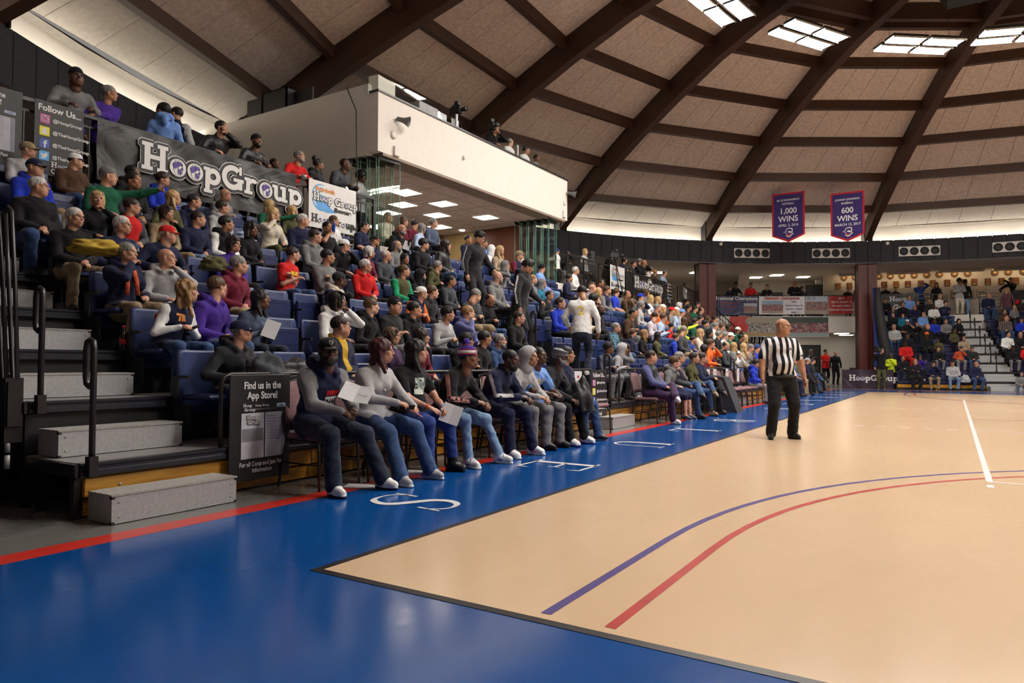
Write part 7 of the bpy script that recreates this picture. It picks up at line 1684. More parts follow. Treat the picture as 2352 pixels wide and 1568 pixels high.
FAR = r"""8 2.38 1.31 m sn 1 sky denim lap 0 hood|man in light blue hoodie near the far banner
8 1.17 1.17 m sk 2 black black lap 0 in=lgrey|youth in black jacket at the top left of the far stand
8 2.49 1.02 m sk 1 black black lap 10 |dark-haired man in black behind the navy quarter-zip
8 3.20 1.05 m b 2 charcoal denim lap 10 |bald man in dark green shirt in the upper far rows
8 3.46 1.33 f my 1 white denim lap 0 sh|person with sandy hair in white t-shirt
7 3.61 1.34 m qk 1 navy denim cross 0 |dark-haired man in navy jacket with arms folded by the aisle
7 1.73 1.26 c sk 2 black denim lap 0 |boy in black printed t-shirt
7 1.42 1.07 m fn 1 navy denim lap 0 |balding man in blue shirt in the far rows
7 2.29 1.12 h b 2 navy denim lap 0 in=sky|bald man in navy quarter-zip over light blue
7 3.14 1.16 m ak 4 white black lap 0 sl=white|man in white hoodie under a black vest
6 1.21 1.14 m sn 1 black black lap -40 |man in black t-shirt with teal logo
6 1.65 1.05 c sn 1 teal denim lap 0 |boy in turquoise sweater
6 2.49 1.12 h b 1 sky khaki lap 0 hood|large bald man in light blue hoodie
5 1.79 1.14 m sk 2 black black chinl 0 K=white sh|man in white cap and black t-shirt
5 2.10 1.01 m sn 1 black black chinl -20 |man in black leaning beside the white cap
5 2.83 1.16 m ak 4 royal black lap 0 hood|man in royal blue hooded jacket
5 3.33 1.15 m sk 1 grey black lap 0 hood|dark-haired man in grey hoodie and shorts
5 3.81 1.14 f lk 1 black black lap 0 |woman in black hoodie by the aisle
4 2.33 1.31 h b 1 black denim lap 0 |heavy bald man in black printed t-shirt
4 3.45 1.07 f ck 3 olive black lap 0 |woman with curly black hair in olive fur jacket
4 1.05 1.33 m fg 1 lgrey denim lap 0 in=red|man in light grey jacket over red shirt
3 1.46 1.30 m sk 3 black black lap 0 K=black|man in black cap leaning forward
3 2.21 1.32 m sk 4 black black lap 0 K=orange|man in orange and white cap
2 1.23 1.33 m sk 4 red red phone 20 K=black|man in all-red outfit holding a paper
3 2.68 1.03 m sk 3 olive denim lap 0 K=black|man in dark cap and olive jacket, middle of the far stand
3 3.67 1.10 m sn 2 tan denim chinr 0 sh|man in tan t-shirt with a hand on his head
2 2.51 1.03 m sk 1 black grey lap 0 be=k|bearded man in black hoodie and grey trousers
2 3.33 1.03 h sn 1 brick grey chinl 0 K=charcoal be=n|man in burnt-orange sweatshirt, hand at his mouth
2 3.81 1.03 m sn 1 charcoal denim phone 0 K=slate|man in dark grey sweatshirt by the aisle with a phone
1 0.97 1.00 m sk 2 black black lap 0 |youth in black printed sweatshirt, second row far stand
0 1.38 1.25 h fk 2 black black cross 20 |stocky man in black sweatshirt with arms crossed
1 1.66 1.00 c Ak 3 purple black chinl 0 |youth in purple sweatshirt
0 2.13 1.19 m sg 1 navy khaki chinl 0 K=black|man in dark cap and navy sweater, fist at mouth
0 2.84 1.20 m sn 1 lgrey ldenim lap 0 K=black/orange gl|man in pale grey sweatshirt and orange-peaked cap
0 3.62 1.16 h b 2 navy denim lap 0 |heavy bald man in navy jacket on the front bench
8 5.63 1.37 h b 1 navy denim lap 0 |bald man in navy sweatshirt at the top of the stairs
7 6.48 1.00 f ly 1 grey black lap 0 |blonde woman in grey, right of the stairs
6 5.86 1.19 f ln 1 brown denim lap 0 |brown-haired woman right of the stairs
5 5.67 1.27 h sn 1 brown denim lap 0 k=plaid|man in brown plaid shirt right of the stairs
5 6.35 1.18 m sn 1 royal denim lap 0 K=navy|man in blue at the right frame edge
3 5.30 1.24 c sk 1 white black lap 20 |youth in white top right of the stairs
3 5.85 1.29 m sk 1 black black lap 0 |man in black printed shirt at the right frame edge
2 5.41 1.06 m sk 4 black grey lap 0 K=black|man in black cap and grey trousers right of the stairs
2 5.69 1.13 f lk 2 red black lap 0 |person in red at the right frame edge
-1 5.16 0.65 c sk 1 grey steel lap 0 hood|boy in grey hoodie sitting low by the far step"""
STANDING = r"""-7.78 2.45 3.55 1.64 h sk 4 grey black rail -10 -95  B=black in=black|big man in grey jacket and black knit hat leaning on the balcony rail
-7.78 2.90 3.55 1.56 m sg 2 purple black railr 40 -90  |man in purple pullover with one hand on the balcony rail
-8.05 3.95 3.55 1.66 c sk 2 sky black down 60 60  hood|youth in light blue hoodie seen from behind on the balcony
-8.25 4.30 3.55 1.75 m ak 2 navy black down 100 20  sl=lgrey|man in navy vest beside the light blue hoodie
-7.78 4.81 3.55 1.59 m sk 1 black black railchin 30 -90  be=k k=puffer|bearded man in black jacket with fist at his mouth on the balcony
-7.78 5.54 3.55 1.55 m b 3 black black rail 5 -90  B=black be=k k=puffer|man in black knit hat and black jacket leaning on the balcony rail
-7.70 5.87 3.55 1.22 c ak 4 navy black down 30 -90  |small boy peering over the large black banner
-7.75 6.49 3.55 1.51 m sg 1 red black rail 35 -90  in=black be=g|man in red jacket eating beside the large black banner
-7.85 7.05 3.55 1.51 f uk 3 charcoal black down 50 -80  hood|woman with a puffed hair bun and charcoal hoodie
-7.75 7.70 3.55 1.65 h ak 4 slate black rail 25 -80  |big man in dark pullover with hands on the white board
-8.10 8.54 3.55 1.62 c Ak 4 lgrey black phone2 -10 -80  hood|youth in light grey hoodie standing by the folded glass
-8.60 9.99 3.00 1.62 h sg 1 cream black seat 20 -90  |man in cream shirt seated in the suite
-8.40 10.27 3.00 1.54 f ln 1 maroon black seat 30 -90  |long-haired woman in red patterned top in the suite
-8.70 11.01 3.00 1.63 m sd 1 maroon black seat 60 -90  |man in dark red shirt in the suite
-8.30 10.79 3.00 1.46 f mg 1 lblue black seat 60 -90  |woman in pale blue shirt at the suite parapet
-8.40 11.44 3.00 1.70 m sg 1 steel black seat 40 -90  |man in blue check shirt at the suite parapet
-8.40 12.96 3.00 1.51 m sk 2 navy black seat -20 -90  |dark-haired man in navy deep in the suite opening
-8.40 13.72 3.00 1.53 m sk 2 sky black seat 50 -90  gl|young man in blue behind the standing tracksuit youth
-8.30 13.95 3.00 1.33 c sk 2 white black seat 60 -90  H=white|child in white hood at the suite parapet
-8.30 14.93 6.10 1.62 m fg 1 white black down 60 -90  |commentator in white shirt on top of the press box
-8.30 15.87 6.10 1.62 m sk 2 white black down 30 -90  |young man in white shirt with headset on top of the press box
-8.30 16.55 6.10 1.54 m sk 3 grey black down 20 -90  |man looking down behind a laptop on top of the press box
-8.20 14.00 6.10 1.79 m sk 2 black black railchin 0 -90  |cameraman in black on top of the press box
-7.90 17.18 3.55 1.16 m sk 2 white black down 70 -90  K=blue sl=black|man in blue cap and white vest at the far balcony corner
-7.70 17.52 3.55 1.12 m sk 3 black grey railchin 40 -90  hood|man in black hoodie with fist at his mouth at the far balcony corner
-7.75 18.90 3.55 1.37 f ly 1 lgrey black down 30 -90  K=khaki|long-haired blonde girl in grey sweatshirt and cap on the far balcony
-7.95 19.86 3.55 1.40 c sk 2 slate black down 60 -90  H=slate|youth in slate hood behind the blonde girl
-7.75 21.11 3.55 1.59 m sk 2 black black rail 60 -90  K=black|cameraman in black cap operating a camera on the far balcony
-7.78 22.36 3.55 1.53 f mk 1 navy black rail 30 -90  |woman with black bob in navy jacket on the far balcony
-7.78 23.31 3.55 1.49 m sd 1 charcoal black railchin 20 -90  |man in charcoal jacket with hand on chin on the far balcony
-8.00 24.45 3.55 1.75 m sg 1 black black down 60 -90  |grey-haired man in black on the far balcony
-7.78 24.42 3.55 1.68 m b 2 black black railchin 10 -90  |bald man in black with fingers at his lips on the far balcony
-7.90 25.42 3.55 1.52 m sg 1 white black rail 30 -90  gl|grey-haired man with glasses in white on the far balcony
-7.75 25.58 3.55 1.42 f mo 1 brown black rail 50 -90  |woman with ginger bob leaning on the far balcony rail
-7.72 26.66 3.55 1.48 h fd 1 lblue black rail 40 -90  |heavy man in pale blue shirt leaning at the balcony end
-7.60 29.06 3.42 1.32 c ak 4 white navy down 20 -90  |youth in white standing on the landing behind the railing
-5.10 8.74 1.93 1.66 m qk 1 charcoal charcoal aisle 30 -95  gl k=track|tall youth with glasses in charcoal tracksuit standing in the aisle
-3.85 8.54 1.21 1.69 m qk 2 charcoal charcoal aisle 30 -80  hood k=track|youth in charcoal tracksuit looking down while standing in the aisle
-3.10 9.31 0.80 1.64 m sk 2 white ddenim aisle 20 20  k=|person in white and gold football jersey bending over the seats
-6.86 34.09 3.55 1.47 c sk 2 navy black railc 0 -143  |youth in navy leaning on the round balcony, left of a pair
-6.63 34.25 3.55 1.65 m Ak 3 black black railc 20 -144  |tall youth in black with afro on the round balcony
-5.97 34.71 3.55 1.64 m sk 2 red black railc 0 -146  |man in red jacket on the round balcony
-5.27 35.28 3.55 1.58 m sk 1 black black railc 0 -148  in=grey|young man in black blazer on the round balcony
-4.04 35.86 3.55 1.75 h b 2 black black railc 0 -151  |big bald man in black coat on the round balcony
-3.75 36.13 3.55 1.47 f lk 2 charcoal black railc 30 -152  |woman in charcoal beside the big bald man
-1.67 37.10 3.55 1.40 m sk 2 black black down 0 -157  |man in black at the right end of the round balcony
-1.22 37.49 3.55 1.57 f ld 1 brown black down 0 -159  |woman in dark brown beside the far maroon column
-3.81 39.33 0.00 1.86 m sk 3 black black down 0 -155  H=grey k=puffer|man in grey hood and black jacket with arms folded by the doors
-2.92 38.09 0.00 1.81 m sk 2 red black crossed 30 -156  |man in red sweatshirt standing with arms crossed by the far chairs
-2.40 37.88 0.00 1.68 m sg 1 black black down 0 -156  |tall man in black standing beside the man in red
-6.01 35.28 2.20 1.09 f ly 1 olive black down 10 -146  |long-haired woman in olive jacket standing above the far rows
-5.63 35.28 2.10 0.86 f lk 1 black black phone2 0 -147  in=lgrey|woman in black jacket standing beside the olive jacket
0.15 32.45 0.00 1.71 m sd 1 black olive shoulder 40 190  be=d|cameraman in black jacket and olive trousers at the floor barrier
0.51 32.90 0.00 1.48 m b 4 yellow black chin2 20 180  B=slate|man in fluorescent yellow shirt and knit hat beside the cameraman
1.29 39.30 3.55 1.55 c sk 1 black black down 10 180  far in=red|boy with dark hair behind the far black banner, left of a pair
1.75 39.30 3.55 1.45 c sk 1 black black down 0 180  far |boy with dark hair behind the far black banner, right of a pair
2.85 39.30 3.55 1.68 h b 1 blue black head2 0 180  far |man in blue jacket with a hand behind his head on the far balcony
3.61 39.30 3.55 1.61 f ln 1 black black down -20 180  far |long-haired woman in black jacket on the far balcony
4.59 39.20 3.55 1.81 m Ak 3 lgrey cream phone2 0 180  far |tall youth in light grey jacket and cream trousers at the stair top
4.86 39.30 3.55 1.68 m Ak 4 black ldenim down 0 180  far |youth in black jacket at the stair top beside the tall youth
6.89 39.50 3.55 1.95 m sk 1 black black armup 0 180  far |man in black raising an arm at the plaques
6.56 38.95 3.00 1.89 f ly 1 maroon denim down 40 150  far k=plaid|blonde girl in maroon plaid shirt right of the stairs"""
# ================================================================== people
VAR = {}; USED = {}
def lod(y, x=0):
    d = math.hypot(y+2.65, x-2.84)
    if d < 9.5: return 0
    if d < 15.5: return 1
    if d < 24: return 2
    return 3
RES = [(.0172, .0078, .008), (.0225, .0100, .0115), (.030, .0140, .017), (.035, .0165, .022)]
SP = {  # standing poses: absolute heights
    'rail': dict(lean=16, hands=((-.16, .42, 1.12), (.16, .42, 1.12), 'curl', 'curl'), hunch=.05),
    'railr': dict(lean=12, hands=((.38, .34, 1.10), (.30, .05, .90), 'curl', 'relax')),
    'railchin': dict(lean=16, hands=((-.06, .30, 1.46), (.20, .36, 1.10), 'fist', 'curl')),
    'railc': dict(lean=16, hands=((-.16, .42, 1.12), (.16, .42, 1.12), 'curl', 'curl')),
    'down': dict(hands=((-.26, .06, .84), (.26, .06, .84), 'relax', 'relax')),
    'phone2': dict(hands=((-.05, .30, 1.12), (.05, .30, 1.12), 'curl', 'curl'), hp=15),
    'crossed': dict(hands=((.16, .20, 1.18), (-.16, .22, 1.14), 'relax', 'relax')),
    'aisle': dict(lean=10, hands=((-.28, .30, .98), (.30, .10, .86), 'curl', 'relax'), hp=25, feet=((-.10, .16, .085), (.11, -.12, .16))),
    'bendover': dict(lean=48, hands=((-.16, .52, .82), (.16, .48, .80), 'curl', 'curl'), hp=10),
    'shoulder': dict(hands=((.20, .16, 1.45), (.26, .10, .90), 'fist', 'relax')),
    'chin2': dict(hands=((-.05, .22, 1.36), (.02, .24, 1.12), 'fist', 'relax')),
    'head2': dict(hands=((-.20, .0, 1.62), (-.12, .25, 1.15), 'curl', 'relax')),
    'armup': dict(hands=((.62, .10, 1.80), (.40, .1, 1.05), 'flat', 'relax')),
}
def getvar(sex, pose, yaw, o, l, hk, stand=False):
    yq = int(round(yaw/25.0))*25; top = 'h' if o.get('hood') else ('c' if o.get('inn') else ''); short = bool(o.get('short'))
    hp = o.get('hp', 0); puff = o.get('k') in ('puffer', 'track')
    if l >= 1: top = '' if top == 'c' else top; hp = 0 if hp < 20 else hp
    if l >= 2: short = short and False; top = ''; puff = False; yq = int(round(yaw/40.0))*40
    if l == 3 and not stand: pose = pose if pose in ('lap', 'cross', 'chinl') else 'lap'
    boot = ''
    key = (sex, pose, yq, top, short, hp, puff, l, stand)
    if key in VAR: return VAR[key]
    r, hr, hd = RES[l]; fem = sex in 'fg'; child = sex in 'cg'
    P = dict(res=r, hres=hr, handres=hd, fem=fem, head={'m': 'm', 'f': 'f', 'h': 'h', 'c': 'c', 'g': 'f'}[sex], hy=yq, hp=hp, short=short, wr=.0055 if l < 2 else .003)
    rr = random.Random(hash(str(key)) % 9999) if False else random.Random(sum(map(ord, str(key))))
    if stand: P.update(SP[pose]); P['sit'] = False
    else: P.update(hands=pose, lean=rr.uniform(2, 9) + (12 if pose in ('spread', 'phone') else 0), side=rr.uniform(-3, 3), ty=rr.uniform(-6, 12), feet=((-.13+rr.uniform(-.03, .03), .37+rr.uniform(-.06, .04), .085), (.13+rr.uniform(-.03, .03), .37+rr.uniform(-.06, .04), .085)))
    if pose == 'cross': P['bend'] = 0
    if sex == 'h': P.update(w=1.16, belly=1, leg=1.1)
    if child: P.update(w=.90, hs=1.06)
    if puff: P.update(bulk=1.14)
    if top == 'h': P['hood'] = True
    if top == 'c': P.update(open=(.055, .03, .42), collar='in'); P['bulk'] = P.get('bulk', 1)*1.05
    if o.get('hp', 0) and l < 2: P['hp'] = o['hp']
    if child and not stand: P['seat'] = .44
    VAR[key] = body_mesh(P); return VAR[key]
LABELS = {}
def parse(tok):
    o = {}
    for t in tok:
        if '=' in t:
            k, v = t.split('=', 1)
            if not v: continue
            if k in 'KWBFH': o['hat'] = (k,) + tuple(v.split('/'))
            elif k == 'be': o['beard'] = True; o['bc'] = v
            elif k == 'in': o['inn'] = v
            elif k == 'sl': o['slv'] = v
            elif k == 'k': o['k'] = v
            elif k == 'hp': o['hp'] = float(v)
        elif t == 'gl': o['gl'] = True
        elif t == 'sh': o['short'] = True
        elif t == 'hood': o['hood'] = True
    return o
def outfit(hair, skin, top, bot, o):
    hr = hair if len(hair) == 2 else hair+'d'; st, hc = hr[0], hr[1]
    if hair.startswith('L='): st, hc = 'L', hair[2]
    if hair == 'b': st, hc = 'b', 'd'
    d = dict(top=top, bot=bot, hair=st, hc=hc, skin=int(skin), kind=o.get('k', '') if o.get('k') in ('puffer', 'plaid', 'knit') else '')
    for k in ('hat', 'beard', 'bc', 'inn', 'slv', 'gl', 'short'):
        if k in o: d[k] = o[k]
    d['sho'] = random.Random(len(str(d))).choice(['black', 'black', 'white', 'grey', 'brown']); return d
def put_person(me, J, d, x, y, z, rz, sc, label, group, l):
    o = ob('person', me); o.location = (x, y, z); o.rotation_euler = (0, 0, math.radians(rz)); o.scale = (sc, sc, sc)
    setmats(o, d)
    if l == 3: d = {k: v for k, v in d.items() if k not in ('gl', 'beard')}
    dress(o, J, d, .0078 if l < 1 else (.0108 if l == 1 else .015)); tag(o, label, 'person', group); return o
def spread(rows, mind):
    for _ in range(30):
        for k in rows:
            R = sorted(rows[k], key=lambda q: q['y'])
            for a, b in zip(R, R[1:]):
                g = mind-(b['y']-a['y'])
                if g > 0: a['y'] -= g/2; b['y'] += g/2
ROWW = ['floor', 'first', 'second', 'third', 'fourth', 'fifth', 'sixth', 'seventh', 'eighth']
def load_rows(txt):
    rows = {}
    for ln in txt.strip().splitlines():
        a, desc = ln.split('|'); t = a.split(); o = parse(t[10:]) ; k = int(t[0])
        rows.setdefault(k, []).append(dict(k=k, y=float(t[1]), z=float(t[2]), sex=t[3], hair=t[4], skin=t[5], top=t[6], bot=t[7], pose=t[8], yaw=float(t[9]), o=o, desc=desc))
    return rows
rows = load_rows(LEFT); spread(rows, .44)
occ = {k: [p['y'] for p in v] for k, v in rows.items()}
place_seats(occ, None)
PEOPLE = {}
for k, lst in rows.items():
    for p in lst:
        l = lod(p['y'], nosex(k)); hsh = sum(map(ord, p['desc'])) % 10
        if l < 2 and not p['o'].get('short') and not p['o'].get('inn') and p['sex'] in 'mhc' and hsh < 4: p['o']['hood'] = True
        me, J = getvar(p['sex'], p['pose'], p['yaw'], p['o'], l, 1)
        sc = min(1.06, max(.86, p['z']/1.19)); d = outfit(p['hair'], p['skin'], p['top'], p['bot'], p['o'])
        yy = p['y'] + (.10 if 'point' == p['pose'] else 0)
        o = put_person(me, J, d, nosex(k)-.54, yy, deckz(k), -90+random.Random(int(p['y']*100)).uniform(-8, 12), sc, p['desc'], 'spectators seated in the bleacher', l); PEOPLE[p['desc']] = (o, J)
rows = load_rows(FAR); 
for k, lst in rows.items():
    lst.sort(key=lambda q: q['y'])
    for _ in range(30):
        for a, b in zip(lst, lst[1:]):
            g = .42-(b['y']-a['y'])
            if g > 0: a['y'] -= g/2; b['y'] += g/2
    for p in lst:
        me, J = getvar(p['sex'], p['pose'], p['yaw'], p['o'], 3 if p['yaw'] >= 0 else 3, 1); sc = min(1.08, max(.86, p['z']/1.19)); d = outfit(p['hair'], p['skin'], p['top'], p['bot'], p['o'])
        if k > 0: X_, Y_, Z_ = p['y'], FY+RUN*(k-1)+.34, fz(k)
        elif k == 0: X_, Y_, Z_ = p['y'], FY-.05+.18, .0
        else: X_, Y_, Z_ = p['y'], FY-.30, -.22; 
        o = put_person(me, J, d, X_, Y_, Z_, 180+random.Random(int(p['y']*77)).uniform(-12, 12), sc if k >= 0 else .8, p['desc'], 'spectators seated in the far bleacher', 3); FARG.add(o)
for ln in STANDING.strip().splitlines():
    a, desc = ln.split('|'); t = a.split(); X_, Y_, Z_, H_ = map(float, t[:4]); sex, hair, skin, top, bot, pose = t[4:10]; yaw = float(t[10]); rz = float(t[11]); o_ = parse(t[12:])
    l = lod(Y_, X_); seat = pose == 'seat'
    if seat: me, J = getvar(sex, 'lap', yaw, o_, l, 1); nominal = 1.19; Z_ += H_-1.17; sc = 1
    else:
        me, J = getvar(sex, pose, yaw, o_, l, 1, True); hc = J['head'][1]; sc = min(1.10, max(.70, H_/hc[2]))
    a_ = math.radians(rz); hc = J['head'][1]; X2 = X_-(-math.sin(a_)*hc[1])*sc; Y2 = Y_-(math.cos(a_)*hc[1])*sc
    PEOPLE[desc] = (None, J); PEOPLE[desc] = (put_person(me, J, outfit(hair, skin, top, bot, o_), X2, Y2, Z_, rz, sc, desc, 'people standing around the hall' if not seat else 'guests seated in the suite', l), J)
    if 'far' in t[12:]: FARG.add(PEOPLE[desc][0])
print('people variants', len(VAR), 'tris', sum(len(v[0].polygons)*2 for v in VAR.values()), round(time.time()-T_START, 1))
for l in range(4): print('lod', l, sum(1 for k in VAR if k[7] == l), sum(len(v[0].polygons)*2 for k, v in VAR.items() if k[7] == l))
# ================================================================== people on the courtside chairs and the referee
def bvh_of(me): return BVHTree.FromPolygons([v.co for v in me.vertices], [p.vertices for p in me.polygons])
def decal(o, me, J, src, u0, v0, side=0.0, mat=None, name='print', up=None, fw=None, off=.004):
    """wrap a flat mesh (x right, y up) on the body, centred on the torso point (u0,v0) seen from the front turned by side"""
    tree = bvh_of(me); fw = Vector(J['fw'] if fw is None else fw); upv = Vector(J['up'] if up is None else up); rt = Vector(J['rt'])
    rt = -rt if fw.dot(Vector(J['fw'])) < 0 else rt; R = Matrix.Rotation(side, 3, upv); fw = R @ fw; rt = R @ rt; base = Vector(J['nk']); vs = []
    bm = bmesh.new(); bm.from_mesh(src); bmesh.ops.triangulate(bm, faces=bm.faces[:])
    for _ in range(2):
        lg = [e for e in bm.edges if e.calc_length() > .03]
        if lg: bmesh.ops.subdivide_edges(bm, edges=lg, cuts=1)
    bmesh.ops.triangulate(bm, faces=bm.faces[:])
    for v in bm.verts:
        # the text faces the viewer: its right is the wearer's left
        org = base + rt*(u0 - v.co.x) + upv*(v0+v.co.y) + fw*.23; h = tree.ray_cast(org, -fw)
        p = h[0] if h[0] is not None else org - fw*.5; v.co = p + fw*(off + .0003*0)
    m2 = bpy.data.meshes.new(name); bm.to_mesh(m2); bm.free(); m2.materials.append(mat or P_WHITE); m2.flip_normals() if False else None
    return ob(name, m2, o)
def flatmesh(polys):
    mb = MB()
    for p in polys: mb.add([(x, y, 0) for x, y in p], [tuple(range(len(p)))])
    return mb.mesh('patch', [P_WHITE])
def rectp(w, h): return [[(-w/2, -h/2), (w/2, -h/2), (w/2, h/2), (-w/2, h/2)]]
HRES = dict(res=.0125, hres=.0056, handres=.0056)
def hero(name_label, pose, d, x, y, z=0, rz=-90, sc=1.0, group=None, extras=None, lace='lgrey'):
    P = dict(HRES, wr=.006)
    if y > 9: P.update(res=.0175, hres=.0085, handres=.009)
    P.update(pose); me, J = body_mesh(P); o = ob('person', me); o.location = (x, y, z); o.rotation_euler = (0, 0, math.radians(rz)); o.scale = (sc,)*3
    setmats(o, d); dress(o, J, d, .0058 if y < 9 else .009); tag(o, name_label, 'person', group)
    if lace: lace_shoes(o, J, lace)
    if extras: extras(o, me, J)
    return o, me, J
def lace_shoes(o, J, col):
    if isinstance(col, str): col = (col, None)
    for an, fd, dn, sd, k in J['feet']:
        an, fd, dn, sd = map(Vector, (an, fd, dn, sd)); mb = MB()
        for i in range(4):
            c = an + fd*(.034+.019*i)*k + dn*(-.020+.0085*i)*k; mb.tube([c-sd*.021+dn*.006, c-dn*.006, c+sd*.021+dn*.006], .0042, 5)
        for s in (-1, 1): mb.tube([an+fd*.04*k-dn*.026*k, an+fd*.045*k+sd*s*.022-dn*.020*k, an+fd*.06+sd*s*.034*k+dn*.002], .0035, 4)
        ob('laces', mb.mesh('laces', [cloth(col[0])]), o)
        if col[1]:
            for s in (-1, 1): ob('side_stripe', MB().tube([an+sd*s*.036*k+dn*.030-fd*.03, an+sd*s*.038*k+dn*.045+fd*.02, an+sd*s*.036*k+dn*.035+fd*.07], [.004, .008, .003], 5).mesh('side_stripe', [cloth(col[1])]), o)
PHONEM = plain('phone_black', (.01, .01, .012), rough=.15)
def held(o, J, hand, me, name, label, cat, off=(0, .07, -.02), rot=(0, 0, 0)):
    """a thing held in a hand: stays top-level, placed at the hand in world space"""
    s, wr, R, k = [h for h in J['hands'] if h[0] == hand][0]
    M = o.matrix_basis @ (Matrix.Translation(Vector(wr)) @ Matrix([list(r) for r in R]).to_4x4() @ Matrix.Translation(off) @ Euler(rot).to_matrix().to_4x4())
    h = ob(name, me); h.matrix_world = M; tag(h, label, cat); return h
phone_me = MB().rbox(-.036, .036, -.074, .074, -.004, .004, .003).mesh('phone', [PHONEM])
def face_up(h, p, k=.5):
    p = Vector(p); n = ((Vector((2.84, -2.65, 1.1))-p).normalized()*(1-k) + Vector((0, 0, k))).normalized(); x = Vector((0, 0, 1)).cross(n).normalized(); M = Matrix((x, n.cross(x), n)).transposed().to_4x4() @ Matrix.Rotation(-.35, 4, 'Z'); M.translation = p; h.matrix_world = M
def booklet(w=.20, h=.27, fold=.25):
    mb = MB()
    for s in (-1, 1): mb.add([(0, -h/2, 0), (s*w, -h/2, fold*w), (s*w, h/2, fold*w), (0, h/2, 0), (0, -h/2, .003), (s*w, -h/2, fold*w+.003), (s*w, h/2, fold*w+.003), (0, h/2, .003)], [(0, 1, 2, 3), (7, 6, 5, 4), (1, 5, 6, 2)])
    return mb.mesh('booklet', [PAPER])
FT = lambda y0, y1, x=.56: ((y0, x, .085), (y1, x, .085))
CS = dict(seat=.485, sit=True)
def cap_logo(o, me, J):
    hmx = hm(J); sh = [(-.016, .014), (.016, .014), (.014, -.006), (0, -.018), (-.014, -.006)]
    a = ob('cap_emblem', MB().add([(x*1.15, .0975-abs(x)*.25-.1*max(y, 0), .078+y*1.1) for x, y in sh], [tuple(range(5))]).mesh('cap_emblem', [P_WHITE]), o); a.matrix_local = hmx @ Matrix.Translation((0, .002, 0))
    b = ob('cap_emblem', MB().add([(x*.8, .0995-abs(x)*.25-.1*max(y, 0), .078+y*.8) for x, y in sh], [tuple(range(5))]).mesh('cap_emblem', [P_BLACK]), o); b.matrix_local = hmx @ Matrix.Translation((0, .002, 0))
def c1x(o, me, J):
    cap_logo(o, me, J); decal(o, me, J, flatmesh(rectp(.13, .045)), -.05, -.20, mat=P_RED, name='red_panel'); decal(o, me, J, flatmesh(rectp(.13, .10)), -.05, -.285, mat=P_WHITE, name='white_panel'); decal(o, me, J, text_mesh('NAI', .07, 0, P_BLACK, .003), -.05, -.285, mat=P_BLACK, name='lettering', off=.006)
o, me, J = hero('man in black cap with shield emblem and grey sleeves on the first courtside chair', dict(CS, lean=14, hunch=.05, ty=-8, hy=-22, hands=((-.02, .47, .22), (.12, .46, .20), 'curl', 'curl'), feet=((-.25, .60, .085), (.23, .50, .085)), w=1.06, shoe=1.08, leg=1.08, hood=True, wr=.004),
    dict(top='navy', slv='grey', cuf='red', bot='ddenim', skin=4, hair='a', hc='k', hat=('K', 'black'), beard=1, sho='white', sol='navy'), -1.97, 1.70, extras=c1x)
bk1 = booklet(.13, .20, .15); h_ = held(o, J, -1, bk1, 'booklet', 'open white programme held by the man in the black cap', 'booklet', (.0, .12, .08), (.75, .1, .2))
ob('printed_text', text_mesh('HOOP GROUP PARTNERS', .017, 0, P_GREY), h_).location = (.005, .07, .024); ob('printed_text', text_mesh('Google', .028, 0, P_BLACK), h_).location = (.060, -.02, .024)
def c2x(o, me, J):
    M = hm(J); a = ob('sunglasses', glasses_mesh(), o); a.matrix_local = M @ Matrix.Translation((0, -.035, .105)) @ Matrix.Rotation(.5, 4, 'X')
    s = Vector(J['nk'])-Vector(J['up'])*.21+Vector(J['fw'])*.15; ob('pendant', MB().lathe([(.012, -.012), (.014, 0), (.012, .012)], 8).xf(Matrix.Translation(s)).mesh('pendant', [ALU]), o)
face_up(h_, (o.matrix_basis @ Vector([q for q in J['hands'] if q[0] == -1][0][1])) + Vector((.05, -.02, .13)))
o, me, J = hero('woman with long auburn hair in a pale grey ribbed sweater on the second courtside chair', dict(CS, lean=10, fem=True, hy=42, ty=-4, hands=((-.12, .46, .20), (.06, .42, .24), 'curl', 'curl'), feet=((-.20, .60, .085), (.24, .62, .085)), leg=1.12, w=1.04, wr=.0025),
    dict(top='lgrey', kind='knit', bot='denim', skin=1, hair='l', hc='r', sho='lgrey', sol='white'), -1.97, 2.40, extras=c2x)
held(o, J, 1, phone_me, 'phone', 'black phone in the hand of the auburn-haired woman', 'phone', (0, .09, -.03), (.3, 0, 0)); held(o, J, -1, MB().rbox(-.04, .04, -.08, .08, -.005, .005, .003).mesh('phone_case', [plain('pink_case', (.75, .30, .30), rough=.4)]), 'phone', 'pink-cased phone in the other hand of the auburn-haired woman', 'phone', (0, .10, -.03), (.2, 0, 0))
def c3x(o, me, J):
    decal(o, me, J, flatmesh(rectp(.145, .165)), 0, -.19, mat=plain('shirt_print_pale', (.50, .58, .54)), name='shirt_print'); decal(o, me, J, flatmesh([[(-.05, .01), (-.03, .05), (0, .035), (.03, .05), (.05, .01), (.02, -.04), (0, -.055), (-.02, -.04)]]), 0, -.185, mat=plain('shirt_print_sage', (.25, .36, .32)), name='shirt_print', off=.006); decal(o, me, J, text_mesh('LB', .035, 0, P_BLACK), .04, -.12, mat=P_BLACK, name='lettering', off=.007)
o, me, J = hero('woman with long black hair, black printed t-shirt and knee-high boots, third courtside chair', dict(CS, lean=8, fem=True, hy=35, hands=((-.10, .42, .16), (.10, .40, .17), 'curl', 'relax'), feet=((-.16, .50, .085), (.17, .46, .085)), short=True, boot=True, tight=True, w=1.12, belly=.6, leg=1.15),
    dict(top='black', short=True, bot='blue', skin=1, hair='l', hc='k', sho='black', sol='black', shin='black'), -1.97, 2.93, extras=c3x)
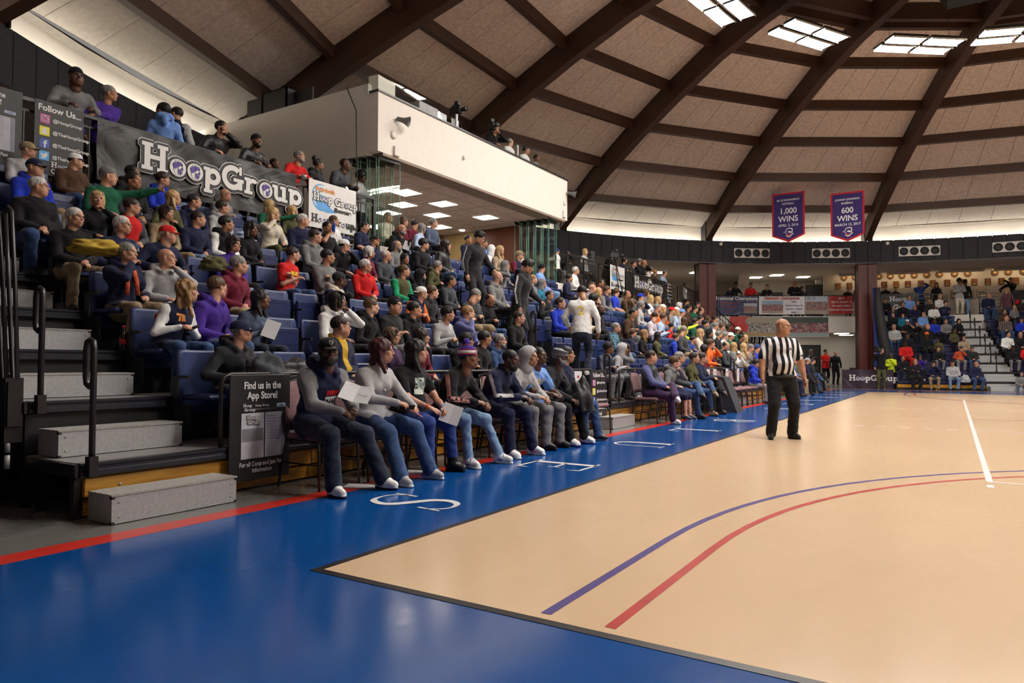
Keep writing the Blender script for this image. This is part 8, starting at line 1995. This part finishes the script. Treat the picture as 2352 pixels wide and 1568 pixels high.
h_ = held(o, J, -1, booklet(.10, .2, .1), 'booklet', 'folded white programme held by the woman in boots', 'booklet', (0, .12, -.06), (.5, .3, 0)); face_up(h_, (o.matrix_basis @ Vector([q for q in J['hands'] if q[0] == -1][0][1])) + Vector((.10, .0, -.06)), .2)
for hnd, nm, c_ in ((-1, 'blue', 'sky'), (1, 'orange', 'orange')):
    s, wr, R, k = [h for h in J['hands'] if h[0] == hnd][0]; ob('wristband', MB().lathe([(.033, -.008), (.034, .008)], 14).xf(Matrix.Translation(Vector(wr)) @ Matrix([list(r) for r in R]).to_4x4() @ Matrix.Translation((0, -.02, 0)) @ Matrix.Rotation(PI/2, 4, 'X')).mesh('wristband', [cloth(c_)]), o)
def c4x(o, me, J):
    M = hm(J); p = ob('pompom', crumple(.042, 3, 5, (1, 1, 1)), o); p.data.materials.append(cloth('purple')); p.matrix_local = M @ Matrix.Translation((0, -.03, .175))
    b = ob('hat_band', MB().lathe([(.0935, -.022), (.0945, .022)], 24).xf(Matrix.Translation((0, -.018, .070)) @ Matrix.Diagonal((1, 1.16, 1, 1))).mesh('hat_band', [cloth('white', 'knit')]), o); b.matrix_local = M
    for z in (.048, .092): q = ob('hat_stripe', MB().lathe([(.0945, -.005), (.0950, .005)], 24).xf(Matrix.Translation((0, -.018, z)) @ Matrix.Diagonal((1, 1.16, 1, 1))).mesh('hat_stripe', [cloth('red')]), o); q.matrix_local = M
    t = text_mesh('NEW', .038, .0005, P_PURP, .002)
    for v in t.vertices:
        a = -v.co.x/.1; xx, zz = v.co.x, v.co.y; v.co = Vector((.0975*math.sin(-a), -.018+.114*math.cos(a), .070+zz))
    for v in t.vertices: v.co.x, v.co.y = v.co.x*math.cos(.5)-(v.co.y+.018)*math.sin(.5)*-1, v.co.y
    tt = ob('lettering', t, o); tt.matrix_local = M @ Matrix.Diagonal((-1, 1, 1, 1)) if False else M
o, me, J = hero('youth in violet bobble hat, black jacket with pink sleeve stripe and ripped pale jeans', dict(CS, lean=24, hunch=.05, hy=22, ty=6, hands=((-.06, .54, .18), (.08, .50, .20), 'curl', 'curl'), feet=((-.27, .58, .085), (.20, .50, .085)), tight=True, shoe=1.15, w=1.0, bulk=1.05),
    dict(top='black', slv='black', bot='ldenim', skin=3, hair='a', hc='k', hat=('B', 'purple'), sho='white', sol='white', inn='black'), -1.97, 3.57, extras=c4x, lace=('purple', 'purple'))
c4o, c4J, c4me = o, J, me
# pink sleeve stripe with letters along the right sleeve of that youth
def sleeve_band(o, me, J, s, mat, w=.05, txt=None, tm=None):
    tree = bvh_of(me); sh = Vector(J['sh'][s]); h = [q for q in J['hands'] if q[0] == s][0]; wr = Vector(h[1]); rt = Vector(J['rt'])*s
    # walk shoulder -> wrist through the elbow found on the surface
    el = Vector(ik(J['sh'][s], np.array(h[1]), .275, .250, (s*.9, -.5, -.75))[0]); mb = MB(); pts = []
    path = [sh + (el-sh)*t for t in np.linspace(-.05, .95, 10)] + [el + (wr-el)*t for t in np.linspace(.02, .88, 9)]
    out = (rt + Vector((0, -.15, .35))).normalized(); vs = []
    for i, p in enumerate(path):
        d = (path[min(i+1, len(path)-1)]-path[max(i-1, 0)]).normalized(); side = d.cross(out).normalized()
        for k in (-1, 0, 1):
            q = p + side*w*.5*k + out*.3; hh = tree.ray_cast(q, -out); vs.append((hh[0] if hh[0] is not None else p+out*.06) + out*.004)
    n = len(path); mb.add(vs, [(3*i+k, 3*i+k+1, 3*i+4+k, 3*i+3+k) for i in range(n-1) for k in (0, 1)], 0, True); ob('sleeve_stripe', mb.mesh('sleeve_stripe', [mat]), o)
    if txt:
        for i, ch in enumerate(txt):
            t = .50+.47*i/len(txt)*1.0; t2 = t*(n-1); a = int(t2); c = Vector(vs[3*a+1]); d = (path[min(a+1, n-1)]-path[max(a-1, 0)]).normalized(); side = d.cross(out).normalized(); m = text_mesh(ch, w*.95, .0005, tm, .003)
            M = Matrix((-side*1.0, -d*-1.0*-1, out)).transposed() if False else Matrix((side, d*-1, side.cross(d*-1))).transposed(); 
            for v in m.vertices: q = c + d*v.co.x*1.0 + (-side if s > 0 else side)*v.co.y + out*.004; v.co = q
            ob('lettering', m, o)
sleeve_band(o, me, J, 1, cloth('pink'), .055, 'PLAY', P_BLACK)
held(o, J, 1, phone_me, 'phone', 'phone held by the youth in the violet bobble hat', 'phone', (-.02, .10, -.035), (.2, 0, .3))
s_, wr_, R_, k_ = [h for h in J['hands'] if h[0] == 1][0]; ob('wristband', MB().lathe([(.034, -.010), (.035, .010)], 14).xf(Matrix.Translation(Vector(wr_)) @ Matrix([list(r) for r in R_]).to_4x4() @ Matrix.Translation((0, -.025, 0)) @ Matrix.Rotation(PI/2, 4, 'X')).mesh('wristband', [cloth('sky')]), o)
o, me, J = hero('bearded man in navy tracksuit with white side stripes looking at his phone', dict(CS, lean=26, hunch=.05, hy=12, hp=12, hands=((-.05, .56, .20), (.08, .52, .22), 'curl', 'curl'), feet=((-.22, .52, .085), (.20, .46, .085)), w=1.06, shoe=1.15, collar=True),
    dict(top='navy', bot='navy', skin=4, hair='a', hc='k', beard=1, sho='white', sol='white', shin='navy'), -1.97, 4.44, lace=('red', 'red'))
sleeve_band(o, me, J, 1, P_WHITE, .045); held(o, J, 1, phone_me, 'phone', 'phone held by the man in the navy tracksuit', 'phone', (-.02, .10, -.035), (.2, 0, .3))
s_, wr_, R_, k_ = [h for h in J['hands'] if h[0] == 1][0]; ob('watch', MB().rbox(-.018, .018, -.05, -.02, .018, .032, .004).xf(Matrix.Translation(Vector(wr_)) @ Matrix([list(r) for r in R_]).to_4x4()).mesh('watch', [plain('gold_metal', (.55, .35, .08), rough=.3, metal=.8)]), o)
o, me, J = hero('youth with grey hood up between the navy tracksuit and the blue t-shirt', dict(CS, lean=20, hunch=.05, hy=10, hands=((-.05, .50, .18), (.08, .46, .20), 'curl', 'curl'), feet=((-.14, .44, .085), (.14, .42, .085)), w=.96), dict(top='lgrey', bot='grey', skin=2, hair='s', hc='k', hat=('H', 'lgrey'), sho='black'), -1.97, 4.97)
def c7x(o, me, J): decal(o, me, J, text_mesh('UCLA', .085, 0, P_WHITE, .004), 0, -.17, mat=plain('gold_print', (.65, .48, .12)), name='lettering'); decal(o, me, J, text_mesh('1', .09, 0, P_WHITE, .004), 0, -.28, mat=plain('gold_print', (.65, .48, .12)), name='lettering')
o, me, J = hero('youth in bright blue t-shirt with gold letters next to the flat cap man', dict(CS, lean=16, hunch=.04, ty=-14, hy=10, hands=((-.05, .48, .20), (.12, .46, .22), 'curl', 'curl'), feet=((-.12, .44, .085), (.16, .40, .085)), short=True, w=.95), dict(top='sky', short=True, bot='grey', skin=4, hair='a', hc='k', sho='black', sol='black'), -1.97, 5.36, extras=c7x)
held(o, J, 1, phone_me, 'phone', 'phone held by the youth in the bright blue t-shirt', 'phone', (-.02, .10, -.035), (.2, 0, .3))
o, me, J = hero('older man in grey flat cap, dark turtleneck and black trousers on the courtside chairs', dict(CS, lean=18, hunch=.04, hy=10, hands=((-.04, .48, .14), (.10, .46, .14), 'curl', 'curl'), feet=((-.22, .52, .085), (.16, .50, .085)), w=1.02, shoe=1.15), dict(top='charcoal', kind='knit', bot='black', skin=4, hair='f', hc='g', hat=('F', 'grey'), gl=1, sho='white', sol='purple', beard=1, bc='g'), -1.97, 5.84)
o, me, J = hero('person in navy jacket and blue jeans half hidden behind the flat cap man', dict(CS, lean=4, hy=30, hands='lap', feet=((-.16, .52, .085), (.14, .46, .085))), dict(top='navy', bot='denim', skin=2, hair='s', hc='k', sho='black', sol='white'), -1.97, 6.34)
# second group
LEGX = dict(feet=((.30, .62, .50), (.12, .50, .085)), fdir=((.75, .62, -.1), (.1, 1, 0)), kpole={-1: (-.7, .6, .8), 1: (.1, .5, 1)}, fdn={-1: (-.3, .1, -1)})
hero('heavy man in black padded vest, violet sleeves and maroon trousers with legs crossed', dict(CS, lean=-2, w=1.16, belly=1, head='h', hy=30, hands=((-.10, .30, .20), (.10, .34, .20), 'curl', 'curl'), bulk=1.05, **LEGX), dict(top='black', kind='puffer', slv='lav', bot='plum', skin=1, hair='s', hc='d', sho='white', sol='white'), -1.98, 9.88)
hero('boy in grey hoodie and shorts with a hand on his cheek on the courtside chairs', dict(CS, lean=12, head='c', w=.88, hs=1.02, hy=20, hands=((-.06, .28, .56), (.10, .30, .22), 'curl', 'curl'), shinbare=True, feet=((-.10, .48, .085), (.12, .46, .085)), hood=True), dict(top='grey', bot='navy', skin=0, hair='q', hc='n', sho='navy', sol='white', shin='skin'), -1.97, 10.78, sc=.93)
hero('grey-haired man in blue jeans with crossed legs behind the cheek-holding boy', dict(CS, lean=2, hy=30, hands='lap', **LEGX), dict(top='slate', bot='denim', skin=1, hair='s', hc='g', sho='black', sol='black'), -1.98, 11.38)
hero('short-haired woman in dark olive sweater and suede boots', dict(CS, fem=True, lean=4, hy=5, hands='lap', tight=True, boot=True, w=.95, **LEGX), dict(top='olive', bot='denim', skin=1, hair='s', hc='d', sho='khaki', sol='brown', shin='olive'), -1.98, 12.28)
hero('person in navy jacket and black trousers with crossed legs by the grey table side', dict(CS, lean=2, hy=20, hands='phone', **LEGX), dict(top='navy', bot='black', skin=1, hair='s', hc='d', sho='brown', sol='brown'), -1.98, 12.92)
hero('boy with glasses in royal blue hoodie on a chair left of the referee', dict(CS, lean=8, head='c', w=.88, hy=20, hands='lap', hood=True, res=.018, hres=.009, handres=.010), dict(top='royal', bot='grey', skin=1, hair='q', hc='k', gl=1, sho='black'), -1.97, 17.75, sc=.92)
FARC = [('bald', 'b', 'd', 'steel', 'navy', 22.9, 'bald man in blue shirt seated just right of the referee', {}), ('m', 'f', 'w', 'lav', 'khaki', 23.7, 'balding man in violet shirt seated right of the bald man', {}), ('m', 's', 'k', 'olive', 'black', 24.5, 'man in olive knit hat on the far chairs', dict(hat=('B', 'olive'))), ('m', 's', 'w', 'kelly', 'black', 25.3, 'white-haired man in dark jacket over green on the far chairs', dict(gl=1, top='navy', inn='kelly')),
        ('m', 's', 'g', 'navy', 'denim', 26.5, 'man in grey cap and navy hoodie with white letters on the far chairs', dict(hat=('K', 'lgrey'))), ('m', 's', 'd', 'charcoal', 'black', 27.7, 'man in charcoal at the end of the far chairs', {})]
for i, (a, st, hc, tp, bt, y, lb, ex) in enumerate(FARC):
    d = dict(top=tp, bot=bt, skin=1, hair=st, hc=hc, sho='brown' if i % 2 else 'black'); d.update(ex)
    hero(lb, dict(CS, lean=0, hy=20, hands='lap', res=.026, hres=.012, handres=.014, **(LEGX if i > 1 else {})), d, -1.98, y)
# ---- referee
o, me, J = hero('referee in black and white striped shirt and black trousers standing on the court', dict(sit=False, w=1.10, belly=.9, head='h', hy=48, lean=-1, short=True, collar=False, hands=((-.31, .10, .80), (.31, .12, .80), 'relax', 'relax'), feet=((-.16, -.03, .085), (.17, .05, .085)), fdir=((-.45, 1, 0), (.30, 1, 0)), hem=.03, leg=1.14, wr=.0035, palml=(.6, .2, -.1), palmr=(-.6, .2, -.1), hdir=(0, .35, -1)),
    dict(top='white', kind='referee', slv='white', skind='referee', short=True, bot='black', skin=2, hair='b', hc='k', sho='black', sol='black'), .70, 8.22, 0, -150, 1.03)
Mh = hm(J); w_ = ob('whistle', MB().lathe([(.008, -.02), (.009, .02)], 8).xf(Matrix.Rotation(PI/2, 4, 'X')).mesh('whistle', [BLKP]), o); w_.matrix_local = Mh @ Matrix.Translation((0, .118, -.058))
ob('collar', MB().lathe([(.070, -.018), (.064, .016), (.058, .018)], 20).xf(Matrix.Translation(Vector(J['nk'])+Vector((0, .004, .010))) @ Matrix.Rotation(-.12, 4, 'X')).mesh('collar', [cloth('black')]), o)
ob('belt', MB().lathe([(.166, -.022), (.166, .022)], 28).xf(Matrix.Translation(Vector(J['pel'])+Vector((0, .018, -.03))) @ Matrix.Diagonal((1.10, .94, 1, 1))).mesh('belt', [cloth('black', 'leather')]), o)
decal(o, me, J, flatmesh(rectp(.075, .020)), -.085, -.17, mat=plain('badge_slate', (.10, .11, .13)), name='badge')
for s in (-1, 1):
    el = Vector(ik(J['sh'][s], np.array([h for h in J['hands'] if h[0] == s][0][1]), .275, .250, (s*.9, -.5, -.75))[0]); sh_ = Vector(J['sh'][s]); c = sh_ + (el-sh_)*.74; d_ = (el-sh_).normalized()
    ob('cuff', MB().lathe([(.072, -.012), (.072, .012)], 18).xf(Matrix.Translation(c) @ d_.to_track_quat('Z', 'Y').to_matrix().to_4x4()).mesh('cuff', [cloth('black')]), o)
# ---- touches on the named spectators nearby
def P_(desc): return PEOPLE.get(desc)
def stick(desc, f):
    if P_(desc): f(*P_(desc))
def red_tee(o, J): decal(o, o.data, J, text_mesh('MUST', .075, 0, P_WHITE, .006), 0, -.16, mat=plain('yellow_print', (.75, .55, .03)), name='lettering')
stick('man in red t-shirt with yellow letters, arms crossed', red_tee)
def scarf(o, J):
    nk = Vector(J['nk']); up = Vector(J['up']); fw = Vector(J['fw']); rt = Vector(J['rt']); mb = MB()
    for s in (-1, 1): mb.tube([nk-fw*.05+rt*s*.07+up*.02, nk+fw*.07+rt*s*.07-up*.02, nk+fw*.15+rt*s*.055-up*.16, nk+fw*.17+rt*s*.07-up*.34], [.026, .028, .030, .030], 8, flat=.5)
    ob('scarf', mb.mesh('scarf', [plain('orange_plaid', (.42, .055, .012), rough=.9, noise_amt=.7, nscale=26)]), o)
stick('grey-haired man with orange plaid scarf, hand on chin', scarf)
def varsity(o, J):
    decal(o, o.data, J, text_mesh('TR', .085, 0, P_ORG, .008), .05, -.125, mat=P_ORG, name='lettering')
    sh_ = Vector(J['sh'][1]); ob('sleeve_patch', MB().lathe([(.045, 0), (.045, .004)], 18).xf(Matrix.Translation(sh_+Vector(J['rt'])*.064-Vector(J['up'])*.10) @ Vector(J['rt']).to_track_quat('Z', 'Y').to_matrix().to_4x4()).mesh('sleeve_patch', [plain('orange_patch', (.62, .08, .02))]), o)
stick('girl with very long curly blonde hair in a varsity jacket', varsity)
def track(o, J): sleeve_band(o, o.data, J, 1, P_WHITE, .035); sleeve_band(o, o.data, J, -1, P_WHITE, .035)
stick('tall youth with glasses in charcoal tracksuit standing in the aisle', track); stick('youth in charcoal tracksuit looking down while standing in the aisle', track)
def jersey(o, J):
    decal(o, o.data, J, text_mesh('2', .22, 0, P_ORG, .012), 0, -.24, fw=tuple(-Vector(J['fw'])), mat=plain('gold_print', (.65, .48, .12)), name='number') 
stick('person in white and gold football jersey bending over the seats', jersey)
def gr_scarf(o, J):
    nk = Vector(J['nk']); fw = Vector(J['fw']); mb = MB().tube([nk+Vector((.075*math.cos(t), .075*math.sin(t)+.01, -.0+.01*math.sin(3*t))) for t in [2*PI*i/14 for i in range(14)]], .032, 8, closed=True); ob('scarf', mb.mesh('scarf', [cloth('slate', 'knit')]), o)
stick('woman in maroon top with a grey scarf', gr_scarf)
# ---- things in spectators' hands
paper_me = MB().box(-.075, .075, -.10, .10, 0, .003).mesh('sheet', [PAPER]); vb_ = MB().lathe([(.030, 0), (.032, .12), (.014, .19), (.014, .21)], 12).mesh('bottle', [plain('blue_drink', (.01, .06, .45), rough=.1)]); foil = crumple(.05, 2, 3, (1, 1.3, 1)); foil.materials.append(plain('foil_wrap', (.6, .6, .6), rough=.3, metal=.7))
HOLD = {'woman with long black hair in denim jacket reading a paper': (paper_me, 'sheet', 'white programme sheet read by the woman in denim jacket', 'paper', 1), 'bald man in black turtleneck reading a sheet': (paper_me, 'sheet', 'white sheet read by the bald man in black turtleneck', 'paper', 1),
    'young man in black t-shirt drinking from a blue bottle': (vb_, 'bottle', 'blue drink bottle lifted by the young man in black t-shirt', 'bottle', 1), 'man in red jacket eating beside the large black banner': (foil, 'foil_wrap', 'foil-wrapped food in the hand of the man in red jacket', 'food', 1)}
for desc, (o, J) in list(PEOPLE.items()):
    if o is None: continue
    if desc in HOLD:
        me, nm, lb, ct, hd = HOLD[desc]; h = held(o, J, hd, me, nm, lb, ct, (0, .10, -.02), (-.6 if me is vb_ else .3, 0, 0))
        if me is paper_me: face_up(h, o.matrix_basis @ (Vector([q for q in J['hands'] if q[0] == 1][0][1]) + Vector((0, .12, .03))), .3)
    elif ('phone' in desc) or desc.startswith(('girl with very long', 'curly-haired young man', 'boy with glasses in navy puffer')): held(o, J, 1, phone_me, 'phone', 'phone held by the ' + ' '.join(desc.split()[:11]), 'phone', (-.02, .10, -.035), (.2, 0, .3))
# the far side of the hall follows the ring: turn it about the foot of its stair aisle
FT_ = Matrix.Translation((4.12, 33.0, 0)) @ Matrix.Rotation(math.radians(13), 4, 'Z') @ Matrix.Translation((-4.12, -33.0, 0))
for o in FARG:
    if o.parent is None: o.matrix_basis = FT_ @ o.matrix_basis
bpy.context.view_layer.update()
print('script seconds', round(time.time()-T_START, 1), 'objects', len(bpy.data.objects))
